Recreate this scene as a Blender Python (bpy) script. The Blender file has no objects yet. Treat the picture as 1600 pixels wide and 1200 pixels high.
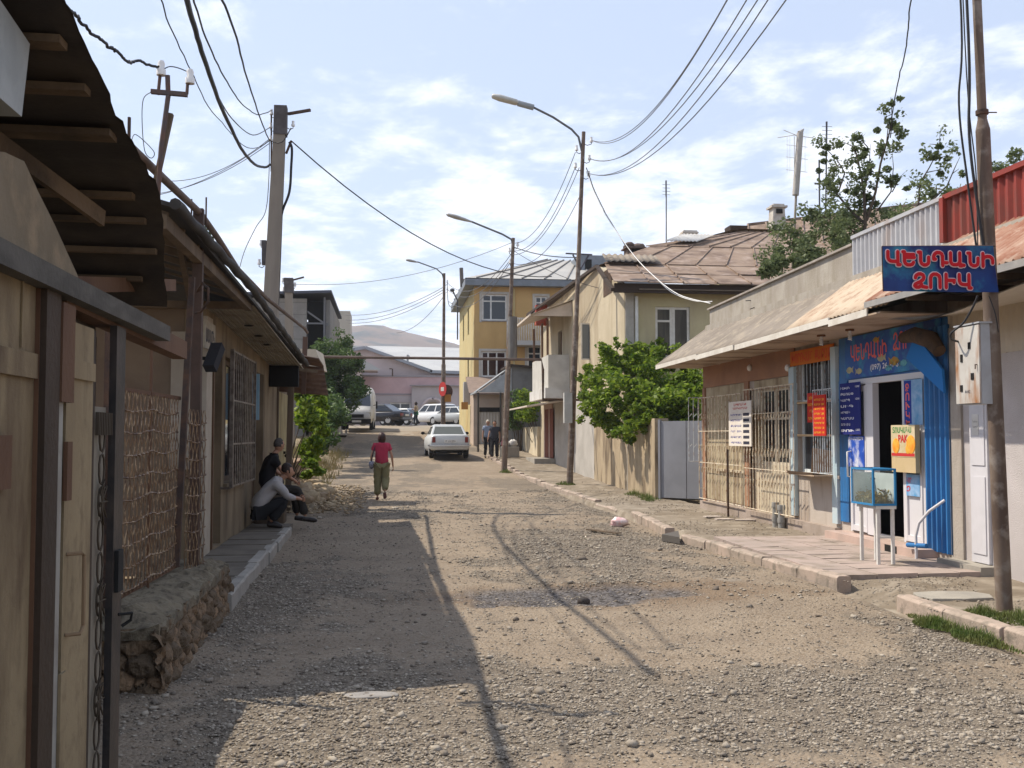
import bpy, bmesh, math, random
import numpy as np
from mathutils import Vector, Matrix, noise
random.seed(7)
S = bpy.context.scene
COL = S.collection
# ---------------------------------------------------------------- camera
FPX, YAW, PIT = 1640.0, math.atan(195/1640), math.atan(80/1640)
CAMP = Vector((0, 0, 1.62))
fw = Vector((math.sin(YAW)*math.cos(PIT), math.cos(YAW)*math.cos(PIT), math.sin(PIT)))
rt = Vector((math.cos(YAW), -math.sin(YAW), 0))
up = rt.cross(fw)
cd = bpy.data.cameras.new('camera'); cam = bpy.data.objects.new('camera', cd); COL.objects.link(cam)
cd.sensor_width = 36; cd.lens = 36*FPX/1600; cd.clip_end = 6000; cd.clip_start = 0.05
cam.matrix_world = Matrix(((rt.x, up.x, -fw.x, 0), (rt.y, up.y, -fw.y, 0), (rt.z, up.z, -fw.z, 1.62), (0, 0, 0, 1)))
S.camera = cam
def P(px, py, x=None, y=None, z=None):
    d = fw + rt*((px-800)/FPX) + up*((600-py)/FPX)
    t = (x/d.x) if x is not None else ((y/d.y) if y is not None else ((z-1.62)/d.z))
    return CAMP + d*t
# ---------------------------------------------------------------- world, sun, exposure
SUNV = Vector((-0.65, 0.35, 1.0)).normalized()
W = bpy.data.worlds.new('World'); S.world = W; W.use_nodes = True
nt = W.node_tree; nt.nodes.clear()
def wn(t, **k):
    n = nt.nodes.new(t)
    for a, b in k.items(): setattr(n, a, b)
    return n
sky = wn('ShaderNodeTexSky', sky_type='NISHITA', sun_disc=False)
sky.sun_elevation = math.asin(SUNV.z); sky.sun_rotation = math.atan2(SUNV.x, SUNV.y)
sky.altitude = 800; sky.air_density = 1.0; sky.dust_density = 2.2; sky.ozone_density = 1.0
tc = wn('ShaderNodeTexCoord'); sep = wn('ShaderNodeSeparateXYZ'); nt.links.new(tc.outputs['Generated'], sep.inputs[0])
mz = wn('ShaderNodeMath', operation='MAXIMUM'); mz.inputs[1].default_value = 0.0; nt.links.new(sep.outputs['Z'], mz.inputs[0])
ad = wn('ShaderNodeMath', operation='ADD'); ad.inputs[1].default_value = 0.10; nt.links.new(mz.outputs[0], ad.inputs[0])
dx = wn('ShaderNodeMath', operation='DIVIDE'); dy = wn('ShaderNodeMath', operation='DIVIDE')
nt.links.new(sep.outputs['X'], dx.inputs[0]); nt.links.new(ad.outputs[0], dx.inputs[1])
nt.links.new(sep.outputs['Y'], dy.inputs[0]); nt.links.new(ad.outputs[0], dy.inputs[1])
cb = wn('ShaderNodeCombineXYZ'); nt.links.new(dx.outputs[0], cb.inputs[0]); nt.links.new(dy.outputs[0], cb.inputs[1])
mp = wn('ShaderNodeMapping'); mp.inputs['Location'].default_value = (3.1, 0.6, 0); mp.inputs['Scale'].default_value = (1.0, 0.8, 1)
nt.links.new(cb.outputs[0], mp.inputs[0])
def wnoise(scale, detail, rough, dist=0.0):
    n = wn('ShaderNodeTexNoise'); n.inputs['Scale'].default_value = scale; n.inputs['Detail'].default_value = detail
    n.inputs['Roughness'].default_value = rough; n.inputs['Distortion'].default_value = dist
    nt.links.new(mp.outputs[0], n.inputs['Vector']); return n
def wmap(src, a, b, c=0.0, d=1.0):
    n = wn('ShaderNodeMapRange', interpolation_type='SMOOTHSTEP')
    n.inputs[1].default_value = a; n.inputs[2].default_value = b; n.inputs[3].default_value = c; n.inputs[4].default_value = d
    nt.links.new(src, n.inputs[0]); return n
def wmath(op, a, b):
    n = wn('ShaderNodeMath', operation=op)
    for i, v in enumerate((a, b)):
        if isinstance(v, float): n.inputs[i].default_value = v
        else: nt.links.new(v, n.inputs[i])
    return n.outputs[0]
n1 = wnoise(3.4, 9, 0.62, 0.2); n2 = wnoise(0.55, 3, 0.5); n3 = wnoise(7.5, 6, 0.6)
cl = wmath('ADD', wmath('MULTIPLY', n1.outputs[0], 0.62), wmath('MULTIPLY', n2.outputs[0], 0.30))
cl = wmath('ADD', cl, wmath('MULTIPLY', n3.outputs[0], 0.10))
# more cloud towards the horizon, clear overhead
lift = wmap(sep.outputs['Z'], 0.05, 0.45, 0.075, -0.03)
cl = wmath('ADD', cl, lift.outputs[0])
cover = wmap(cl, 0.50, 0.69, 0.0, 0.80)
skm = wn('ShaderNodeMix', data_type='RGBA'); skm.inputs['Factor'].default_value = 0.62
nt.links.new(sky.outputs[0], skm.inputs['A']); skm.inputs['B'].default_value = (5.7, 6.6, 8.4, 1)
mix = wn('ShaderNodeMix', data_type='RGBA'); nt.links.new(cover.outputs[0], mix.inputs['Factor'])
nt.links.new(skm.outputs['Result'], mix.inputs['A']); mix.inputs['B'].default_value = (9.6, 9.7, 10.1, 1)
bg = wn('ShaderNodeBackground'); bg.inputs['Strength'].default_value = 0.125
nt.links.new(mix.outputs['Result'], bg.inputs['Color'])
wo = wn('ShaderNodeOutputWorld'); nt.links.new(bg.outputs[0], wo.inputs['Surface'])
sl = bpy.data.lights.new('sun', 'SUN'); sl.energy = 5.0; sl.angle = math.radians(0.55); sl.color = (1.0, 0.91, 0.77)
so = bpy.data.objects.new('sun', sl); COL.objects.link(so); so.rotation_euler = SUNV.to_track_quat('Z', 'Y').to_euler(); so.location = (-20, 10, 40)
S.view_settings.view_transform = 'Standard'; S.view_settings.look = 'None'; S.view_settings.exposure = 0.22; S.view_settings.gamma = 1
S.render.engine = 'CYCLES'; S.cycles.max_bounces = 6; S.cycles.diffuse_bounces = 4; S.cycles.use_denoising = True
S.cycles.transparent_max_bounces = 8; S.cycles.caustics_reflective = False; S.cycles.caustics_refractive = False
# ---------------------------------------------------------------- materials
MATS = {}
def mat(name, c1, c2=None, scale=3.0, rough=0.85, bump=0.0, bscale=40.0, metal=0.0, dirt=None, dscale=1.2, dth=(0.52, 0.68), stretch=1.0, c3=None, c3scale=18.0, spec=0.3, coords='Object', transl=0.0, rand=None):
    """weathered surface: two-tone noise, third fine tone, dirt streaks stretched in z, noise bump"""
    if name in MATS: return MATS[name]
    m = bpy.data.materials.new(name); MATS[name] = m; m.use_nodes = True
    t = m.node_tree; N = t.nodes; Lk = t.links; b = N['Principled BSDF']; out = N['Material Output']
    b.inputs['Roughness'].default_value = rough; b.inputs['Metallic'].default_value = metal
    b.inputs['Specular IOR Level'].default_value = spec
    tcn = N.new('ShaderNodeTexCoord')
    def noi(s, det, st=1.0, dist=0.0):
        mpn = N.new('ShaderNodeMapping'); mpn.inputs['Scale'].default_value = (1, 1, 1.0/st)
        Lk.new(tcn.outputs[coords], mpn.inputs[0])
        n = N.new('ShaderNodeTexNoise'); n.inputs['Scale'].default_value = s; n.inputs['Detail'].default_value = det
        n.inputs['Roughness'].default_value = 0.6; n.inputs['Distortion'].default_value = dist
        Lk.new(mpn.outputs[0], n.inputs['Vector']); return n.outputs[0]
    def mr(src, a, b2):
        n = N.new('ShaderNodeMapRange'); n.inputs[1].default_value = a; n.inputs[2].default_value = b2; Lk.new(src, n.inputs[0]); return n.outputs[0]
    def mx(f, A, B):
        n = N.new('ShaderNodeMix'); n.data_type = 'RGBA'
        if isinstance(f, float): n.inputs['Factor'].default_value = f
        else: Lk.new(f, n.inputs['Factor'])
        for k, v in (('A', A), ('B', B)):
            if isinstance(v, tuple): n.inputs[k].default_value = (*v, 1)
            else: Lk.new(v, n.inputs[k])
        return n.outputs['Result']
    cur = c1
    if c2 is not None: cur = mx(mr(noi(scale, 6, stretch, 0.4), 0.38, 0.62), cur, c2)
    if c3 is not None: cur = mx(mr(noi(c3scale, 5), 0.5, 0.66), cur, c3)
    if dirt is not None: cur = mx(mr(noi(dscale, 7, 4.0), *dth), cur, dirt)
    if rand is not None:
        at = N.new('ShaderNodeAttribute'); at.attribute_name = 'rnd'
        cur = mx(at.outputs['Fac'], cur if not isinstance(cur, tuple) else cur, rand)
    if isinstance(cur, tuple): b.inputs['Base Color'].default_value = (*cur, 1)
    else: Lk.new(cur, b.inputs['Base Color'])
    if bump > 0:
        bp = N.new('ShaderNodeBump'); bp.inputs['Strength'].default_value = min(1.0, bump); bp.inputs['Distance'].default_value = 0.02
        Lk.new(noi(bscale, 8), bp.inputs['Height']); Lk.new(bp.outputs[0], b.inputs['Normal'])
    if transl > 0:
        tr = N.new('ShaderNodeBsdfTranslucent'); ms = N.new('ShaderNodeMixShader'); ms.inputs[0].default_value = transl
        if isinstance(cur, tuple): tr.inputs['Color'].default_value = (*cur, 1)
        else: Lk.new(cur, tr.inputs['Color'])
        Lk.new(b.outputs[0], ms.inputs[1]); Lk.new(tr.outputs[0], ms.inputs[2]); Lk.new(ms.outputs[0], out.inputs['Surface'])
    return m
def glassmat(name, col, rough=0.08, alpha=1.0):
    if name in MATS: return MATS[name]
    m = mat(name, col, rough=rough, spec=0.6)
    if alpha < 1: m.node_tree.nodes['Principled BSDF'].inputs['Alpha'].default_value = alpha
    return m
# ---------------------------------------------------------------- mesh builder
class MB:
    def __init__(s): s.v = []; s.f = []; s.m = []; s.sm = []
    def add(s, vs, fs, m=0, smooth=False):
        o = len(s.v); s.v += [tuple(v) for v in vs]
        for f in fs: s.f.append(tuple(o+i for i in f)); s.m.append(m); s.sm.append(smooth)
        return s
    def box(s, x0, x1, y0, y1, z0, z1, m=0):
        x0, x1 = min(x0, x1), max(x0, x1); y0, y1 = min(y0, y1), max(y0, y1); z0, z1 = min(z0, z1), max(z0, z1)
        return s.add([(x0,y0,z0),(x1,y0,z0),(x1,y1,z0),(x0,y1,z0),(x0,y0,z1),(x1,y0,z1),(x1,y1,z1),(x0,y1,z1)],
                     [(0,3,2,1),(4,5,6,7),(0,1,5,4),(1,2,6,5),(2,3,7,6),(3,0,4,7)], m)
    def hexa(s, pts, m=0):  # bottom 4 then top 4
        return s.add(pts, [(0,3,2,1),(4,5,6,7),(0,1,5,4),(1,2,6,5),(2,3,7,6),(3,0,4,7)], m)
    def beam(s, p, q, w, h=None, m=0, upv=(0,0,1)):
        p = Vector(p); q = Vector(q); h = w if h is None else h; d = (q-p).normalized(); u = Vector(upv)
        if abs(d.dot(u)) > 0.95: u = Vector((0, 1, 0))
        r = d.cross(u).normalized()*w/2; t = r.normalized().cross(d).normalized()*h/2
        return s.hexa([p-r-t, p+r-t, q+r-t, q-r-t, p-r+t, p+r+t, q+r+t, q-r+t], m)
    def rock(s, c, r, sd, seg=12, rings=9, m=0, am=.30, pw_=.62):
        o3 = Vector((sd*1.7, sd*.9, sd*.3))
        def fn(a, d):
            q = Vector([math.copysign(abs(t)**pw_, t) for t in d]); q = Vector((q.x*r[0], q.y*r[1], q.z*r[2]))
            return q*(1+am*noise.noise(d*1.4+o3)+.12*noise.noise(d*4+o3))
        return s.ell(c, r, seg, rings, m, fn)
    def tube(s, pts, r, n=8, m=0, smooth=True, caps=True):
        pts = [Vector(p) for p in pts]; R = r if isinstance(r, (list, tuple)) else [r]*len(pts)
        vs = []; fs = []; ref = None
        for i, p in enumerate(pts):
            d = (pts[min(i+1, len(pts)-1)]-pts[max(i-1, 0)])
            d = d.normalized() if d.length > 1e-9 else Vector((0, 0, 1))
            if ref is None: ref = Vector((1, 0, 0)) if abs(d.x) < 0.8 else Vector((0, 1, 0))
            a = d.cross(ref).normalized(); b = d.cross(a).normalized(); ref = b.cross(d).normalized()*-1 if False else ref
            for k in range(n):
                t = 2*math.pi*k/n; vs.append(p+a*math.cos(t)*R[i]+b*math.sin(t)*R[i])
        for i in range(len(pts)-1):
            for k in range(n):
                k2 = (k+1) % n; fs.append((i*n+k, i*n+k2, (i+1)*n+k2, (i+1)*n+k))
        s.add(vs, fs, m, smooth)
        if caps:
            s.add(vs[:n], [tuple(range(n))], m); s.add(vs[-n:], [tuple(range(n))[::-1]], m)
        return s
    def quad(s, a, b, c, d, m=0): return s.add([a, b, c, d], [(0, 1, 2, 3)], m)
    def prism(s, pts, vec, m=0):
        n = len(pts); vec = Vector(vec); a = [Vector(p) for p in pts]; b = [p+vec for p in a]
        return s.add(a+b, [tuple(range(n))[::-1], tuple(range(n, 2*n))]+[(i, (i+1) % n, n+(i+1) % n, n+i) for i in range(n)], m)
    def ell(s, c, r, seg=12, rings=8, m=0, fn=None):
        vs = []; fs = []; c = Vector(c); r = Vector(r) if not isinstance(r, (int, float)) else Vector((r, r, r))
        for i in range(rings+1):
            ph = math.pi*i/rings
            for k in range(seg):
                th = 2*math.pi*k/seg; d = Vector((math.sin(ph)*math.cos(th), math.sin(ph)*math.sin(th), math.cos(ph)))
                q = Vector((d.x*r.x, d.y*r.y, d.z*r.z))
                if fn: q = fn(q, d)
                vs.append(c+q)
        for i in range(rings):
            for k in range(seg):
                k2 = (k+1) % seg; fs.append((i*seg+k, (i+1)*seg+k, (i+1)*seg+k2, i*seg+k2))
        return s.add(vs, fs, m, True)
    def sheet(s, o, u, v, n, amp, m=0, thick=0.006, nv=1, jag=0.0, prof='sine', wob=0.0):
        """corrugated sheet: waves repeat along u (n of them), run along v"""
        o = Vector(o); u = Vector(u); v = Vector(v); nn = u.cross(v).normalized(); k = 4 if prof == 'sine' else 4
        prof_t = {'sine': [0, 1, 0, -1], 'box': [1, 1, -1, -1], 'rib': [1, -1, -1, -1]}[prof]
        cols = n*k+1; vs = []
        for j in range(nv+1):
            for i in range(cols):
                a = prof_t[i % k]*amp; t = i/(cols-1)
                if prof != 'sine' and i % k in (1, 3): t += 0.0
                q = o+u*t+v*(j/nv)+nn*(a + (noise.noise(Vector((t*3.1*u.length, j*1.7, o.y)))*wob if wob else 0))
                if j == 0 and jag: q = q - v.normalized()*jag*random.random()*(1 if (i//k) % 3 else 1.4)
                vs.append(q)
        vs2 = [q-nn*thick for q in vs]; L = len(vs); fs = []
        for j in range(nv):
            for i in range(cols-1):
                a = j*cols+i; fs.append((a, a+1, a+1+cols, a+cols)); fs.append((L+a, L+a+cols, L+a+1+cols, L+a+1))
        for i in range(cols-1):
            fs.append((i, L+i, L+i+1, i+1)); b = nv*cols+i; fs.append((b, b+1, L+b+1, L+b))
        return s.add(vs+vs2, fs, m, prof == 'sine')
    def build(s, name, mats, parent=None, label=None, bevel=0.0, smooth=False, kind=None, subsurf=0):
        me = bpy.data.meshes.new(name); me.from_pydata([tuple(v) for v in s.v], [], s.f)
        if not isinstance(mats, (list, tuple)): mats = [mats]
        for m in mats: me.materials.append(m)
        me.polygons.foreach_set('material_index', s.m)
        me.polygons.foreach_set('use_smooth', [True]*len(s.f) if smooth else s.sm)
        me.update()
        o = bpy.data.objects.new(name, me); COL.objects.link(o)
        if parent is not None: o.parent = parent; 
        if label: o['label'] = label
        if kind: o['kind'] = kind
        if bevel:
            b = o.modifiers.new('bevel', 'BEVEL'); b.width = bevel; b.segments = 2; b.limit_method = 'ANGLE'
        if subsurf:
            b = o.modifiers.new('sub', 'SUBSURF'); b.levels = subsurf; b.render_levels = subsurf
        return o
def thing(name, label, cat, group=None):
    o = bpy.data.objects.new(name, None); COL.objects.link(o); o.empty_display_size = 0.2
    o['label'] = label; o['category'] = cat
    if group: o['group'] = group
    return o
def base(root, loc):
    """root Empty moves to its thing's base, parts (modelled in place) stay"""
    loc = Vector(loc); root.location = loc
    for c in root.children: c.matrix_parent_inverse = Matrix.Translation(-loc)
    return root
def tag(o, label, cat, group=None):
    o['label'] = label; o['category'] = cat
    if group: o['group'] = group
    return o
def copy_tree(o, parent=None):
    c = o.copy(); COL.objects.link(c)
    if parent is not None: c.parent = parent
    for ch in list(o.children): copy_tree(ch, c)
    return c
def text_geo(st, bold=0.0, extrude=0.0):
    cu = bpy.data.curves.new('t', 'FONT'); cu.body = st; cu.size = 1; cu.offset = bold; cu.extrude = extrude; cu.resolution_u = 3
    ob = bpy.data.objects.new('t', cu); COL.objects.link(ob)
    dg = bpy.context.evaluated_depsgraph_get(); me = bpy.data.meshes.new_from_object(ob.evaluated_get(dg))
    vs = [v.co.copy() for v in me.vertices]; fs = [tuple(p.vertices) for p in me.polygons]
    bpy.data.objects.remove(ob); bpy.data.curves.remove(cu); bpy.data.meshes.remove(me)
    return vs, fs
def put_text(mb, st, o, u, v, w, h, m=0, bold=0.0, ext=0.0, depth=0.0, ref=None):
    """lettering st laid in the box o + [0..w]u + [0..h]v, lifted by depth along u x v"""
    vs, fs = text_geo(st, bold, ext)
    if not vs: return
    R_ = ref if ref else text_geo(st)[0]
    x0 = min(a.x for a in R_); x1 = max(a.x for a in R_); y0 = min(a.y for a in R_); y1 = max(a.y for a in R_)
    o = Vector(o); u = Vector(u).normalized(); v = Vector(v).normalized(); n = u.cross(v)
    mb.add([o+u*((a.x-x0)/(x1-x0)*w)+v*((a.y-y0)/(y1-y0)*h)+n*(depth+a.z*min(w/(x1-x0), h/(y1-y0))) for a in vs], fs, m)
GLY = {
 'Կ': (.80, [[(0, 1), (0, .52), (.06, .36), (.18, .27), (.36, .25), (.66, .25)], [(.66, 1), (.66, 0)], [(.66, .0), (.80, .0)]]),
 'Ե': (.80, [[(-.02, 1), (.08, 1), (.08, .26), (.14, .10), (.28, 0), (.48, 0), (.62, .06), (.68, .20)], [(.08, .58), (.74, .58)], [(.10, .80), (.70, .80)]]),
 'Ն': (.80, [[(0, 1), (.14, 1), (.14, .30), (.20, .12), (.34, .02), (.50, .02), (.64, .12), (.68, .30), (.68, .62)]]),
 'Դ': (.92, [[(0, .48), (.0, .72), (.08, .90), (.22, 1), (.40, 1), (.54, .90), (.60, .72), (.60, 0)], [(.60, .22), (.90, .22)], [(0, .48), (.12, .48)]]),
 'Ա': (.95, [[(0, 1), (0, .34), (.06, .16), (.18, .08), (.40, .08), (.54, .16), (.62, .34)], [(.62, 1), (.62, .0), (.74, 0)], [(.62, .10), (.90, .04)]]),
 'Ի': (.80, [[(0, 1), (0, 0)], [(0, .55), (.10, .70), (.28, .78), (.48, .76), (.62, .64), (.66, .48), (.66, .26)]]),
 'Ձ': (.90, [[(.10, .70), (.14, .86), (.28, .98), (.46, 1), (.62, .92), (.68, .76), (.62, .58), (.44, .42), (.24, .32), (.08, .22), (.04, .10), (.14, 0), (.32, 0), (.44, .10), (.50, .24)], [(.44, .10), (.66, .03), (.86, .0)]]),
 'Ո': (.78, [[(0, 0), (0, .70), (.06, .88), (.20, 1), (.42, 1), (.58, .88), (.64, .70), (.64, 0)]]),
 'Ւ': (.74, [[(.06, 1), (.06, 0)], [(.06, .55), (.62, .55)], [(.60, .55), (.60, .40)]])}
def put_glyphs(mb, st, o, u, v, w, h, th, depth=0.0, m=0):
    """stroke-built lettering: flat ribbons with round joints; each piece a hair above the last"""
    tot = sum(GLY[c][0] for c in st)+.22*(len(st)-1)-.1; x = .0; o = Vector(o); u = Vector(u).normalized(); v = Vector(v).normalized(); n = u.cross(v); i = 0
    th *= 1.0
    for c in st:
        adv, strokes = GLY[c]
        for sk in strokes:
            P_ = [o+u*((x+a)/tot*(w-th)+th/2)+v*(b*(h-th)+th/2) for a, b in sk]
            for a, b in zip(P_[:-1], P_[1:]):
                d = (b-a).normalized(); s_ = n.cross(d)*th/2; q = n*(depth+i*.00004); i += 1
                mb.add([a-s_+q, b-s_+q, b+s_+q, a+s_+q], [(0, 1, 2, 3)], m)
            for a in P_:
                q = n*(depth+i*.00004); i += 1
                mb.add([a+q+u*math.cos(t*6.283/10)*th/2+v*math.sin(t*6.283/10)*th/2 for t in range(10)], [tuple(range(10))], m)
        x += adv+.22
class Face:
    """a wall plane: s along u, d outward along n, z up"""
    def __init__(s, o, u, n): s.o = Vector((*o, 0)); s.u = Vector((*u, 0)).normalized(); s.n = Vector((*n, 0)).normalized()
    def p(s, a, d, z): q = s.o+s.u*a+s.n*d; return Vector((q.x, q.y, z))
    def box(s, mb, s0, s1, d0, d1, z0, z1, m=0):
        pts = [s.p(a, d, z) for z in (z0, z1) for a, d in ((s0, d0), (s1, d0), (s1, d1), (s0, d1))]
        return mb.hexa(pts, m)
    def wall(s, mb, s0, s1, z0, z1, holes, d0=-0.25, d1=0.0, m=0):
        """wall slab with real openings; holes = (s0,s1,z0,z1)"""
        xs = sorted({s0, s1, *[h[0] for h in holes], *[h[1] for h in holes]}); xs = [x for x in xs if s0 <= x <= s1]
        for a, b in zip(xs[:-1], xs[1:]):
            hs = sorted([(h[2], h[3]) for h in holes if h[0] <= a+1e-6 and h[1] >= b-1e-6]); z = z0
            for p, q in hs:
                if p > z+1e-6: s.box(mb, a, b, d0, d1, z, min(p, z1), m)
                z = max(z, q)
            if z < z1-1e-6: s.box(mb, a, b, d0, d1, z, z1, m)
    def window(s, root, s0, s1, z0, z1, fm, gm, cols=2, trans=0.0, rec=0.10, fw_=0.05, sill=None, name='window', label=None, ratio=None):
        f = MB(); a, b = s0, s1; e = 0.003
        s.box(f, a, a+fw_, -rec-0.05, -rec, z0, z1); s.box(f, b-fw_, b, -rec-0.05, -rec, z0, z1)
        s.box(f, a+fw_, b-fw_, -rec-0.05, -rec-e, z0, z0+fw_); s.box(f, a+fw_, b-fw_, -rec-0.05, -rec-e, z1-fw_, z1)
        rs = ratio or [k/cols for k in range(1, cols)]
        for t in rs:
            x = a+(b-a)*t; s.box(f, x-fw_*0.45, x+fw_*0.45, -rec-0.05, -rec+0.004, z0+fw_, z1-fw_)
        if trans:
            zt = z0+(z1-z0)*trans; s.box(f, a+fw_, b-fw_, -rec-0.05, -rec+0.008, zt-fw_*0.4, zt+fw_*0.4)
        o = f.build(name, fm, root, label)
        g = MB(); s.box(g, a+0.01, b-0.01, -rec-0.035, -rec-0.028, z0+0.01, z1-0.01); g.build('pane', gm, o)
        if sill is not None:
            k = MB(); s.box(k, a-0.05, b+0.05, -rec, 0.05, z0-0.05, z0-0.002); k.build('sill', sill, o)
        return o
YPTS = [(-400, -1.5), (-30, 0), (26, 0), (36, 0.17), (45, 0.55), (56, 1.1), (63, 1.8), (72, 2.3), (100, 2.58), (300, 3.0), (900, 6), (3000, 6)]
def gz(y):
    for (a, p), (b, q) in zip(YPTS[:-1], YPTS[1:]):
        if y <= b: t = (y-a)/(b-a); return p+(q-p)*t
    return YPTS[-1][1]
def Y6(px, x): return P(px, 640, x=x).y
# shared materials
M_ = dict(
 dark=mat('dark_interior', (0.012, 0.011, 0.010), rough=0.95),
 steel=mat('rusty_steel', (0.10, 0.055, 0.035), (0.05, 0.035, 0.03), 9, 0.8, 0.3, 60),
 greysteel=mat('galvanised_steel', (0.30, 0.31, 0.32), (0.22, 0.22, 0.22), 6, 0.6, 0.1, metal=0.4),
 pole=mat('weathered_pole_steel', (0.17, 0.125, 0.095), (0.09, 0.06, 0.045), 3.5, 0.75, 0.2, stretch=4, c3=(0.24, 0.20, 0.17), c3scale=6),
 concrete=mat('concrete', (0.36, 0.33, 0.28), (0.27, 0.25, 0.22), 2.2, 0.9, 0.35, 60, stretch=3),
 wire=mat('black_cable', (0.025, 0.025, 0.028), rough=0.6),
 wirel=mat('bare_wire', (0.10, 0.10, 0.11), rough=0.5),
 porc=mat('porcelain', (0.75, 0.73, 0.70), rough=0.3),
 white=mat('white_paint', (0.70, 0.69, 0.66), (0.58, 0.56, 0.52), 4, 0.6, 0.05),
 glass=glassmat('dark_glass', (0.018, 0.022, 0.028)),
 wood=mat('old_grey_wood', (0.16, 0.115, 0.075), (0.09, 0.065, 0.045), 2.5, 0.85, 0.4, 50, stretch=5),
 skin=mat('skin', (0.42, 0.23, 0.15), (0.36, 0.19, 0.12), 6, 0.6),
 rubber=mat('tyre_rubber', (0.02, 0.02, 0.02), rough=0.85),
)
# ================================================================ ground, road, pavement
def fbm(x, y, s, o=4): return noise.fractal(Vector((x*s, y*s, 3.7)), 0.7, 2.0, o)
def gravel_amount(x, y):
    """0 = trodden dirt, 1 = loose gravel"""
    v = 0.38+0.85*fbm(x+11, y*0.55, 0.42)+0.42*fbm(x, y, 1.9)
    v -= 0.55*math.exp(-((x-2.6)**2/2.2+(y-8.6)**2/1.9))          # pale trodden patch
    v += 0.45*math.exp(-((x-0.6)**2/3.0+(y-6.3)**2/1.6))
    v -= 0.35*math.exp(-((x+1.3)**2/0.25+(y-5.6)**2/2.0))
    return max(0.0, min(1.0, v))
PUD = P(890, 925, z=0)
def patch(x, y):
    r = ((x-PUD.x)/1.25)**2+((y-PUD.y)/0.62)**2
    return max(0.0, min(1.0, 1.35-r+0.55*fbm(x, y, 2.3)))
def stain(x, y):
    r = ((x-PUD.x-0.4)/2.5)**2+((y-PUD.y)/1.05)**2
    return max(0.0, min(1.0, 1.2-r+0.6*fbm(x+4, y, 1.3)))
def road_h(x, y):
    h = gz(y)+0.03*fbm(x, y, 0.55)+0.010*fbm(x, y, 3.1)
    h -= 0.05*patch(x, y)
    if y < 20: h += 0.006*fbm(x, y, 14)
    return h-0.02
def grid(name, xs, ys, hf, m, attrs=None, kind='structure'):
    nx, ny = len(xs), len(ys); vs = [(x, y, hf(x, y)) for y in ys for x in xs]
    fs = [(j*nx+i, j*nx+i+1, (j+1)*nx+i+1, (j+1)*nx+i) for j in range(ny-1) for i in range(nx-1)]
    me = bpy.data.meshes.new(name); me.from_pydata(vs, [], fs); me.materials.append(m)
    me.polygons.foreach_set('use_smooth', [True]*len(fs))
    for an, fn in (attrs or {}).items():
        a = me.attributes.new(an, 'FLOAT', 'POINT'); a.data.foreach_set('value', [fn(v[0], v[1]) for v in vs])
    o = bpy.data.objects.new(name, me); COL.objects.link(o); o['kind'] = kind; return o
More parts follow.
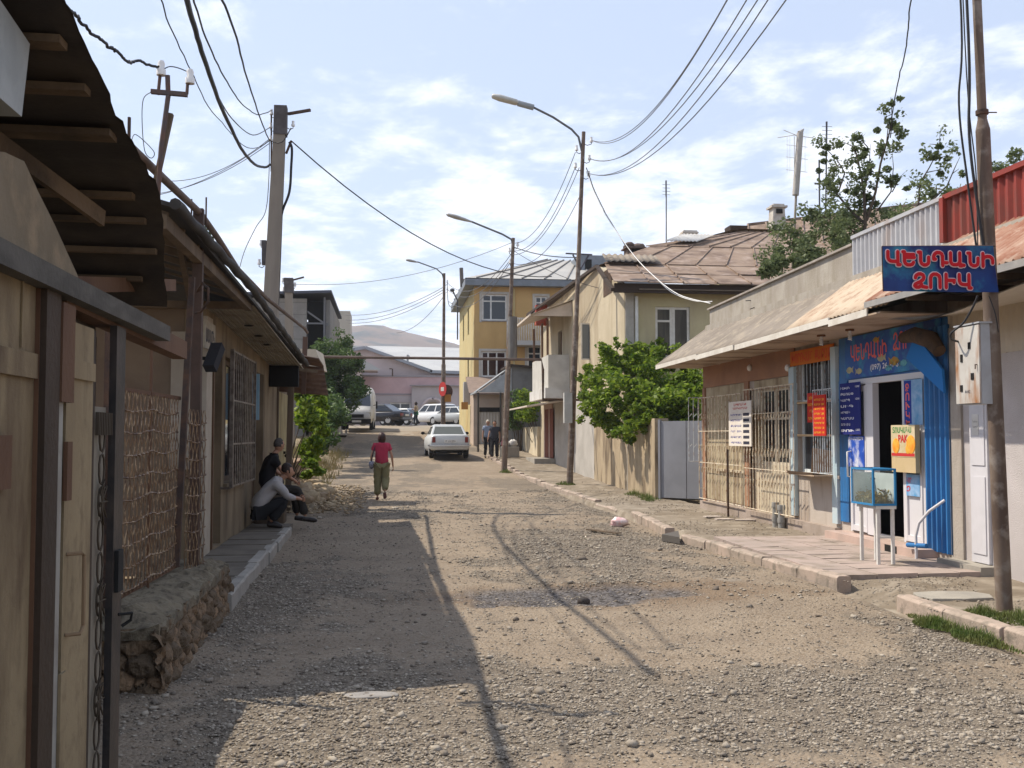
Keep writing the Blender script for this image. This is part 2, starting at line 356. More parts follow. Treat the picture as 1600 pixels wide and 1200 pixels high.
def road_material():
    m = bpy.data.materials.new('gravel_road'); m.use_nodes = True; t = m.node_tree; N = t.nodes; L = t.links
    b = N['Principled BSDF']; b.inputs['Roughness'].default_value = 0.95; b.inputs['Specular IOR Level'].default_value = 0.15
    tcn = N.new('ShaderNodeTexCoord')
    def att(n): a = N.new('ShaderNodeAttribute'); a.attribute_name = n; return a.outputs['Fac']
    def noi(s, d=6, r=0.6):
        n = N.new('ShaderNodeTexNoise'); n.inputs['Scale'].default_value = s; n.inputs['Detail'].default_value = d; n.inputs['Roughness'].default_value = r
        L.new(tcn.outputs['Object'], n.inputs['Vector']); return n.outputs[0]
    def vor(s, f='F1'):
        n = N.new('ShaderNodeTexVoronoi'); n.inputs['Scale'].default_value = s; L.new(tcn.outputs['Object'], n.inputs['Vector']); return n
    def mr(src, a, c, lo=0, hi=1):
        n = N.new('ShaderNodeMapRange'); n.inputs[1].default_value = a; n.inputs[2].default_value = c; n.inputs[3].default_value = lo; n.inputs[4].default_value = hi; L.new(src, n.inputs[0]); return n.outputs[0]
    def mx(f, A, B, bt='MIX'):
        n = N.new('ShaderNodeMix'); n.data_type = 'RGBA'; n.blend_type = bt
        if isinstance(f, float): n.inputs['Factor'].default_value = f
        else: L.new(f, n.inputs['Factor'])
        for k, v in (('A', A), ('B', B)):
            if isinstance(v, tuple): n.inputs[k].default_value = (*v, 1)
            else: L.new(v, n.inputs[k])
        return n.outputs['Result']
    dirt = mx(mr(noi(1.1), 0.35, 0.65), (0.30, 0.242, 0.18), (0.235, 0.187, 0.14))
    dirt = mx(mr(noi(22, 8), 0.5, 0.72), dirt, (0.17, 0.125, 0.083))
    v = vor(38); v2 = vor(85)
    rndc = N.new('ShaderNodeSeparateColor'); L.new(v.outputs['Color'], rndc.inputs[0])
    rnd2 = N.new('ShaderNodeSeparateColor'); L.new(v2.outputs['Color'], rnd2.inputs[0])
    st = mx(rndc.outputs[0], (0.34, 0.29, 0.225), (0.155, 0.13, 0.105))
    st = mx(mr(rnd2.outputs[0], 0.3, 1.0, 0, 0.6), st, (0.27, 0.22, 0.165))
    st = mx(mr(v.outputs['Distance'], 0.0, 0.55, 0.0, 0.55), st, (0.085, 0.068, 0.052))
    gm = N.new('ShaderNodeMath'); gm.operation = 'MULTIPLY_ADD'; L.new(noi(7, 6), gm.inputs[0]); gm.inputs[1].default_value = 1.1; gm.inputs[2].default_value = -0.55
    ga = N.new('ShaderNodeMath'); ga.operation = 'ADD'; L.new(gm.outputs[0], ga.inputs[0]); L.new(att('grav'), ga.inputs[1])
    cur = mx(mr(ga.outputs[0], 0.35, 0.65, 0, 0.9), dirt, st)
    cur = mx(mr(att('stain'), 0.25, 0.9, 0, 0.55), cur, (0.155, 0.10, 0.06))
    cur = mx(mr(att('patch'), 0.08, 0.75, 0, 0.9), cur, mx(mr(rndc.outputs[1], 0.2, 0.9), (0.04, 0.037, 0.037), (0.17, 0.16, 0.16)))
    L.new(cur, b.inputs['Base Color'])
    bp = N.new('ShaderNodeBump'); bp.inputs['Strength'].default_value = 0.9; bp.inputs['Distance'].default_value = 0.014
    sm = N.new('ShaderNodeMath'); sm.operation = 'MULTIPLY_ADD'; L.new(v.outputs['Distance'], sm.inputs[0]); sm.inputs[1].default_value = -1.0; L.new(noi(60, 6), sm.inputs[2])
    L.new(sm.outputs[0], bp.inputs['Height']); L.new(bp.outputs[0], b.inputs['Normal'])
    return m
ROADM = road_material()
ys = [-4+0.25*i for i in range(26)]; y = ys[-1]; st = 0.06
while y < 64: y += st; ys.append(y); st = min(0.9, st*1.012)
KX = 4.62  # kerb line
grid('road', list(np.linspace(-2.3, KX+0.04, 118)), ys, road_h, ROADM, dict(grav=gravel_amount, patch=patch, stain=stain))
dust = mat('dusty_ground', (0.27, 0.21, 0.14), (0.22, 0.175, 0.12), 0.6, 0.95, 0.5, 30, c3=(0.22, 0.18, 0.14), c3scale=9)
def smooth_h(x, y): return gz(y)-0.16+(0.02*fbm(x, y, 0.4) if y < 100 else 0)
gx = [-3000, -900, -300, -100, -50, -25, -12, -8, -6, -4, -3, -2, -1, 0, 1, 2, 3, 4, 5, 6, 8, 12, 20, 40, 100, 300, 900, 3000]
gy = [-400, -100, -30, -10]+[-5+2*i for i in range(55)]+[110, 130, 170, 250, 400, 700, 1200, 3000]
grid('ground', gx, gy, smooth_h, dust)
# plaza of dusty asphalt at the top of the rise
asp = mat('plaza_asphalt', (0.25, 0.215, 0.175), (0.29, 0.24, 0.18), 0.5, 0.95, 0.4, 25)
grid('plaza', list(np.linspace(-20, 30, 40)), [61.5+0.9*i for i in range(52)], lambda x, y: gz(y)-0.035+0.01*fbm(x, y, 0.5), asp)
# right pavement: broken concrete and dirt
pave = mat('broken_pavement', (0.235, 0.195, 0.15), (0.175, 0.14, 0.10), 1.3, 0.95, 0.6, 35, c3=(0.30, 0.255, 0.20), c3scale=2.4)
def pave_edge(y): return 4.90 if y < 9.45 else (4.86-.03*(y-9.45) if y < 10.8 else 4.74)
def pave_h(x, y):
    e = pave_edge(y); t = max(0, min(1, (x-e)/(.45 if 9.45 < y < 10.8 else .05)+.0)); h = gz(y)+0.068+0.018*fbm(x, y, 1.1)+0.012*fbm(x, y, 5)-0.03*max(0, (5.0-x))
    return h*t+(gz(y)-.07)*(1-t)
grid('pavement', [4.66+.04*i for i in range(12)]+list(np.linspace(5.15, 6.95, 26)), [2+0.12*i for i in range(500)], pave_h, pave)
# left walkway slabs in front of the shuttered shop
lw = MB()
for i in range(12):
    a = 10.1+i*0.66; lw.box(-2.24, -1.56, a+0.008, a+0.652, 0.02, 0.125+0.008*((i*7) % 3))
tag(lw.build('walkway_slabs', mat('slab_concrete', (0.17, 0.145, 0.115), (0.12, 0.10, 0.08), 2, 0.9, 0.4), None), '', '')
o = bpy.data.objects['walkway_slabs']; del o['label']; del o['category']; o['kind'] = 'structure'; o.name = 'walkway'
# kerb stones: each a thing
kerbm = mat('kerb_stone', (0.42, 0.33, 0.27), (0.32, 0.26, 0.21), 2.5, 0.9, 0.4, 50, c3=(0.20, 0.17, 0.135), c3scale=7)
def kerb_stone(p, q, w, h, z0, sink=0.12):
    mb = MB(); p = Vector(p)+Vector((random.uniform(-.015, .015), 0, 0)); q = Vector(q)+Vector((random.uniform(-.015, .015), 0, 0)); h = h+random.uniform(-.018, .012); d = (q-p).normalized(); r = Vector((d.y, -d.x, 0))*w
    n = max(2, int((q-p).length/0.18)); rows = []
    for i in range(n+1):
        c = p.lerp(q, i/n); j = lambda a: a*random.uniform(-1, 1)
        rows.append([c+Vector((j(.004), 0, -sink)), c+Vector((j(.006), 0, h-0.02+j(.006))), c+d*0+r*0.14+Vector((0, 0, h+j(.005))), c+r*0.9+Vector((0, 0, h+j(.005))), c+r+Vector((j(.004), 0, h-0.015)), c+r+Vector((0, 0, -sink))])
    vs = [v+Vector((0, 0, z0)) for rw in rows for v in rw]; fs = []
    for i in range(n):
        for k in range(6): k2 = (k+1) % 6; fs.append((i*6+k, i*6+k2, (i+1)*6+k2, (i+1)*6+k))
    fs += [tuple(range(6))[::-1], tuple(n*6+k for k in range(6))]
    mb.add(vs, fs); return mb
kline = [P(1640, 1035, z=0.0), P(1410, 950, z=0)]
segs = []
def kl(a, b, n, dz=0.0):
    for i in range(n):
        p = a.lerp(b, i/n); q = a.lerp(b, (i+1)/n); d = (q-p)*0.012; segs.append((p+d, q-d, dz))
K0, K1 = Vector((4.80, 5.2, 0)), P(1400, 944, z=0); kl(K0, K1, 5)
kl(P(1308, 919, z=0), P(1190, 884, z=0), 2, 0.0); kl(P(1188, 884, z=0), P(1065, 846, z=0), 3, 0.0)
kl(P(1042, 835, z=0)+Vector((-.02, 0, 0)), P(985, 808, z=0), 3, 0.0); kl(P(984, 808, z=0), P(930, 790, z=0), 3, -0.045)
kl(P(929, 788, z=0), Vector((4.62, 34, 0)), 9, 0.0); kl(Vector((4.62, 34, 0)), Vector((4.45, 47, 0)), 11, 0.0)
for i, (p, q, dz) in enumerate(segs):
    yy = (p.y+q.y)/2
    o = kerb_stone(p, q, 0.16, 0.125, gz(yy)+dz-0.01).build('kerb_stone', kerbm, None, bevel=0.006)
    ORD = ['first', 'second', 'third', 'fourth', 'fifth', 'sixth', 'seventh', 'eighth', 'ninth', 'tenth', 'eleventh']
    if i < 5: lbl = ['kerb stone cut off at the right edge behind the grass', 'kerb stone nearest the foot of the rusty pole', 'grass edged kerb stone left of the rusty pole', 'kerb stone second from the dirt gap, with grass before it', 'end kerb stone beside the dirt gap and grass'][i] if False else ORD[i]+' kerb stone from the right edge, in the grassy stretch by the near pole'
    elif i < 10: lbl = ORD[i-5]+' kerb stone of the fish shop forecourt, counted from its near end'
    elif i < 16: lbl = ORD[i-10]+' kerb stone beyond the broken gap near the pink bag'
    elif i < 25: lbl = ORD[i-16]+' kerb stone of the straight run before the ochre fence wall'
    else: lbl = ORD[i-25]+' kerb stone of the far run between balcony house and white sedan'
    tag(o, lbl, 'kerb', 'kerb stones of the right pavement')
    if i == 10: o.rotation_euler = (0, 0, 0)
for i in range(6):
    a = 10.15+i*1.22; p = Vector((-1.44-0.013*(a-10), a+0.01, 0)); q = Vector((-1.44-0.013*(a-10)-0.016, a+1.20, 0))
    o = kerb_stone(q, p, 0.13, 0.14, 0.0).build('kerb_stone', mat('grey_kerb', (0.36, 0.33, 0.29), (0.28, 0.26, 0.23), 3, 0.9, 0.3), None)
    tag(o, ORD[i]+' grey kerb stone of the shaded left walkway, from its near end', 'kerb', 'kerb stones of the left walkway')
# tiled forecourt of the fish shop (pinkish slabs)
fc = MB(); a = P(1140, 850, z=0.1); y0, y1 = 10.9, 15.2
for j in range(9):
    for i in range(4):
        ya = y0+j*0.475; xa = 4.80+i*0.475
        tz = [.112+random.uniform(0, .012) for _ in range(4)]; g = [random.uniform(.002, .009) for _ in range(4)]; X0, X1, Y0_, Y1_ = xa+g[0], xa+.475-g[1], ya+g[2], ya+.475-g[3]; fc.hexa([(X0, Y0_, 0), (X1, Y0_, 0), (X1, Y1_, 0), (X0, Y1_, 0), (X0, Y0_, tz[0]), (X1, Y0_, tz[1]), (X1, Y1_, tz[2]), (X0, Y1_, tz[3])])
o = fc.build('forecourt', mat('pink_paving', (0.40, 0.315, 0.275), (0.33, 0.27, 0.235), 1.5, 0.85, 0.2, 40, c3=(0.25, 0.205, 0.165), c3scale=3), None); o['kind'] = 'structure'
# loose stones: thousands, one stuff object
def rocks(name, pts, mats, seed=1, kind='stuff'):
    """pts: (x, y, z, r). low-poly squashed stones in one mesh"""
    rng = np.random.default_rng(seed); n = len(pts); pts = np.array(pts)
    base_v = np.array([(1,0,0),(.3,.9,0),(-.8,.6,0),(-.8,-.6,0),(.3,-.9,0),(.5,.3,.75),(-.45,.35,.7),(-.1,-.6,.7),(0,0,-.5)])
    tri = [(0,1,5),(1,6,5),(1,2,6),(2,3,6),(3,7,6),(3,4,7),(4,0,5),(4,5,7),(5,6,7),(1,0,8),(2,1,8),(3,2,8),(4,3,8),(0,4,8)]
    nv = len(base_v); V = base_v[None]*(1+rng.uniform(-.3, .3, (n, nv, 3)))
    V[:, :, 0] *= rng.uniform(.8, 1.5, (n, 1)); V[:, :, 2] *= rng.uniform(.45, .95, (n, 1))
    th = rng.uniform(0, 6.28, n); c, s_ = np.cos(th), np.sin(th); X = V[:, :, 0]*c[:, None]-V[:, :, 1]*s_[:, None]; Y_ = V[:, :, 0]*s_[:, None]+V[:, :, 1]*c[:, None]
    V[:, :, 0] = X; V[:, :, 1] = Y_; V = V*pts[:, 3][:, None, None]+pts[:, None, :3]
    F = (np.array(tri)[None]+(np.arange(n)*nv)[:, None, None]).reshape(-1, 3)
    me = bpy.data.meshes.new(name); me.vertices.add(n*nv); me.vertices.foreach_set('co', V.reshape(-1)); me.loops.add(len(F)*3)
    me.loops.foreach_set('vertex_index', F.reshape(-1).astype(np.int32)); me.polygons.add(len(F)); me.polygons.foreach_set('loop_start', np.arange(0, len(F)*3, 3, dtype=np.int32))
    me.update(calc_edges=True); me.validate()
    for m in mats: me.materials.append(m)
    at = me.attributes.new('rnd', 'FLOAT', 'POINT'); at.data.foreach_set('value', np.repeat(rng.random(n)**1.3, nv))
    o = bpy.data.objects.new(name, me); COL.objects.link(o); 
    if kind: o['kind'] = kind
    return o
stonem = mat('gravel_stone', (0.39, 0.34, 0.275), rough=0.92, rand=(0.13, 0.105, 0.085), bump=0.3, bscale=90, spec=0.2)
pts = []; rng = random.Random(5); tries = 0
while len(pts) < 90000 and tries < 500000:
    tries += 1; u = rng.random(); yy = 4.6*(30/4.6)**(u**1.08); xx = rng.uniform(-2.2, KX-0.02)
    if xx < -0.115*0-1.5 and 7 < yy < 26: continue
    g = gravel_amount(xx, yy)-0.35*patch(xx, yy)
    if rng.random() > max(0.15, (g-0.12)*1.1)**1.15: continue
    r = min(.024, .0052*math.exp(rng.gauss(0, .42)))*(1+yy*0.035)
    if rng.random() < 0.04: r *= 1.9
    if rng.random() < 0.002: r *= 1.6
    pts.append((xx, yy, road_h(xx, yy)+r*0.12, r))
o = rocks('loose_gravel', pts, [stonem], 3)
print('gravel', len(pts), tries)
pts = []
for _ in range(5000):   # grit on the pavement
    yy = 8*(32/8)**rng.random(); xx = rng.uniform(KX+.15, 6.65); 
    if 10.9 < yy < 15.2 and 4.8 < xx < 6.7: continue
    if fbm(xx, yy, 0.9) < 0.0: continue
    r = rng.uniform(.004, .012)*(1+yy*0.02); pts.append((xx, yy, gz(yy)+0.07-0.03*max(0, 5-xx)+.012, r))
rocks('pavement_grit', pts, [stonem], 4)
# ================================================================ right row of shops
SX = 6.72
FS = Face((SX, 0), (0, -1), (-1, 0))     # s = -Y, so text reads left to right from the street
def sy(px): return Y6(px, SX)
def PS(px, py, x=SX): return P(px, py, x=x)
plast = mat('shop_plaster', (0.50, 0.44, 0.385), (0.43, 0.37, 0.315), 1.2, 0.9, 0.25, 30, dirt=(0.27, 0.20, 0.145), dscale=1.9, dth=(0.50, 0.70))
terra = mat('terracotta_plaster', (0.36, 0.19, 0.11), (0.29, 0.155, 0.095), 1.5, 0.9, 0.2)
cream = mat('cream_panel', (0.60, 0.52, 0.38), (0.50, 0.42, 0.31), 2, 0.7, 0.1, dirt=(0.30, 0.22, 0.15), dscale=2)
whitew = mat('white_rendered_wall', (0.60, 0.55, 0.54), (0.52, 0.475, 0.46), 1.2, 0.9, 0.9, 90, dirt=(0.36, 0.30, 0.26), dscale=1.1, dth=(0.52, 0.72))
concp = mat('parapet_concrete', (0.38, 0.345, 0.295), (0.30, 0.265, 0.225), 1.3, 0.9, 0.3, 30, dirt=(0.25, 0.215, 0.165), dscale=4, dth=(.45, .75))
YE, YB, YR, YN = 21.75, 15.06, 11.95, 4.6     # far end, blue shop far side, white wall far side, near end
shop = thing('shop_row', 'low row of shops with deep eaves, barred windows and white near wall', 'building')
w = MB()
d1 = (-sy(1168), -sy(1232)); win3 = (-sy(1246), -sy(1312)); dr = (-sy(1331), -sy(1448))
holes = [(-sy(1124), -sy(1163), 0.95, 2.45), (d1[0], d1[1], 0.2, 2.45), (win3[0], win3[1], 1.02, 2.86), (dr[0], dr[1], 0.24, 2.40)]
FS.wall(w, -YE, -YR, -0.2, 3.35, holes, -0.22, 0.0)
w.build('front_wall', plast, shop)
w = MB(); w.box(SX+0.22, 12, YE-0.2, YE, -0.2, 3.8); w.box(SX+0.22, 12, YN, YN+.2, -0.2, 3.8); w.box(11.8, 12, YN+.2, YE-0.2, -0.2, 3.8)
w.build('side_wall', plast, shop)
w = MB(); w.box(SX+0.222, 11.8, YR-0.05, YR+0.12, -0.2, 3.3); w.box(SX+.222, 11.8, YB+0.0, YB+0.12, -0.2, 3.3); w.box(SX+.222, 11.8, YB+2.0, YB+2.1, -0.2, 3.3); w.box(SX+.23, 11.7, YR+.13, YE-.3, .17, .18); w.box(9.8, 9.9, YR+.13, YB-.01, .2, 3.2); w.build('inner_wall', mat('dim_interior', (.05, .05, .06), (.035, .035, .045), 2), shop)
w = MB(); w.box(SX+0.02, 11.9, YN+0.05, YE-0.05, 3.805, 3.95); w.box(SX+0.222, 11.8, YN+.2, YE-.2, 0.0, 0.16); w.build('flat_roof', concp, shop)
# terracotta band + plinth
w = MB(); FS.box(w, -YE+0.02, -sy(1244), 0.003, 0.03, 2.62, 3.3); FS.box(w, -YE+0.0, -YE+0.16, 0.003, 0.045, 0.2, 2.618); FS.box(w, -sy(1166), -sy(1166)+0.22, 0.003, 0.04, 0.3, 2.618)
w.build('band', terra, shop)
w = MB(); FS.box(w, -YE+.165, -sy(1168), .0035, .012, .3, 2.61); FS.box(w, -sy(1180), -sy(1236), .0035, .012, 2.46, 2.61); FS.box(w, -YE+.165, -sy(1126), .0125, .0135, .3, 2.6) if False else None; w.build('panel', mat('cream_bay', (.48, .40, .27), (.38, .31, .20), 2.5, .8, .1, dirt=(.22, .15, .09), dscale=3, dth=(.48, .66)), shop)
w = MB(); FS.box(w, -YE-0.05, -sy(1312), 0.002, 0.10, -0.2, 0.24); w.build('plinth', mat('pink_plinth', (0.38, 0.31, 0.265), (0.28, 0.225, 0.18), 1.5, 0.9, 0.3), shop)
# pilaster between window 2 and 3 is pale blue
for a_, b_, c_ in ((1238, 1246, 2.75), (1304, 1312, 2.95)): w = MB(); FS.box(w, -sy(a_), -sy(b_), 0.003, 0.06, 0.3, c_); w.build('pilaster', mat('pale_blue_paint', (0.42, 0.55, 0.60), (0.50, 0.56, 0.58), 2, 0.7, 0.1), shop)
# near white wall
w = MB(); w.box(SX-0.02, SX+0.25, YN, YR-0.36, -0.2, 2.52); o = w.build('white_wall', whitew, shop)
w = MB(); w.box(SX-0.05, SX+0.1, YR-0.36, YR-0.10, 0.1, 2.9); w.box(SX-0.03, SX+0.1, YR-0.099, YR-0.0, 0.0, 2.9); w.build('corner_post', mat('old_concrete_post', (0.42, 0.37, 0.32), (0.28, 0.24, 0.20), 3, 0.9, 0.6, 40, stretch=3), shop)
w = MB(); w.sheet((SX-0.03, YR-0.1, 2.52), (0, YN-YR+0.1, 0), (0, 0, 0.75), 62, 0.008, prof='rib'); w.build('cladding', mat('beige_cladding', (0.55, 0.48, 0.38), (0.48, 0.42, 0.34), 1.5, 0.7, 0.05), shop)
# white side door with paper notice
q0, q1 = -sy(1521), -sy(1548)
w = MB(); FS.box(w, q0, q1, 0.021, 0.055, 0.18, 2.35); FS.box(w, q0+.04, q1-.04, 0.056, 0.066, 0.28, 1.15); FS.box(w, q0+.04, q1-.04, 0.056, 0.066, 1.28, 2.25); o = w.build('side_door', mat('white_door', (0.60, 0.585, 0.61), (0.53, 0.52, 0.54), 2, 0.5), shop)
w = MB(); w.box(SX-0.25, SX-0.02, YR-1.05, YR-0.12, -0.1, 0.17); w.build('door_step', M_['concrete'], shop)
pn = MB(); FS.box(pn, -sy(1527), -sy(1537), 0.068, 0.071, 1.62, 1.86); put = MB()
put_text(put, 'Համար', FS.p(-sy(1528), 0.0712, 1.76), FS.u, (0, 0, 1), 0.10, 0.03); put_text(put, 'նասոսի', FS.p(-sy(1528), 0.0712, 1.70), FS.u, (0, 0, 1), 0.11, 0.03)
o = pn.build('notice', M_['white'], None); tag(o, 'small white paper notice stuck on the white side door', 'notice'); put.build('lettering', mat('ink', (0.05, 0.05, 0.07)), o)
# ---- sloping roof sheets over the pavement (eave x 5.75) and soffit
ex, ez, rx, rz = 5.75, 3.12, 6.95, 3.98
asb = mat('asbestos_sheet', (0.235, 0.20, 0.165), (0.185, 0.155, 0.125), 1.2, 0.9, 0.3, 40, c3=(0.29, 0.245, 0.19), c3scale=5)
pale = mat('pale_sheet', (0.48, 0.385, 0.285), (0.40, 0.30, 0.21), 1.2, 0.7, 0.1, c3=(0.30, 0.19, 0.125), c3scale=4)
rust = mat('rusty_sheet', (0.24, 0.10, 0.06), (0.34, 0.21, 0.15), 2.6, 0.8, 0.2, c3=(0.42, 0.31, 0.24), c3scale=3, stretch=0.6)
def roofpart(name, y0, y1, n, amp, m, z=ez, zr=rz, x=ex, lab=None, jag=0.0, xr=rx):
    q = MB(); q.sheet((x, y1, z), (0, y0-y1, 0), (xr-x, 0, zr-z), n, amp, nv=5, jag=jag, wob=0.01); return q.build(name, m, shop, lab)
yb = P(1226, 521, x=5.75).y; yc = P(1384, 478, x=5.75).y
roofpart('roof_sheet', yb+0.0, YE+0.4, 22, 0.012, asb, lab='grey brown roof sheet at the far end of the row')
roofpart('roof_sheet', yc, yb-0.01, 26, 0.014, pale, z=ez+0.03, zr=rz+0.03, lab='pale sunlit roof sheet')
roofpart('roof_sheet', YN-0.4, yc+0.35, 62, 0.018, rust, z=ez+0.10, zr=rz+0.06, x=5.68, jag=0.03, lab='rusty corrugated roof sheet')
# soffit and fascia
sof = mat('soffit_board', (0.46, 0.36, 0.27), (0.38, 0.29, 0.22), 1.5, 0.8, 0.15, dirt=(0.22, 0.15, 0.10), dscale=1.5)
w = MB(); w.box(ex+0.03, SX+.1, yc+.2, YE+0.38, ez-0.055, ez-0.035)
for yy in (YE-1.2, YE-3.0, YE-4.8, YE-6.4): w.box(ex+0.03, SX, yy, yy+0.05, ez-0.075, ez-0.056)
w.build('soffit', sof, shop)
# sagging soffit panel further near
vs = []; n = 26
for j in range(n+1):
    yy = yc+0.2+(YN-0.4-yc-0.2)*j/n
    for i in range(5):
        x = 5.86+(SX+0.1-5.86)*i/4; sag = 0.20*math.exp(-((yy-10.6)/1.3)**2)*(1-i/4)**1.2
        vs.append((x, yy, ez-0.05-0.02*i/4-sag*0.9+0.08*(i == 0)*0))
fs = [(j*5+i, j*5+i+1, (j+1)*5+i+1, (j+1)*5+i) for j in range(n) for i in range(4)]
w = MB(); w.add(vs, fs, 0, True); w.add([Vector(v)+Vector((0, 0, 0.012)) for v in vs], [f[::-1] for f in fs], 0, True); w.build('soffit', mat('sagging_soffit', (0.60, 0.54, 0.46), (0.52, 0.46, 0.38), 1.5, 0.7), shop)
fa = MB()
for (a, b, dz, t) in ((1026, 1090, 0, 0), (1090, 1150, -.01, .02), (1150, 1222, 0.0, 0.0), (1222, 1300, 0.02, 0.01), (1300, 1362, 0.0, .02)):
    p0 = Vector((ex-0.01-t, Y6(a, ex)-0.01, ez-0.045+dz)); p1 = Vector((ex-0.01-t, Y6(b, ex)+0.01, ez-0.045+dz+0.02)); fa.beam(p0, p1, 0.02, 0.085)
fa.build('fascia', mat('white_fascia', (0.66, 0.62, 0.55), (0.55, 0.50, 0.43), 3, 0.6, 0.1), shop)
fa = MB(); p0 = Vector((5.67, yc+0.35, ez+0.06)); pts = [Vector((5.66, y_, ez+0.05)) for y_ in np.linspace(yc+.35, YN-.4, 14)]
for p, q in zip(pts[:-1], pts[1:]): fa.beam(p, q+Vector((0, 0.0, 0.0)), 0.02, 0.07)
fa.build('fascia', mat('grey_gutter', (0.34, 0.32, 0.30), (0.26, 0.25, 0.24), 3, 0.6), shop)
# rafters seen in the gap
for y_ in np.arange(YN, yc, 0.8): w = MB(); w.beam((5.72, y_, ez+0.03), (SX+.1, y_, ez+0.03), 0.05, 0.06); w.build('rafter', M_['wood'], shop)
# parapet: concrete, white ribbed metal, red ribbed metal
y1p, y2p = P(1335, 405, x=6.95).y, P(1484, 345, x=6.95).y
w = MB(); w.hexa([(6.95, YE+0.3, 3.85), (7.1, YE+0.3, 3.85), (7.1, y1p, 3.85), (6.95, y1p, 3.85), (6.95, YE+.3, 4.33), (7.1, YE+.3, 4.33), (7.1, y1p, 4.46), (6.95, y1p, 4.46)]); w.build('parapet', concp, shop, 'plain concrete parapet')
w = MB(); w.hexa([(6.9, YE+0.32, 4.335), (7.14, YE+0.32, 4.335), (7.14, y1p, 4.465), (6.9, y1p, 4.465), (6.9, YE+.32, 4.37), (7.14, YE+.32, 4.37), (7.14, y1p, 4.50), (6.9, y1p, 4.50)]); w.build('coping', mat('coping', (0.36, 0.32, 0.28), (0.25, 0.22, 0.19), 4, 0.9, 0.3), shop)
w = MB(); w.sheet((6.93, y1p-0.01, 3.95), (0, y2p-y1p+0.02, 0), (0, 0, 0.62), 20, 0.016, prof='box'); w.beam((6.92, y1p, 4.58), (6.92, y2p, 4.60), 0.05, 0.05); w.build('parapet', mat('grey_ribbed_metal', (0.44, 0.445, 0.46), (0.36, 0.36, 0.38), 1.5, 0.5, 0.05, dirt=(0.35, 0.30, 0.28), dscale=2), shop, 'grey white ribbed metal parapet')
w = MB(); w.sheet((6.92, y2p, 4.0), (0, YN-y2p, 0), (0, 0, 0.56), 48, 0.018, prof='box'); w.beam((6.9, y2p+0.02, 4.585), (6.9, YN, 4.585), 0.07, 0.06); w.beam((6.89, y2p+.02, 4.02), (6.89, y2p+.02, 4.58), 0.09, 0.09); w.build('parapet', mat('red_ribbed_metal', (0.27, 0.035, 0.022), (0.21, 0.035, 0.025), 2, 0.6, 0.05, dirt=(.14, .05, .035), dscale=2.5), shop, 'red ribbed metal parapet')
base(shop, (SX, 14, 0))
# ---- joinery: windows and bars
barm = mat('cream_bar_paint', (0.70, 0.62, 0.48), (0.58, 0.49, 0.37), 8, 0.6, 0.1, c3=(0.30, 0.16, 0.09), c3scale=14)
barb = mat('grey_blue_bar_paint', (0.55, 0.60, 0.62), (0.48, 0.50, 0.50), 8, 0.6, 0.1, c3=(0.30, 0.2, 0.14), c3scale=16)
FS2 = FS
w1 = FS.window(shop, -sy(1124), -sy(1163), 0.95, 2.45, mat('cream_window_paint', (0.62, 0.55, 0.43), (0.52, 0.45, 0.34), 4), M_['glass'], cols=2, trans=0.66, rec=0.08, sill=cream)
w2 = MB(); FS.box(w2, d1[0], d1[1], -0.12, -0.07, 0.2, 1.1); FS.box(w2, d1[0], d1[0]+.55, -0.069, -0.05, 1.1, 2.45); w2.build('door', cream, shop)
FS.window(shop, d1[0]+.56, d1[1], 1.1, 2.45, MATS['cream_window_paint'], M_['glass'], cols=2, trans=0.6, rec=0.07)
FS.window(shop, win3[0], win3[1], 1.02, 2.86, mat('pale_window_paint', (0.66, 0.70, 0.70), (0.58, 0.62, 0.62), 4), M_['glass'], cols=2, trans=0.62, rec=0.08, sill=plast)
for c in shop.children:
    c.matrix_parent_inverse = Matrix.Translation(-shop.location)
def bars(mb, s0, s1, z0, z1, d, n, r=0.0085, zig=(), slant=0.0):
    for i in range(n):
        a = s0+(s1-s0)*i/(n-1)
        pts = [FS.p(a, d, z0)]
        for zz in sorted(zig): pts += [FS.p(a, d, zz-0.07), FS.p(a+0.09, d, zz), FS.p(a+0.0, d, zz+0.005)]
        pts.append(FS.p(a, d, z1)); mb.tube(pts, r, 5, caps=False)
    for zz in (z0, z1): mb.tube([FS.p(s0-.01, d, zz), FS.p(s1+.01, d, zz)], r*1.3, 5)
def zigrow(mb, s0, s1, z, d, step=0.15, h=0.11, r=0.009):
    a = s0
    while a < s1: mb.tube([FS.p(a, d, z), FS.p(a+step*0.7, d+0.02, z+h)], r, 4, caps=True); a += step
g1 = MB(); a, b = -YE+0.12, -sy(1170); bars(g1, a, b, 0.30, 2.4, 0.16, 13)
for z in (0.85, 1.30, 1.95): zigrow(g1, a, b, z, 0.16)
for z in (1.05, 2.4, 1.7): g1.tube([FS.p(a, 0.16, z), FS.p(b, 0.16, z)], 0.009, 5)
for z in (0.5, 2.3): g1.tube([FS.p(a, 0.16, z), FS.p(a, 0.0, z)], 0.008, 5)
o = g1.build('security_grille', barm, None); tag(o, 'cream steel grille over the farthest shop window, behind the price poster', 'grille', 'security grilles of the shops')
g1 = MB(); a, b = -sy(1178), -sy(1258)
bars(g1, a, b, 0.30, 2.45, 0.20, 16)
for z in (0.72, 1.25, 1.28, 1.9): zigrow(g1, a, b, z, 0.20)
for z in (1.02, 2.0): g1.tube([FS.p(a, 0.2, z), FS.p(b, 0.2, z)], 0.009, 5)
o = g1.build('security_grille', barm, None); tag(o, 'tall cream steel grille over the shop door between the poster and the orange sign', 'grille', 'security grilles of the shops')
g1 = MB(); bars(g1, win3[0]+.04, win3[1]-.04, 2.18, 2.82, 0.02, 12, 0.006); o = g1.build('security_grille', barb, None); tag(o, 'short pale bars over the top panes under the orange sign', 'grille', 'security grilles of the shops')
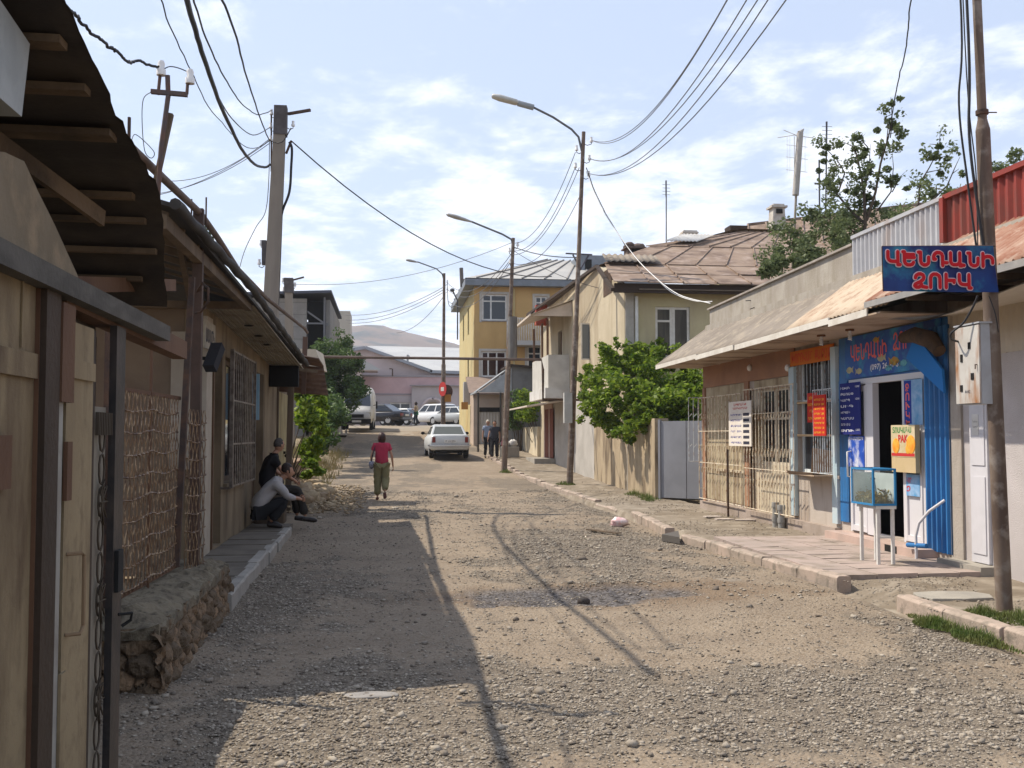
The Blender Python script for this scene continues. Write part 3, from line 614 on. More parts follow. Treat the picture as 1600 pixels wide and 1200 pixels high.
g1 = MB(); bars(g1, -sy(1300), -sy(1330), 1.05, 2.3, 0.30, 9, 0.006)
for k in (1.05, 2.3): g1.tube([FS.p(-sy(1300), 0.3, k), FS.p(-sy(1300), 0.0, k)], 0.008, 5)
o = g1.build('security_grille', barb, None); tag(o, 'pale blue grey bars standing out between hatch and blue shop, behind the red price list', 'grille', 'security grilles of the shops')
# open grille leaf standing out from the far corner
g1 = MB(); p0 = P(1113, 640, y=YE+0.1); xa = P(1076, 640, y=YE+0.1).x
for i in range(6):
    x = xa+(p0.x-xa)*i/5; g1.tube([(x, YE+0.1, 1.06), (x, YE+.1, 2.42)], 0.008, 5)
for z in (1.06, 2.42): g1.tube([(xa, YE+.1, z), (p0.x+0.02, YE+.1, z)], 0.009, 5)
for z in (1.35, 2.0):
    for i in range(5): x = xa+(p0.x-xa)*i/5; g1.tube([(x, YE+.1, z), (x+0.07, YE+.1, z+0.08)], 0.006, 4)
o = g1.build('open_grille', barb, None); tag(o, 'grey grille leaf swung open at the far corner before the grey gate', 'grille')
# canopy post rusty
mb = MB(); p = P(1163, 815, z=0.05); mb.tube([(6.45, sy(1163)+.2, 0.0), (6.45, sy(1163)+.2, 1.35)], 0.022, 7); o = mb.build('rusty_post', M_['steel'], None); tag(o, 'thin rusty post standing before the farthest shop window', 'post')
# rail running along all grilles + serving shelf with cardboard
mb = MB(); s0_, s1_ = -sy(1262), -sy(1306)
FS.box(mb, s0_, s1_, 0.0, 0.36, 1.0, 1.02); o = mb.build('serving_shelf', mat('shelf_ply', (0.46, 0.35, 0.24), (0.38, 0.28, 0.2), 4), None); tag(o, 'thin wooden serving shelf under the barred hatch window', 'shelf')
mb = MB(); mb.hexa([FS.p(s0_+.02, -.05, 1.03), FS.p(s1_-.05, -.05, 1.03), FS.p(s1_-.05, -.03, 1.03), FS.p(s0_+.02, -.03, 1.03), FS.p(s0_+.06, -.06, 1.42), FS.p(s1_-.05, -.06, 1.37), FS.p(s1_-.05, -.04, 1.37), FS.p(s0_+.06, -.04, 1.42)])
mb.hexa([FS.p(s0_+.1, 0.1, 1.021), FS.p(s1_-.1, 0.1, 1.021), FS.p(s1_-.06, 0.36, 1.021), FS.p(s0_+.06, 0.38, 1.021), FS.p(s0_+.1, 0.1, 1.03), FS.p(s1_-.1, 0.1, 1.03), FS.p(s1_-.06, 0.36, 1.05), FS.p(s0_+.06, 0.38, 1.06)])
o = mb.build('hatch_shade_panel', mat('hatch_shade_cardboard', (0.055, 0.03, 0.017), (0.075, 0.045, 0.025), 4), None); tag(o, 'dark brown panel painting the shade of the open hatch, with cardboard on its shelf', 'cardboard')  # upright panel coloured dark as shade in the open hatch; cardboard on shelf
mb = MB(); FS.box(mb, win3[0]+.02, win3[1], 0.004, 0.02, 1.60, 1.635); FS.box(mb, win3[0]+.02, win3[1], 0.004, 0.02, 2.13, 2.16); o = mb.build('hatch_rail', mat('bare_pine', (0.52, 0.36, 0.2), (0.44, 0.3, 0.17), 4), None); tag(o, 'pair of bare pine rails across the hatch window', 'rail')
# pipes on the wall foot
for k, (px, lb) in enumerate(((1225, 'thicker grey drain pipe stub at the wall foot, farther of two'), (1234, 'shorter grey drain pipe stub at the wall foot, nearer the hatch'))):
    mb = MB(); c = FS.p(-sy(px), 0.17, 0); mb.tube([c+Vector((0, 0, -.05)), c+Vector((0, 0, .48-.03*k))], 0.055, 10); mb.tube([c+Vector((0, 0, .16)), c+Vector((0, 0, .24))], 0.065, 10); mb.tube([c+Vector((0, 0, .40-.03*k)), c+Vector((0, 0, .485-.03*k))], 0.065, 10)
    o = mb.build('drain_pipe', mat('grey_pvc', (0.33, 0.32, 0.30), (0.24, 0.23, 0.21), 6, 0.6), None); tag(o, lb, 'pipe', 'drain pipe stubs')
# ---- signs
def board(name, label, s0, s1, z0, z1, d, m, th=0.02, lines=(), tilt=0.0, cat='sign', group=None):
    r = thing(name, label, cat, group); mb = MB()
    FS.box(mb, s0, s1, d, d+th, z0, z1); mb.build('board', m, r); ex_ = {}
    for (st, a, b, zz, h, tm, bold) in lines:
        k = ex_.setdefault(tm, MB()); put_text(k, st, FS.p(s0+(s1-s0)*a, d+th, z0+(z1-z0)*zz), FS.u, (0, 0, 1), (s1-s0)*(b-a), (z1-z0)*h, bold=bold, depth=0.002)
    for tm, k in ex_.items(): k.build('lettering', MATS[tm], r)
    base(r, FS.p((s0+s1)/2, d, z0)); return r
redl = mat('red_letter', (0.50, 0.03, 0.03)); bluel = mat('blue_letter', (0.05, 0.05, 0.30)); whl = mat('white_letter', (0.80, 0.80, 0.82)); yel = mat('yellow_letter', (0.85, 0.45, 0.03)); dkl = mat('black_block', (0.03, 0.03, 0.05)); orl = mat('orange_red_letter', (0.62, 0.07, 0.02)); pil = mat('palered_letter', (0.72, 0.16, 0.14))
# price poster, 4 white board with rust edge
pz0, pz1 = PS(1158, 697, 6.5).z, PS(1158, 627, 6.5).z; a = -Y6(1140, 6.5); b = -Y6(1175, 6.5)
items = ['ԽՄՈՐԵՂԵՆ', 'ԽՈՐՈՎԱԾ', 'ՔԱԲԱԲ', 'ՀԱՑ  ՏՈՆ', 'ԲԱՆՋԱՐ ՍԵՂ', 'ԺԵՆԳՅԱԼ']
ln = [('ԱՊՐԱՆՔ', .25, .8, .90, .055, 'red_letter', .02), ('ԿԱՀԿԱՐԱՍԻ', .2, .88, .815, .055, 'red_letter', .02)]
for i, st in enumerate(items):
    z = .68-.125*i; ln += [(st, .10, .58, z, .045, 'blue_letter', .02), ('■', .66, .92, z-.012, .065, 'black_block', .0)]
board('price_board', 'white price board with red heading and blue rows, hung before the farthest window', a, b, pz0, pz1, 0.22, mat('poster_white', (0.72, 0.66, 0.58), (0.66, 0.58, 0.50), 3), lines=ln)
# orange fascia sign
z0, z1 = 2.90, 3.12
board('shop_sign', 'long orange sign with dark red letters above the hatch window', -sy(1240), -sy(1308), PS(1280, 566).z, PS(1280, 542).z, 0.03, mat('orange_sign', (0.62, 0.17, 0.01), (0.56, 0.14, 0.01), 3), lines=[('ԽՈՐՈՎԱԾ  ՔԱԲԱԲ', .05, .95, .2, .6, 'orange_red_letter', .03)])
board('red_notice', 'narrow red notice with yellow rows hung inside the hatch window', -sy(1268), -sy(1283), PS(1275, 660).z, PS(1275, 614).z, 0.05, mat('red_card', (0.50, 0.02, 0.01)), lines=[('ՍՈՒՐՃ', .2, .8, .78, .1, 'yellow_letter', .02), ('ՀԱՄԲՈՒՐԳԵՐ', .05, .95, .55, .1, 'yellow_letter', .02), ('ՀՈԹ', .25, .75, .33, .1, 'yellow_letter', .02), ('ԴՈԳ 150', .1, .9, .08, .1, 'yellow_letter', .02)])
ln = []
for i, st in enumerate(['ԽՈՐՈՎԱԾ 250', 'ՔԱԲԱԲ  200', 'ԻՔԻԲԻՐ  150', 'ԲՐԴՈՒՃ  200', 'ԽԱՉԱՊՈՒՐԻ  100', 'ՀԱՄԲՈՒՐԳԵՐ  200', 'ՊԵՐԱՇԿԻ  50', 'ԼԱՀՄԱՋՈ  150']): ln.append((st, .1, .9, .86-.115*i, .05, 'yellow_letter', .02))
board('menu_board', 'red menu board with yellow price rows beside the blue shop', -sy(1303)+.0, -sy(1322)+.02, PS(1313, 681, 6.4).z, PS(1313, 614, 6.4).z, 0.31, MATS['red_card'], lines=ln)
# ---- blue fish shop front
blue = mat('blue_cladding', (0.03, 0.17, 0.42), (0.022, 0.125, 0.33), 1.5, 0.5, 0.05, dirt=(.05, .10, .19), dscale=2.5, dth=(.5, .7))
fish = thing('fish_shop_front', 'bright blue shop front of the fish seller with open white door', 'shop front')
mb = MB(); z_t = 3.06
mb.sheet(FS.p(-sy(1452), 0.045, 0.20), FS.p(-sy(1491), 0.045, 0.20)-FS.p(-sy(1452), 0.045, 0.20), (0, 0, 2.75), 5, 0.022, prof='box')
FS.box(mb, -sy(1314), -sy(1327), 0.003, 0.03, 0.35, 2.42); FS.box(mb, -sy(1314), -sy(1492), 0.003, 0.02, 2.41, 3.05); mb.build('cladding', blue, fish)
wpv = mat('white_pvc', (0.62, 0.61, 0.63), rough=0.35)
mb = MB(); A, B = dr
FS.box(mb, A, B+.02, -0.04, 0.04, 2.34, 2.42); FS.box(mb, A-.0, A+.05, -0.04, 0.04, 0.24, 2.338); FS.box(mb, B-.05, B+.01, -0.04, 0.04, 0.24, 2.338)
c1 = -sy(1358); c2 = -sy(1369); FS.box(mb, c1, c2, -0.04, 0.05, 0.24, 2.338); c3 = -sy(1415)
FS.box(mb, c3, c3+.05, -0.04, 0.05, 0.24, 2.338); mb.build('door_frame', wpv, fish)
def leaf(s0, s1, name, lab):
    k = MB(); FS.box(k, s0, s0+.05, -0.02, 0.055, 0.26, 2.32); FS.box(k, s1-.05, s1, -0.02, 0.055, 0.26, 2.32)
    for z0, z1 in ((0.26, 0.34), (0.98, 1.06), (2.24, 2.32)): FS.box(k, s0+.05, s1-.05, -0.02, 0.053, z0, z1)
    FS.box(k, s0+.05, s1-.05, -0.005, 0.03, 0.34, 0.98); o = k.build(name, wpv, fish, lab)
    g = MB(); FS.box(g, s0+.05, s1-.05, 0.0, 0.02, 1.06, 2.24); g.build('pane', glassmat('pale_glass', (0.25, 0.30, 0.34)), o); return o
leaf(A+.05, c1-.0, 'door_leaf', 'door leaf carrying the blue price list'); lf = leaf(c3+.05, B-.05, 'door_leaf', 'door leaf carrying posters')
mb = MB(); hx = A+.09; mb.tube([FS.p(hx, 0.06, 1.02), FS.p(hx, .12, 1.03), FS.p(hx, .12, 1.38), FS.p(hx, .06, 1.39)], 0.014, 6); mb.build('door_handle', M_['white'], fish)
# tiled step
mb = MB(); FS.box(mb, -sy(1316), -sy(1462), 0.0, 0.30, 0.02, 0.22); mb.build('doorstep', mat('tile_step', (0.52, 0.38, 0.32), (0.44, 0.33, 0.28), 3, 0.5), fish)
mb = MB(); FS.box(mb, -sy(1413), -sy(1432), 0.301, 0.305, 0.04, 0.21); mb.build('drain_opening', M_['dark'], fish)
base(fish, FS.p(-13.4, 0, 0.05))
# interior: blue counter glimpsed through the door
ct = MB(); ct.box(7.5, 8.1, 12.3, 14.3, 0.165, 1.15); o = ct.build('shop_counter', mat('counter_blue', (0.01, 0.10, 0.36)), None); tag(o, 'dark blue counter standing inside the fish shop doorway', 'counter')
# banner with fish pattern
bn = thing('fish_banner', 'blue banner with red lettering and painted fish above the shop door', 'banner')
bm_ = mat('banner_print', (0.012, 0.06, 0.30), (0.01, 0.10, 0.36), 1.4, 0.5, 0.0, c3=(0.03, 0.25, 0.42), c3scale=3.0)
mb = MB(); b0, b1 = -sy(1326), -sy(1478); zb = 2.43
mb.prism([FS.p(b0, .032, zb), FS.p(b1-0.1, .032, zb+.03), FS.p(b1+.0, .032, zb+.62), FS.p(b0, .032, zb+.60)], FS.n*0.012); mb.build('cloth', bm_, bn)
mb = MB(); put_glyphs(mb, 'ԿԵՆԴԱՆԻ', FS.p(b0+.20, .045, 2.68), FS.u, (0, 0, 1), 1.12, 0.24, .030, .003); put_glyphs(mb, 'ՁՈՒԿ', FS.p(b0+1.48, .045, 2.74), FS.u, (0, 0, 1), 0.62, 0.24, .030, .003); mb.build('lettering', pil, bn)
mb = MB(); put_text(mb, '(097) 26 61 61', FS.p(b0+.82, .045, 2.50), FS.u, (0, 0, 1), .85, .10, bold=.01, depth=.003); mb.build('lettering', whl, bn)
def fishshape(mb, c, L_, m=0, flip=1):
    pts = [(-.5, 0), (-.3, .16), (0, .22), (.28, .10), (.5, .22), (.42, 0), (.5, -.2), (.28, -.09), (0, -.2), (-.3, -.15)]
    mb.prism([FS.p(c[0]+flip*a*L_, .046, c[1]+b*L_) for a, b in pts], FS.n*0.002, m)
mb = MB(); fishshape(mb, (b0+.16, 2.56), .24); fishshape(mb, (b0+.45, 2.53), .22, 0, -1); fishshape(mb, (b0+1.15, 2.67), .26); mb.build('fish_print', mat('fish_yellow', (0.50, 0.46, 0.25), (0.36, 0.34, 0.24), 14), bn)
mb = MB(); fishshape(mb, (b0+1.5, 2.60), .30, 0, -1); fishshape(mb, (b0+1.0, 2.93), .2); mb.build('fish_print', mat('fish_orange', (0.50, 0.22, 0.04), (0.3, 0.3, 0.1), 12), bn)
mb = MB(); fishshape(mb, (b0+1.35, 2.52), .2); fishshape(mb, (b0+1.75, 2.56), .22, 0, -1); mb.build('fish_print', mat('fish_teal', (0.16, 0.42, 0.46), (0.1, 0.3, 0.4), 12), bn)
base(bn, FS.p(b0, .03, zb))
# folded awning remnant over the right of the door
aw = thing('folded_awning', 'blue folded awning arm with dark rolled cloth by the meter box', 'awning')
mb = MB(); mb.prism([FS.p(-sy(1437), .14, 2.60), FS.p(-sy(1452), .14, 2.88), FS.p(-sy(1494), .14, 2.40), FS.p(-sy(1496), .14, 2.12)], FS.n*0.03); mb.build('arm', mat('awning_blue', (0.02, 0.17, 0.48)), aw)
mb = MB(); mb.tube([FS.p(-sy(1434), .18, 2.86), FS.p(-sy(1455), .2, 2.87), FS.p(-sy(1478), .18, 2.78), FS.p(-sy(1492), .18, 2.62)], [.07, .1, .11, .08], 9); mb.build('rolled_cloth', mat('dark_cloth', (0.05, 0.035, 0.025), (0.10, 0.06, 0.035), 6, 0.9), aw)
base(aw, FS.p(-sy(1452), .1, 2.2))
# menu on the left leaf and posters
ln = []
for i, st in enumerate(['ԻՇԽԱՆ', 'ԹԱՌԱՓ', 'ԿԱՐՊ', 'ՍԻԳ', 'ԽԵՑԳԵՏԻՆ', 'ԿԱՐԱՍ', 'ԲԱԴԻ ՄԻՍ', 'ՁՈՒ']): ln.append((st, .05, .5+.18*((i*3) % 2), .88-.118*i, .045, 'white_letter', .02))
for i in (0, 2, 7): ln.append(('1200', .78, .97, .9-.118*i, .035, 'white_letter', .01))
board('price_list', 'dark blue price list with white rows on the left door leaf', -sy(1324), -sy(1356), PS(1340, 679).z, PS(1340, 598).z, 0.10, mat('navy_card', (0.012, 0.02, 0.16)), th=.012, lines=ln)
board('fish_poster', 'blue poster with white splash below the dark blue price list', -sy(1331), -sy(1356), PS(1340, 729).z, PS(1340, 681).z, 0.058, mat('poster_splash', (0.012, 0.06, 0.38), (0.02, 0.10, 0.50), 4, 0.5, 0.0, c3=(0.6, 0.62, 0.7), c3scale=4), th=.006, lines=[('ՁԿՆԱՄԹԵՐՔ', .05, .95, .86, .1, 'white_letter', .02)])
u0, u1 = -sy(1420), -sy(1449)
r = board('vertical_poster', 'tall blue poster with red upright letters high on the right door leaf', u0, u1, PS(1432, 664).z, PS(1432, 593).z, 0.058, mat('poster_sky', (0.10, 0.30, 0.55), (0.30, 0.45, 0.65), 6, 0.5), th=.004, lines=[])
mb = MB(); 
for i, ch in enumerate('ՁՈՒԿԵՐ'): put_text(mb, ch, FS.p(u0+.05, .0625, PS(1432, 596).z-.12-.118*i), FS.u, (0, 0, 1), .09, .095, bold=.04, depth=.003)
o = mb.build('lettering', pil, r); o.matrix_parent_inverse = Matrix.Translation(-r.location)
mb = MB(); FS.box(mb, u0+.0, u0+.19, .0622, .0632, PS(1432, 662).z, PS(1432, 593).z-.01); o = mb.build('strip', mat('poster_navy', (0.02, 0.05, 0.30)), r); o.matrix_parent_inverse = Matrix.Translation(-r.location)
board('charcoal_box', 'cardboard poster with pumpkins and green and red lettering hung on the right door leaf', -sy(1410), -sy(1448), PS(1430, 738).z, PS(1430, 664).z, 0.10, mat('box_card', (0.55, 0.42, 0.24), (0.50, 0.38, 0.2), 3), th=.06)
pk = thing('pumpkin_poster', 'bright printed panel with orange fruit and PAK on the cardboard', 'poster'); mb = MB()
zt, zm = PS(1430, 664).z, PS(1430, 714).z; s0_, s1_ = -sy(1410)+.002, -sy(1448)-.002
FS.box(mb, s0_, s1_, .161, .164, zm, zt); mb.build('print', mat('print_cream', (0.62, 0.52, 0.34), (0.50, 0.40, 0.20), 3, 0.5), pk)
mb = MB(); put_text(mb, 'ՏՈՍԿԱՆԱ', FS.p(s0_+.05, .164, zt-.10), FS.u, (0, 0, 1), .5, .075, bold=.03, depth=.002); mb.build('lettering', mat('green_letter', (0.03, 0.22, 0.05)), pk)
mb = MB(); put_text(mb, 'PAK', FS.p(s0_+.2, .164, zt-.22), FS.u, (0, 0, 1), .24, .09, bold=.04, depth=.002); FS.box(mb, s0_+.01, s1_-.01, .165, .166, zm+.01, zm+.05); mb.build('lettering', redl, pk)
mb = MB()
for a_, z_, r_ in ((.13, .14, .10), (.52, .16, .12), (.44, .10, .06)): mb.ell(FS.p(s0_+a_, .165, zm+z_), (.004, r_, r_), 14, 10)
mb.build('fruit_print', mat('fruit_orange', (0.75, 0.25, 0.02), (0.7, 0.40, 0.05), 12), pk); base(pk, FS.p(s0_, .16, zm))
board('small_poster', 'small blue and red poster low on the right door leaf', -sy(1421), -sy(1442), PS(1432, 775).z, PS(1432, 741).z, 0.058, MATS['poster_sky'], th=.004, lines=[('ՆՈՐ', .05, .4, .6, .25, 'red_letter', .03), ('Չ', .05, .3, .15, .3, 'red_letter', .03)])
# aquarium on a white stand
tk = thing('aquarium', 'blue framed glass fish tank with weed standing on the white stand', 'aquarium')
c = P(1364, 880, z=0.1); tx0, tx1, ty0, ty1 = 5.60, 6.14, 12.08, 12.75
T0 = P(1363, 780, x=5.60); zt0, zt1 = P(1363, 790, x=5.62).z, P(1363, 732, x=5.62).z
ty0 = P(1364, 780, x=5.6).y; tx1 = P(1401, 780, y=ty0).x; ty1 = P(1330, 780, x=5.6).y
mb = MB(); e = .022
for x in (5.6, tx1-e):
    for y_ in (ty0, ty1-e): mb.box(x, x+e, y_, y_+e, zt0+e, zt1-e)
for z in (zt0, zt1-e):
    mb.box(5.6, tx1, ty0, ty0+e, z, z+e); mb.box(5.6, tx1, ty1-e, ty1, z, z+e); mb.box(5.6, 5.6+e, ty0+e, ty1-e, z, z+e); mb.box(tx1-e, tx1, ty0+e, ty1-e, z, z+e)
mb.box(5.6+.002, tx1-.002, ty0+.002, ty1-.002, zt0-.0, zt0+.012); mb.build('frame', mat('tank_blue', (0.03, 0.20, 0.42)), tk)
gm = bpy.data.materials.new('tank_glass'); gm.use_nodes = True; gb = gm.node_tree.nodes['Principled BSDF']; gb.inputs['Base Color'].default_value = (0.62, 0.72, 0.70, 1); gb.inputs['Roughness'].default_value = 0.05; gb.inputs['Alpha'].default_value = 0.14
mb = MB(); i_ = .006
mb.quad((5.6+i_, ty0+e, zt0), (5.6+i_, ty1-e, zt0), (5.6+i_, ty1-e, zt1), (5.6+i_, ty0+e, zt1)); mb.quad((5.6+e, ty0+i_, zt0), (tx1-e, ty0+i_, zt0), (tx1-e, ty0+i_, zt1), (5.6+e, ty0+i_, zt1)); mb.build('glass', gm, tk)
mb = MB(); mb.quad((5.62, ty1-.02, zt0+.01), (tx1-.02, ty1-.02, zt0+.01), (tx1-.02, ty1-.02, zt1-.06), (5.62, ty1-.02, zt1-.06)); mb.quad((tx1-.02, ty0+.02, zt0+.01), (tx1-.02, ty1-.02, zt0+.01), (tx1-.02, ty1-.02, zt1-.06), (tx1-.02, ty0+.02, zt1-.06)); mb.build('back_film', mat('tank_back', (0.50, 0.56, 0.54), (0.40, 0.46, 0.44), 3), tk)
mb = MB(); rr = random.Random(3)
for _ in range(900):
    x, y_ = rr.uniform(5.63, tx1-.03), rr.uniform(ty0+.03, ty1-.03); z = zt0+.02+abs(rr.gauss(0, .055)); s_ = rr.uniform(.012, .03); a = Vector((rr.uniform(-1, 1), rr.uniform(-1, 1), rr.uniform(0, 1))).normalized()*s_; b = a.cross(Vector((.3, .5, .8))).normalized()*s_*.6
    q = Vector((x, y_, z)); mb.add([q-a, q+b, q+a, q-b], [(0, 1, 2, 3)])
mb.build('weed', mat('pond_weed', (0.22, 0.18, 0.05), (0.34, 0.27, 0.10), 20, 0.6), tk)
mb = MB()
for (x, y_, z, L_) in ((5.66, ty0+.12, zt1-.12, .07), (5.85, ty0+.25, zt0+.16, .06)): mb.ell((x, y_, z), (.012, L_, .018), 8, 6)
mb.build('fish', mat('fish_dark', (0.08, 0.07, 0.06)), tk); base(tk, (5.6, ty0, zt0))
st_ = thing('tank_stand', 'white metal stand carrying the blue fish tank on the forecourt', 'stand')
for x in (5.66, tx1-.05):
    for y_ in (ty0+.03, ty1-.12): k = MB(); k.box(x, x+.035, y_, y_+.035, 0.12, zt0-.04); k.build('leg', mat('stand_white', (0.66, 0.65, 0.62), (0.55, 0.53, 0.50), 6), st_)
k = MB(); k.box(5.64, tx1, ty0+.01, ty1-.06, zt0-.039, zt0-.002); k.build('frame', MATS['stand_white'], st_)
k = MB(); k.box(tx1-.045, tx1-.02, ty0+.066, ty1-.121, .42, .445); k.box(5.696, tx1-.051, ty0+.04, ty0+.06, .42, .445); k.build('stretcher', MATS['stand_white'], st_); base(st_, (5.6, ty0, .12))
# curved white handrail
mb = MB(); a = FS.p(-sy(1466), .32, 0.05); mb.tube([a, a+Vector((0, 0, .35)), a+Vector((0.03, -.02, .50)), a+Vector((0.12, -.1, .65)), a+Vector((.26, -.22, .79))], 0.018, 8); o = mb.build('handrail', wpv, None); tag(o, 'curved white pipe rail rising beside the blue cladding', 'rail')
mb = MB(); mb.tube([FS.p(-sy(1455), .34, .27), FS.p(-sy(1478), .28, .29)], .03, 10); o = mb.build('pipe_stub', blue, None); tag(o, 'short blue pipe lying on the step by the white rail', 'pipe')
# plants/scroll iron by the door: small bicycle-like white iron seat remains
mb = MB(); c0 = FS.p(-sy(1408), -.12, .75)
for r_, sgn in ((.09, 1), (.06, -1)): mb.tube([c0+FS.u*(math.cos(t)*r_*(1-t*.1))*sgn+Vector((0, 0, math.sin(t)*r_*(1-t*.1)+(.0 if sgn > 0 else -.16))) for t in np.linspace(0, 5.2, 16)], .008, 5)
mb.tube([c0+Vector((0, 0, .1)), c0+Vector((0, 0, -.55))], .010, 5); mb.tube([c0+Vector((.05, 0, -.54)), c0+FS.u*.22+Vector((0, 0, -.54))], .02, 6); o = mb.build('iron_scroll_stand', M_['white'], None); tag(o, 'white scrolled iron stand just inside the fish shop door', 'stand')
# lamps under the eaves
def bulb(x, y_, z, lab, name='ceiling_lamp'):
    r = thing(name, lab, 'lamp', 'lamps under the shop eaves'); k = MB(); k.tube([(x, y_, z+.0), (x, y_, z-.025)], .06, 10); k.build('rose', mat('brown_plastic', (0.16, 0.07, 0.03)), r)
    k = MB(); k.tube([(x, y_, z-.025), (x, y_, z-.06)], .02, 8); 
    pts = [(x+.022*math.cos(t*6.28*4), y_+.022*math.sin(t*6.28*4), z-.06-.09*t) for t in np.linspace(0, 1, 28)]
    k.tube(pts, .009, 5); k.build('bulb', M_['porc'], r); base(r, (x, y_, z))
bulb(6.25, 13.6, ez-.057, 'spiral bulb under the eaves before the blue banner'); q = P(1283, 520, x=6.2); bulb(6.2, q.y, ez-.057, 'bulb under the eaves above the orange sign')
for px, lb in ((1176, 'small round lamp on the terracotta band by the poster'), (1236, 'small round lamp beside the orange sign')):
    k = MB(); q = PS(px, 575); k.ell(FS.p(-q.y, .06, q.z), (.05, .05, .06), 10, 8); o = k.build('wall_lamp', M_['porc'], None); tag(o, lb, 'lamp', 'round wall lamps')
# ================================================================ foreground right pole, sign, meter box
pr_ = thing('utility_pole', 'rusty steel pole at the right edge carrying the red lettered sign', 'pole')
k = MB(); b0 = Vector((5.41, 8.75, -.1)); t0 = Vector((5.275, 8.75, 5.55)); f_ = lambda z: b0+(t0-b0)*((z+.1)/5.65)
k.tube([f_(-.1), f_(2.3), f_(4.36)], [.070, .066, .062], 14); k.tube([f_(4.36), f_(4.46)], [.062, .040], 14, caps=False); k.tube([f_(4.46), f_(8.2)], [.040, .037], 12); k.build('shaft', M_['pole'], pr_)
k = MB(); k.tube([f_(4.50), f_(4.54)], .055, 12); k.tube([f_(4.52), f_(4.52)+Vector((.13, -.02, .0))], .006, 5); k.build('clamp', M_['steel'], pr_); base(pr_, (5.41, 8.75, 0))
# hanging fish sign (flat printed sheet on thin frame, facing along the street)
sg = thing('hanging_sign', 'dark blue sheet sign with large red Armenian letters on the near pole', 'sign'); yq = 8.62
p00 = P(1381, 455, y=yq); p01 = P(1379, 385, y=yq); p10 = P(1561, 456, y=yq); p11 = P(1552, 384, y=yq)
sgm = mat('sign_print', (0.010, 0.016, 0.10), (0.012, 0.045, 0.18), 2.5, 0.45, 0.0, c3=(0.02, 0.20, 0.30), c3scale=2.8)
vs = []; nx, nz = 24, 8
for j in range(nz+1):
    for i in range(nx+1):
        u = i/nx; v = j/nz; q = p00.lerp(p10, u).lerp(p01.lerp(p11, u), v)
        wv = .010*math.sin(u*9+v*3)*(1-v)*u - .05*max(0, u-.9)*10*.2*(1-v); vs.append(q+Vector((0, -wv, -0.01*max(0, .5-abs(u-.8))*(1-v))))
fs = [(j*(nx+1)+i, j*(nx+1)+i+1, (j+1)*(nx+1)+i+1, (j+1)*(nx+1)+i) for j in range(nz) for i in range(nx)]
k = MB(); k.add(vs, fs, 0, True); k.add([Vector(v)+Vector((0, .004, 0)) for v in vs], [f[::-1] for f in fs], 0, True); k.build('sheet', sgm, sg)
wL = p10.x-p00.x; H = p01.z-p00.z
for st, a, b, z, h in (('ԿԵՆԴԱՆԻ', .015, .955, .55, .37), ('ՁՈՒԿ', .235, .745, .055, .38)):
    k = MB(); put_glyphs(k, st, p00+Vector((wL*a-.008, -.016, H*z-.008)), (1, 0, 0), (0, 0, 1), wL*(b-a)+.016, H*h+.016, .046); k.build('letter_outline', mat('outline_pink', (0.72, 0.55, 0.58)), sg)
    k = MB(); put_glyphs(k, st, p00+Vector((wL*a, -.023, H*z)), (1, 0, 0), (0, 0, 1), wL*(b-a), H*h, .032); k.build('lettering', mat('sign_red', (0.50, 0.012, 0.02)), sg)
k = MB(); k.tube([p01+Vector((0, .01, 0)), p11+Vector((.02, .01, 0))], .008, 6); k.tube([p00+Vector((0, .01, 0)), p01+Vector((0, .01, 0))], .006, 6); k.tube([p11+Vector((-.15, .01, -.1)), p11+Vector((.01, .1, -.1))], .01, 6); k.build('frame', M_['steel'], sg); base(sg, p10)
# electricity meter box
mx_ = thing('meter_box', 'rust streaked white meter box with dark cut-outs on the near pole', 'box')
zb0, zb1 = P(1512, 632, y=8.9).z, P(1512, 512, y=8.9).z; yA = P(1531, 570, x=5.2).y; yB = P(1493, 570, x=5.2).y
bm2 = mat('meter_white', (0.54, 0.52, 0.48), (0.46, 0.43, 0.39), 3, 0.5, 0.05, dirt=(0.30, 0.13, 0.045), dscale=5.0, dth=(0.51, 0.66))
k = MB(); k.box(5.215, 5.36, yA, yB, zb0, zb1+.02); k.box(5.19, 5.37, yA-.015, yB+.01, zb1+.021, zb1+.035); k.build('cabinet', mat('meter_grey', (0.40, 0.41, 0.43), (0.34, 0.34, 0.35), 4, 0.5), mx_)
k = MB(); k.box(5.198, 5.213, yA+.005, yB-.005, zb0+.01, zb1+.01); d_ = k.build('door', bm2, mx_)
for px, py, w_, h_ in ((1515, 540, .04, .06), (1503, 560, .035, .07), (1520, 588, .045, .06), (1503, 607, .04, .06)):
    q = P(px, py, x=5.2); k = MB(); k.box(5.192, 5.197, q.y-w_/2, q.y+w_/2, q.z-h_/2, q.z+h_/2); k.build('cutout', M_['dark'], d_)
k = MB(); q = P(1527, 573, x=5.2); k.tube([(5.198, q.y, q.z+.02), (5.18, q.y, q.z+.02), (5.18, q.y, q.z-.02)], .006, 6); k.build('latch', M_['steel'], d_)
k = MB(); put_text(k, '4442', (5.1965, P(1508, 612, x=5.2).y, P(1508, 615, x=5.2).z), (0, -1, 0), (0, 0, 1), .09, .03, depth=.0); k.build('lettering', dkl, d_); base(mx_, (5.3, 8.9, zb0))
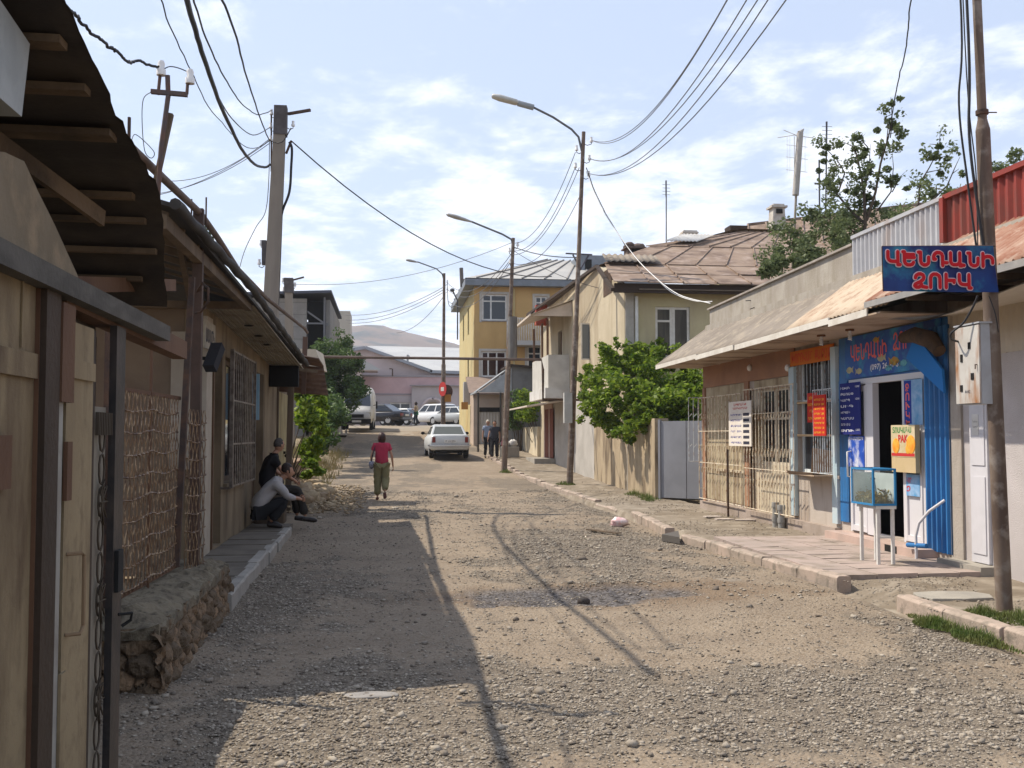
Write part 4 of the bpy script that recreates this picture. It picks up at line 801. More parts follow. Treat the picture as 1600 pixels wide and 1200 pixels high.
def wire(name, lab, pts, r=.006, m=None, sag=0.0, n=14, group=None, cat='cable', wig=0.0, seed=0):
    pts = [Vector(p) for p in pts]; rr = random.Random(seed); out = []
    if len(pts) == 2 or sag:
        a, b = pts[0], pts[-1]
        out = [a.lerp(b, t)-Vector((0, 0, 4*sag*t*(1-t))) for t in [i/n for i in range(n+1)]]
    else:   # catmull-rom through points
        P_ = [pts[0]]+pts+[pts[-1]]
        for i in range(1, len(P_)-2):
            for s_ in range(6):
                t = s_/6; a, b, c, d = P_[i-1], P_[i], P_[i+1], P_[i+2]
                out.append(0.5*((2*b)+(c-a)*t+(2*a-5*b+4*c-d)*t*t+(3*b-a-3*c+d)*t**3))
        out.append(pts[-1])
    if wig: out = [p+Vector((rr.uniform(-wig, wig), rr.uniform(-wig, wig), rr.uniform(-wig, wig))) if 0 < i < len(out)-1 else p for i, p in enumerate(out)]
    k = MB(); k.tube(out, r, 5 if r < .012 else 7); o = k.build(name, m or M_['wire'], None); tag(o, lab, cat, group); return o
wire('pole_cable', 'thick black cable strapped to the near pole', [f_(8)+Vector((-.12, 0, 0)), f_(5.2)+Vector((-.11, -.02, 0)), f_(4.3)+Vector((-.15, -.03, 0)), f_(3.6)+Vector((-.10, -.04, 0)), f_(3.28)+Vector((-.07, -.05, 0))], .013)
wire('pole_cable', 'thin twisted cable bowing beside the near pole', [f_(8)+Vector((-.17, .05, 0)), f_(5.4)+Vector((-.14, .03, 0)), f_(4.6)+Vector((-.2, .03, 0)), f_(3.9)+Vector((-.15, .03, 0)), f_(3.28)+Vector((-.11, 0, 0))], .010)
wire('pole_cable', 'slack thin cable crossing the near pole behind the sign', [f_(7.5)+Vector((-.08, .08, 0)), f_(4.9)+Vector((-.09, .07, 0)), f_(4.0)+Vector((-.03, .09, 0)), f_(3.3)+Vector((-.05, .08, 0))], .006)
wire('pole_cable', 'black cable looping from below the sign into the meter box', [P(1528, 462, y=8.7), P(1520, 480, y=8.75), P(1505, 505, y=8.85), P(1487, 520, y=8.95), P(1487, 530, y=9.0), P(1498, 534, y=9.05)], .010)
wire('pole_cable', 'thin black cable hanging below the sign to the white wall', [P(1545, 462, y=8.6), P(1555, 490, y=8.62), P(1560, 520, y=8.7), P(1563, 545, y=9.0)], .005)
# manhole-like slab, kerb gap plates and litter
def slab(name, lab, c, rx_, ry_, h, m, n=9, sq=False, seed=1, cat='slab'):
    rr = random.Random(seed); pts = [(c.x+rx_*math.cos(6.283*i/n)*rr.uniform(.85, 1.1), c.y+ry_*math.sin(6.283*i/n)*rr.uniform(.85, 1.1), c.z) for i in range(n)]
    k = MB(); k.prism(pts, (0, 0, h)); o = k.build(name, m, None, bevel=.008); tag(o, lab, cat); return o
q = P(1490, 935, z=.06); slab('concrete_slab', 'flat broken concrete slab on the pavement before the white step', q, .42, .28, .035, M_['concrete'], 8)
q = P(580, 1082, z=0); q.z = road_h(q.x, q.y)-.006; slab('pale_slab', 'pale flat slab half sunk in the gravel at the shadow edge', q, .19, .085, .016, mat('pale_stone', (0.29, 0.27, 0.25), (0.20, 0.185, 0.17), 5, 0.8, .2), 12, seed=4)
q = P(1130, 905, z=0); q.z = road_h(q.x, q.y); q.z -= .022; slab('concrete_slab', 'pale flat concrete patch lying in the road gravel near the forecourt', q, .30, .16, .024, mat('dusty_conc', (.25, .21, .165), (.19, .16, .125), 3, .95, .4), 7, seed=8)
q = P(912, 930, z=0); k = MB(); k.ell((0, 0, .025), (.065, .05, .05), 8, 5, fn=lambda a, d: a*(1+.22*noise.noise(d*2.3))); o = k.build('dark_stone', mat('wet_stone', (0.05, 0.04, 0.035), (0.09, 0.07, 0.06), 9, 0.7, .4), None); o.location = (q.x, q.y, road_h(q.x, q.y)); tag(o, 'fist sized dark stone in the grey washed out patch', 'stone')
q = P(968, 819, z=0.02); k = MB(); rr = random.Random(2); k.ell((0, 0, .05), (.17, .12, .09), 12, 8, fn=lambda a, d: a*(1+.5*noise.noise(d*2.7))); o = k.build('plastic_bag', mat('pink_plastic', (0.72, 0.42, 0.42), (0.8, 0.7, 0.68), 9, 0.4), None); o.location = (q.x, q.y, .0); tag(o, 'crumpled pink and white plastic bag by the broken kerb', 'litter')
k = MB(); a = P(920, 827, z=.02); b = P(967, 833, z=.02); k.beam(a, b, .12, .02); o = k.build('plank', M_['wood'], None); tag(o, 'thin weathered board lying in the gravel before the kerb gap', 'plank')
k = MB(); a = P(1040, 842, z=.03); b = P(1064, 838, z=.03); k.prism([P(1034, 845, z=0), P(1062, 850, z=0), P(1060, 839, z=0)], (0, 0, .10)); o = k.build('kerb_fragment', mat('dark_conc', (0.10, 0.09, 0.08)), None); tag(o, 'dark broken kerb fragment filling the gap', 'stone')
for i, (px, py) in enumerate(((1128, 812), (1162, 813), (1110, 808))):
    q = P(px, py, z=.08); k = MB(); rr = random.Random(i); k.prism([(q.x+rr.uniform(-.2, -.1), q.y-.08, q.z), (q.x+.2, q.y-.1, q.z), (q.x+.15, q.y+.1, q.z), (q.x-.12, q.y+.07, q.z)], (0, 0, .02)); o = k.build('paper_scrap', mat('scrap', (0.55, 0.48, 0.42), (0.45, 0.38, 0.33), 5), None); tag(o, ['torn cardboard scrap on the pavement before the grey gate', 'flat scrap on the pavement nearest the price board', 'small scrap on the pavement by the kerb gap'][i], 'litter', None)
# grass tufts
def grass(name, regions, n, seed=1, h=(.04, .12)):
    rr = random.Random(seed); vs = []; fs = []
    for _ in range(n):
        cx, cy, rx_, ry_ = rr.choice(regions); r_ = math.sqrt(rr.random()); t = rr.random()*6.283
        x = cx+rx_*r_*math.cos(t); y_ = cy+ry_*r_*math.sin(t)
        if 4.79 < x < 4.97 and y_ < 9.6: continue
        z = gz(y_)+(.06 if x > 4.8 else -.015); hh = rr.uniform(*h)*(1.2-r_); a = rr.random()*6.283; l = hh*rr.uniform(.2, .8); w_ = rr.uniform(.003, .006)*(1+y_*.03)
        dx_, dy_ = math.cos(a), math.sin(a); o = len(vs)
        vs += [(x-dy_*w_, y_+dx_*w_, z), (x+dy_*w_, y_-dx_*w_, z), (x+dx_*l*.5+dy_*w_*.6, y_+dy_*l*.5-dx_*w_*.6, z+hh*.6), (x+dx_*l*.5-dy_*w_*.6, y_+dy_*l*.5+dx_*w_*.6, z+hh*.6), (x+dx_*l, y_+dy_*l, z+hh)]
        fs += [(o, o+1, o+2, o+3), (o+3, o+2, o+4)]
    k = MB(); k.add(vs, fs); o = k.build(name, mat('grass_blade', (0.10, 0.15, 0.035), (0.17, 0.17, 0.06), 2.5, 0.7, transl=.35), None); o['kind'] = 'stuff'; return o
a = P(1450, 975, z=0); b = P(1520, 998, z=0); c = P(1500, 965, z=.05); d = P(1590, 985, z=.05)
grass('grass', [(a.x+.05, a.y, .14, .25), (b.x+.05, b.y, .16, .3), (c.x+.2, c.y, .2, .2), (5.28, 8.35, .28, .28), (5.55, 8.2, .35, .25), (4.72, 8.3, .10, .9), (5.1, 7.6, .2, .5)], 7000, 3)
c = P(985, 775, z=.05); d = P(1012, 783, z=.05); grass('grass', [(c.x+.1, c.y, .25, .5), (d.x, d.y, .15, .4), (6.4, 25.5, .2, 1.2), (5.3, 31, .3, .3), (4.3, 38.2, .25, .3)], 1800, 5, (.06, .2))
# ================================================================ house with balcony (cream), fence, gate, grey porch house
HX = 6.75
FH = Face((HX, 0), (0, -1), (-1, 0)); hy = lambda px: Y6(px, HX)
crm = mat('cream_render', (0.50, 0.43, 0.31), (0.42, 0.355, 0.25), 0.8, 0.9, 0.2, 25, dirt=(0.30, 0.235, 0.155), dscale=0.8, dth=(0.50, 0.70))
crf = mat('yellow_cream_render', (0.52, 0.45, 0.27), (0.45, 0.385, 0.225), 0.8, 0.9, 0.2, dirt=(0.38, 0.31, 0.2), dscale=0.7)
house = thing('cream_house', 'two storey cream house with rusty sheet roof and white street balcony', 'house')
yN_, yF_ = 29.4, 46.0
H1 = [(-hy(959), -hy(947), 4.05, 5.85), (-hy(926), -hy(911), 4.1, 5.95), (-hy(906), -hy(893), .35, 2.75), (-hy(878), -hy(872), 1.2, 2.9), (-41.2, -40.3, 4.65, 6.2)]
k = MB(); FH.wall(k, -yF_, -yN_, -.1, 5.72, H1, -.3, 0)
k.prism([(HX, yN_, 5.722), (HX, 33.1, 7.05), (HX, yF_, 7.0), (HX, yF_, 5.722)], (.3, 0, 0)); k.build('wall', crm, house)
k = MB(); FF = Face((0, yN_), (1, 0), (0, -1)); wq = [P(1024, 500, y=yN_).x, P(1078, 500, y=yN_).x]; z0, z1 = 3.85, P(1024, 479, y=yN_).z
FF.wall(k, HX+.3, 15, -.1, 5.72, [(wq[0], wq[1], z0, z1)], -.3, 0.0); k.box(14.7, 15, yN_+.3, yF_, -.1, 5.7); k.build('wall', crf, house, 'yellowish camera side wall' if False else 'yellowish end wall')
k = MB(); FF.box(k, HX+.02, HX+.26, .002, .05, -.1, 5.7); k.build('corner_strip', mat('grey_quoin', (0.42, 0.38, 0.33), (0.33, 0.30, 0.26), 3, .9, .3), house)
k = MB(); k.tube([(HX+.34, yN_-.06, 5.6), (HX+.34, yN_-.06, 1.0)], .05, 8); k.build('drainpipe', MATS['white_paint'], house)
wfm = mat('window_white', (0.66, 0.63, 0.56), (0.56, 0.52, 0.45), 5, .6)
curt = mat('curtained_glass', (0.10, 0.085, 0.06), (.045, .038, .028), 5, .35, stretch=8)
FF.window(house, wq[0], wq[0]+(wq[1]-wq[0])*.5, z0, z1, wfm, curt, trans=.72, cols=1, rec=.05, fw_=.075); FF.window(house, wq[0]+(wq[1]-wq[0])*.5+.004, wq[1], z0, z1, wfm, curt, cols=1, rec=.05, fw_=.075)
brn = mat('brown_shutter', (0.26, 0.15, 0.10), (0.2, 0.12, 0.08), 4, .7)
FH.window(house, *H1[0], brn, curt, rec=.1); FH.window(house, *H1[1], wfm, curt, rec=.12); FH.window(house, *H1[3], wfm, M_['glass'], cols=1, rec=.1); FH.window(house, *H1[4], brn, M_['glass'], cols=2, rec=.1)
k = MB(); FH.box(k, H1[2][0], H1[2][1], -.16, -.10, .35, 2.75); FH.box(k, H1[2][0]+.3, H1[2][1]-.3, -.10, -.08, 1.2, 2.5); k.build('door', wfm, house)
# open casement in front of the second window
k = MB(); p = P(909, 530, x=HX-.02); y_ = p.y-1.3; x0 = P(908, 530, y=y_).x; x1 = P(925, 530, y=y_).x; za, zb_ = P(915, 562, y=y_).z, P(915, 505, y=y_).z
for xx in (x0, x1-.04): k.box(xx, xx+.04, y_, y_+.04, za, zb_)
for zz in (za, zb_-.04): k.box(x0+.041, x1-.041, y_, y_+.04, zz, zz+.04)
cs = k.build('casement', wfm, house); k = MB(); k.box(x0+.04, x1-.04, y_+.015, y_+.02, za+.04, zb_-.04); k.build('pane', glassmat('casement_glass', (0.14, .16, .17)), cs)
# lower storey greyish render + attic opening
k = MB(); FH.box(k, -yF_+.02, -hy(929), .003, .06, -.1, 3.05) if False else None
FH.wall(k, -hy(866)+.003, -33.2, -.1, 3.05, [H1[2], H1[3]], .003, .05); k.build('lower_render', mat('grey_white_render', (0.44, 0.41, 0.37), (0.35, 0.325, 0.29), 1.0, .9, .2), house)
k = MB(); FH.box(k, -hy(957), -hy(944), .002, .012, 5.95, 6.75); k.build('attic_opening', mat('attic_dark', (.10, .06, .04), (.05, .03, .02), 5), house)
# pink tiled entrance
k = MB(); FH.box(k, -44.4, -hy(866), -.02, .10, -.05, 2.95); pe = k.build('entrance', mat('pink_tiles', (0.52, 0.38, 0.32), (0.44, 0.31, 0.26), 5, .6, .2), house)
k = MB(); FH.box(k, -44.0, -43.1, .101, .12, .5, 2.7); FH.box(k, -42.7, -41.8, .101, .12, .5, 2.7); k.build('door_panel', mat('red_brown_door', (0.18, 0.06, 0.04)), pe)
k = MB(); FH.box(k, -44.2, -41.6, .06, .9, gz(43), gz(43)+.22); k.build('doorstep', M_['concrete'], house)
# balcony
byN, byF = 38.6, 42.9; bx = 5.95
k = MB(); k.box(bx-.12, HX-.003, byN-.05, byF, 3.0, 3.38); bal = k.build('balcony', mat('balcony_slab', (0.55, 0.54, 0.52), (0.45, 0.43, 0.40), 2, .8), house)
k = MB(); k.box(bx, HX-.004, byN, byN+.06, 3.381, 4.62); k.box(bx, bx+.06, byN+.061, byF, 3.381, 4.62); k.build('panel', mat('balcony_panel', (0.55, 0.53, 0.485), (0.46, 0.44, 0.4), 2, .6), bal)
k = MB()
for y_ in (byN+.5, byN+1.9, byF-.1): k = MB(); k.box(bx+.02, bx+.10, y_, y_+.08, 4.62, 6.0); k.build('post', brn, bal)
k = MB(); k.sheet((bx-.75, byF+.5, 6.05), (0, byN-byF-1.2, 0), (HX-bx+.75, 0, .55), 22, .015); k.beam((bx-.76, byF+.5, 6.03), (bx-.76, byN-.7, 6.03), .03, .08); k.prism([(bx-.7, byN-.6, 6.0), (HX-.003, byN-.6, 6.0), (HX-.003, byN-.6, 6.55)], (0, .03, 0)); k.build('balcony_roof', mat('pale_board', (0.58, 0.50, 0.42), (0.48, 0.41, 0.34), 2, .8), bal)
k = MB(); k.hexa([(bx-.75, byN+.4, 2.68), (HX-.003, byN+.4, 2.92), (HX-.003, byF+2.2, 2.92), (bx-.75, byF+2.2, 2.68), (bx-.75, byN+.4, 2.74), (HX-.003, byN+.4, 2.98), (HX-.003, byF+2.2, 2.98), (bx-.75, byF+2.2, 2.74)]); k.build('canopy', MATS['pale_board'], house)
k = MB(); k.box(bx+.3, HX-.02, 43.9, 44.3, 6.3, 7.15); k.build('chimney', mat('red_brick', (0.36, 0.07, 0.04), (.28, .07, .05), 9, .9, .3), house)
# roof: overlapping rusty sheets
rfm = mat('brown_roof_sheet', (0.27, 0.195, 0.14), (0.205, 0.14, 0.10), 1.1, 0.75, 0.15, 20, c3=(0.34, 0.26, 0.21), c3scale=2.2, dirt=(0.13, 0.085, 0.06), dscale=1.4, dth=(.48, .66))
A = Vector((6.35, 28.75, 5.78)); B = Vector((15.3, 28.75, 5.78)); Dp = P(1152, 357, y=37.5); Cx = P(938, 413, y=33.0)
slope = (Dp.z-A.z)/(Dp.y-A.y)
def rp(x, y_, dz=0): return Vector((x, y_, A.z+(y_-A.y)*slope+dz))
k = MB(); tiers = [28.75, 30.05, 31.45, 34.4, 37.5]
def xleft(y_): 
    t = (y_-28.75)/(33.0-28.75); return 6.35+(Cx.x-6.35)*t if y_ < 33 else Cx.x+(Dp.x-Cx.x)*(y_-33)/(37.5-33)
for i, (a, b) in enumerate(zip(tiers[:-1], tiers[1:])):
    dz = -0.06*i+.12; nx = 9; la = max(6.2, xleft(a)-.05); lb = xleft(b+.15)
    for j in range(nx):
        ta, tb = j/nx, (j+1)/nx; ja = random.uniform(-.02, .03)
        xa0, xa1 = la+(15.3-la)*ta, la+(15.3-la)*tb; xb0, xb1 = lb+(15.3-lb)*ta, lb+(15.3-lb)*tb
        k.hexa([rp(xa0, a, dz+ja), rp(xa1, a, dz+ja), rp(xb1, b+.15, dz-.10), rp(xb0, b+.15, dz-.10), rp(xa0, a, dz+ja+.025), rp(xa1, a, dz+ja+.025), rp(xb1, b+.15, dz-.07), rp(xb0, b+.15, dz-.07)])
        k.beam(rp(xa1, a, dz+.045), rp(xb1, b+.15, dz-.06), .035, .05)
rf = k.build('roof', rfm, house)
k = MB(); F_ = Vector((6.3, 46.3, 7.05)); D2 = Vector((Dp.x, 46.5, Dp.z+.2)); k.add([Cx, Dp, D2, F_], [(0, 1, 2, 3)]); k.add([Dp, (15.3, 37.5, Dp.z), (15.3, 46.5, Dp.z-.8), D2], [(0, 1, 2, 3)]); k.build('roof_slope', rfm, rf)
k = MB(); k.beam((6.35, 28.95, 5.78), (15.2, 28.95, 5.78), .1, .26); k.beam((6.3, 28.9, 5.72), Cx+Vector((-.1, 0, -.08)), .1, .1); k.beam(Cx+Vector((-.1, 0, -.06)), F_+Vector((-.1, 0, -.06)), .1, .1); k.build('eaves_board', mat('dark_eaves', (.045, .03, .022)), rf)
k = MB(); q = rp(9.2, 36.0, .05); k.sheet(rp(9.35, 34.6, .10), (1.15, 0, 0), (1.0, 1.2, 1.2*slope), 9, .022); k.build('patch_sheet', mat('pale_patch', (0.62, .60, .56), (.5, .48, .45), 3, .6), rf, 'pale corrugated patch on the roof')
k = MB(); k.sheet(rp(6.6, 31.2, .16), (1.7, 0, 0), (.05, .9, .9*slope), 9, .028); k.build('patch_sheet', MATS['asbestos_sheet'], rf, 'wavy grey sheet by the roof corner')
k = MB(); k.box(HX+.31, 14.6, 28.85, 45.9, 5.73, 5.76); k.build('soffit', mat('house_soffit', (.20, .16, .12), (.15, .12, .09), 3), house)
base(house, (HX, yN_, 0))
def chimney(name, lab, c, w_, h_, m, cap=True, top=1.0):
    r = thing(name, lab, 'chimney'); k = MB(); a = w_/2; b = a*top
    k.hexa([c+Vector(v) for v in ((-a, -a, -.6), (a, -a, -.6), (a, a, -.6), (-a, a, -.6), (-b, -b, h_), (b, -b, h_), (b, b, h_), (-b, b, h_))]); k.build('stack', m, r)
    if cap:
        k = MB(); k.hexa([c+Vector(v) for v in ((-a*1.15, -a*1.15, h_*.72), (a*1.15, -a*1.15, h_*.72), (a*1.15, a*1.15, h_*.72), (-a*1.15, a*1.15, h_*.72), (-a*1.15, -a*1.15, h_*.86), (a*1.15, -a*1.15, h_*.86), (a*1.15, a*1.15, h_*.86), (-a*1.15, a*1.15, h_*.86))]); k.build('collar', m, r)
        k = MB(); k.box(c.x-a*.45, c.x+a*.45, c.y-a*1.02, c.y-a*.9, c.z+h_*.3, c.z+h_*.62); k.build('flue_opening', M_['dark'], r)
    base(r, c); return r
wh = mat('white_chimney', (0.60, .56, .50), (.45, .41, .36), 3, .9, .3)
chimney('chimney', 'small white chimney on the near corner of the brown roof ridge', P(1076, 378, y=36.5), .5, .38, wh)
c = P(990, 400, y=34.5); ch = chimney('chimney', 'dark brick chimney crowned with rough stones at the roof edge', c, .62, .30, mat('dark_brick', (.11, .08, .065), (.16, .12, .10), 8, .9, .5), top=.85)
k = MB()
for i in range(9): k.ell((random.uniform(-.33, .33), random.uniform(-.2, .2), .30+random.uniform(-.02, .1)), (.15, .12, .08), 7, 5, fn=lambda a, d: a*(1+.3*noise.noise(d*3)))
k.build('stones', MATS['dark_brick'], ch)
chimney('chimney', 'dark flat capped chimney where the two brown roofs meet', P(1150, 362, y=40), .55, .18, MATS['dark_eaves'], cap=False, top=1.3)
chimney('chimney', 'big pale chimney pot at the left end of the upper brown roof', P(1214, 342, y=44), .62, .62, mat('pale_pot', (.50, .47, .42), (.38, .34, .30), 3, .9, .3), top=.8)
# upper brown roofed building behind
ub = thing('hill_house', 'long house behind the trees with wide brown seamed roof', 'house')
r0, r1, r2, r3 = P(1150, 372, y=40), P(1175, 345, y=46), P(1475, 308, y=48), P(1475, 380, y=41)
k = MB(); r0b = Vector((r0.x, 42, r0.z-.9)); n_ = 12
lo0, lo1 = P(1178, 405, y=41), P(1500, 398, y=41); hi0, hi1 = P(1168, 352, y=46), P(1500, 312, y=46)
for j in range(n_):
    a, b = j/n_, (j+1)/n_; k.add([lo0.lerp(lo1, a), lo0.lerp(lo1, b), hi0.lerp(hi1, b), hi0.lerp(hi1, a)], [(0, 1, 2, 3)])
    k.beam(lo0.lerp(lo1, a)+Vector((0, 0, .04)), hi0.lerp(hi1, a)+Vector((0, 0, .04)), .07, .08)
k.beam(hi0+Vector((0, 0, .03)), hi1+Vector((0, 0, .03)), .14, .1); k.build('roof', rfm, ub)
k = MB(); k.box(lo0.x+.3, 26, 41.4, 50, 0, lo0.z-.15); k.build('wall', crf, ub); k = MB(); k.add([hi0, hi1, hi1+Vector((0, 6, -2)), hi0+Vector((0, 6, -2))], [(0, 1, 2, 3)]); k.build('roof_slope', rfm, ub); base(ub, (lo0.x, 41.4, 0))
# cream fence wall and grey gate
k = MB(); pa = Vector((6.62, 33.3, 0)); pb = Vector((6.50, 24.95, 0)); fn_ = Face((6.62, 33.3), (pb.x-pa.x, pb.y-pa.y), (-1, 0))
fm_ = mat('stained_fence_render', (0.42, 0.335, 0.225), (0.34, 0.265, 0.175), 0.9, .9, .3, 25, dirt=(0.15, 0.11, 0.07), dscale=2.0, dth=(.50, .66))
fen = thing('fence_wall', 'ochre rendered fence wall stained dark under the green vine', 'wall'); L_ = (pb-pa).length
fn_.n = Vector((-fn_.u.y, fn_.u.x, 0)); fn_.n = fn_.n if fn_.n.x < 0 else -fn_.n
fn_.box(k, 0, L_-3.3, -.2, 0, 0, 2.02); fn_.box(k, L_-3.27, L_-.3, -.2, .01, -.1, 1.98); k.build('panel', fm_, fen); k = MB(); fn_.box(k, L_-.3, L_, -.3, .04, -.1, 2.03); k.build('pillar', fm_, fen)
k = MB(); fn_.box(k, L_-3.32, L_-3.25, -.05, .015, -.05, 1.9); k.build('joint', M_['concrete'], fen); base(fen, pb)
gt = thing('sheet_gate', 'plain grey sheet metal gate between fence pillar and barred shops', 'gate'); ga, gb = Vector((6.56, 24.9, 0)), Vector((7.6, 23.75, 0)); FG = Face((ga.x, ga.y), (gb.x-ga.x, gb.y-ga.y), (-1, 0)); FG.n = Vector((FG.u.y, -FG.u.x, 0)); GL = (gb-ga).length
gmat = mat('grey_gate_paint', (0.27, 0.275, 0.30), (0.23, 0.235, 0.255), 1.2, .55, .05)
k = MB(); FG.box(k, .06, GL*.5-.01, 0, .03, .12, 1.96); FG.box(k, GL*.5+.01, GL, 0, .03, .12, 1.96); k.build('leaf', gmat, gt); k = MB(); FG.box(k, 0, .058, -.02, .06, 0, 2.0); k.build('post', gmat, gt); base(gt, ga)
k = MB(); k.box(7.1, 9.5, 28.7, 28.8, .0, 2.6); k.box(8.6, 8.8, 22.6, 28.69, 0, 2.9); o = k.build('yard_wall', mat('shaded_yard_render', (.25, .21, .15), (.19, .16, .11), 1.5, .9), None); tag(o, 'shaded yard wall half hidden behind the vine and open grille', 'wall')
# courtyard wall farther up + grey porch house
cw = thing('courtyard_wall', 'low cream courtyard wall with bright bush above it', 'wall'); k = MB(); k.box(6.6, 6.85, 46.05, 52.2, .2, 2.0); k.build('panel', mat('pale_cream_render', (.62, .54, .40), (.54, .46, .33), 1.2, .9, .2), cw); k = MB(); k.box(6.55, 6.9, 52.2, 52.5, .2, 2.15); k.build('pillar', MATS['pale_cream_render'], cw); base(cw, (6.6, 49, .5))
gh = thing('porch_house', 'small grey house with ribbed awning over its porch before the yellow block', 'house')
k = MB(); k.hexa([(6.05, 51.0, .3), (9, 51.0, .3), (9, 54.5, .3), (6.05, 54.5, .3), (6.05, 51.0, 5.0), (9, 51.0, 4.75), (9, 54.5, 4.75), (6.05, 54.5, 5.0)]); k.build('wall', mat('dark_grey_render', (.20, .195, .19), (.15, .145, .14), 1.5, .9, .3), gh)
k = MB(); k.hexa([(5.9, 50.8, 5.0), (9.1, 50.8, 4.76), (9.1, 54.7, 4.76), (5.9, 54.7, 5.0), (5.9, 50.8, 5.1), (9.1, 50.8, 4.86), (9.1, 54.7, 4.86), (5.9, 54.7, 5.1)]); k.build('roof', MATS['dark_eaves'], gh)
k = MB(); k.sheet((4.35, 54.3, 3.75), (0, -3.3, 0), (1.65, 0, 1.2), 14, .03, prof='box'); k.beam((4.3, 54.3, 3.72), (4.3, 50.9, 3.72), .06, .09); k.sheet((4.4, 50.95, 3.75), (1.6, 0, 0), (.0, 0.02, .05), 2, .01); 
k.prism([(4.4, 50.95, 3.7), (6.04, 50.95, 3.7), (6.04, 50.95, 4.9)], (0, .02, 0)); k.build('awning', mat('grey_awning', (.38, .40, .42), (.30, .31, .32), 3, .6), gh)
for x_ in (4.4, 5.5): k = MB(); k.tube([(x_, 51.0, .8), (x_, 51.0, 3.7)], .05, 7); k.build('post', mat('dark_post', (.07, .06, .05)), gh); base(gh, (6, 51, .8))
# ================================================================ yellow block
yb_ = thing('yellow_building', 'three storey yellow apartment block with grey hipped roof and white balcony', 'building')
ye = mat('yellow_render', (0.56, 0.36, 0.15), (0.50, 0.32, 0.13), 0.5, .9, .1, 15, dirt=(.42, .26, .09), dscale=.4); yl = mat('pale_yellow_render', (0.52, .43, .22), (.46, .38, .19), .5, .9, .1, 15, dirt=(.50, .36, .15), dscale=.5)
YX, YY = 4.78, 58.0; FY = Face((0, YY), (1, 0), (0, -1)); def_x = lambda px: P(px, 550, y=YY).x; dz_ = lambda py: P(780, py, y=YY).z
wy = [(def_x(753), def_x(792), dz_(501), dz_(460)), (def_x(752), def_x(791), dz_(589), dz_(549)), (def_x(836), def_x(855), dz_(500), dz_(462)), (def_x(824), def_x(846), dz_(580), dz_(540))]
k = MB(); FY.wall(k, YX, 15, .5, 9.9, wy, -.3, 0); k.build('wall', ye, yb_, 'orange yellow end wall')
FYL = Face((YX, 0), (0, -1), (-1, 0)); k = MB(); FYL.wall(k, -70, -YY-.301, .5, 9.9, [(-62.8, -61.8, 7.6, 9.2), (-66.8, -65.8, 7.6, 9.2), (-62.8, -61.8, 4.6, 6.2)], -.3, 0); k.box(14.7, 15, YY+.3, 70, .5, 9.9); k.box(YX+.3, 14.7, 69.7, 70, .5, 9.9); k.build('wall', yl, yb_, 'paler yellow street wall')
for z in ((-62.8, -61.8, 7.6, 9.2), (-66.8, -65.8, 7.6, 9.2), (-62.8, -61.8, 4.6, 6.2)): FYL.window(yb_, *z, wfm, M_['glass'], rec=.12)
FY.window(yb_, *wy[0], MATS['white_paint'], M_['glass'], ratio=[.36], trans=.74, rec=.06, fw_=.09, sill=M_['greysteel'])
w_ = FY.window(yb_, *wy[1], MATS['white_paint'], glassmat('window_dark_red', (.035, .012, .01)), ratio=[.28, .62], trans=.74, rec=.06, fw_=.09, sill=M_['greysteel'])
FY.window(yb_, *wy[2], MATS['white_paint'], M_['glass'], trans=.74, rec=.06, fw_=.09); FY.window(yb_, *wy[3], MATS['white_paint'], M_['glass'], trans=.7, rec=.06, fw_=.09)
k = MB(); k.tube([(def_x(803), YY-.06, 1), (def_x(803), YY-.06, 9.8)], .05, 6); k.build('drainpipe', yl, yb_)
for i, (a, b, c, d) in enumerate(wy): 
    k = MB(); 
    for (s0, s1, z0, z1) in ((a-.14, a-.005, c-.1, d+.14), (b+.005, b+.14, c-.1, d+.14), (a-.004, b+.004, d+.005, d+.14)): FY.box(k, s0, s1, .002, .03, z0, z1)
    k.build('surround', mat('grey_surround', (.50, .47, .42), (.44, .41, .37), 3), yb_)
# eaves and roof
gr = mat('grey_metal_roof', (0.44, 0.42, 0.38), (0.37, 0.355, 0.33), .5, .55, .05, metal=.1); fas = mat('blue_grey_fascia', (.20, .22, .25), (.16, .18, .2), 2, .6)
k = MB(); e0 = .55; z = 9.9; k.box(YX-e0, 15.5, YY-e0, 70.5, z+.002, z+.36); k.build('eaves', fas, yb_)
R0, R1, R2, R3 = (YX-e0, YY-e0), (15.6, YY-e0), (15.6, 70.5), (YX-e0, 70.5); rg0 = Vector((9.8, 63.8, 12.45)); rg1 = Vector((13.5, 63.8, 12.45)); zt_ = z+.40
k = MB(); k.add([(*R0, zt_), (*R1, zt_), rg1, rg0], [(0, 1, 2, 3)]); k.add([(*R1, zt_), (*R2, zt_), rg1], [(0, 1, 2)]); k.add([(*R2, zt_), (*R3, zt_), rg0, rg1], [(0, 1, 2, 3)]); k.add([(*R3, zt_), (*R0, zt_), rg0], [(0, 1, 2)])
rr_ = k.build('roof', gr, yb_); k = MB()
for i in range(9): t = (i+.5)/9; k.beam(Vector((*R0, zt_+.03)).lerp(Vector((*R1, zt_+.03)), t), rg0.lerp(rg1, t)+Vector((0, 0, .03)), .06, .07)
for i in range(6): t = (i+.5)/6; k.beam(Vector((*R3, zt_+.05)).lerp(Vector((*R0, zt_+.05)), t), rg0+Vector((0, 0, .05)), .06, .08)
k.build('seams', mat('roof_seam', (.24, .22, .20)), rr_)
k = MB(); q = P(925, 415, y=61); k.box(q.x-.9, q.x+1.1, 60.6, 63, q.z-.8, q.z+.55); dm = k.build('dormer', fas, yb_); k = MB(); k.box(q.x-.5, q.x-.1, 60.58, 60.599, q.z-.3, q.z+.3); k.build('pane', M_['dark'], dm)
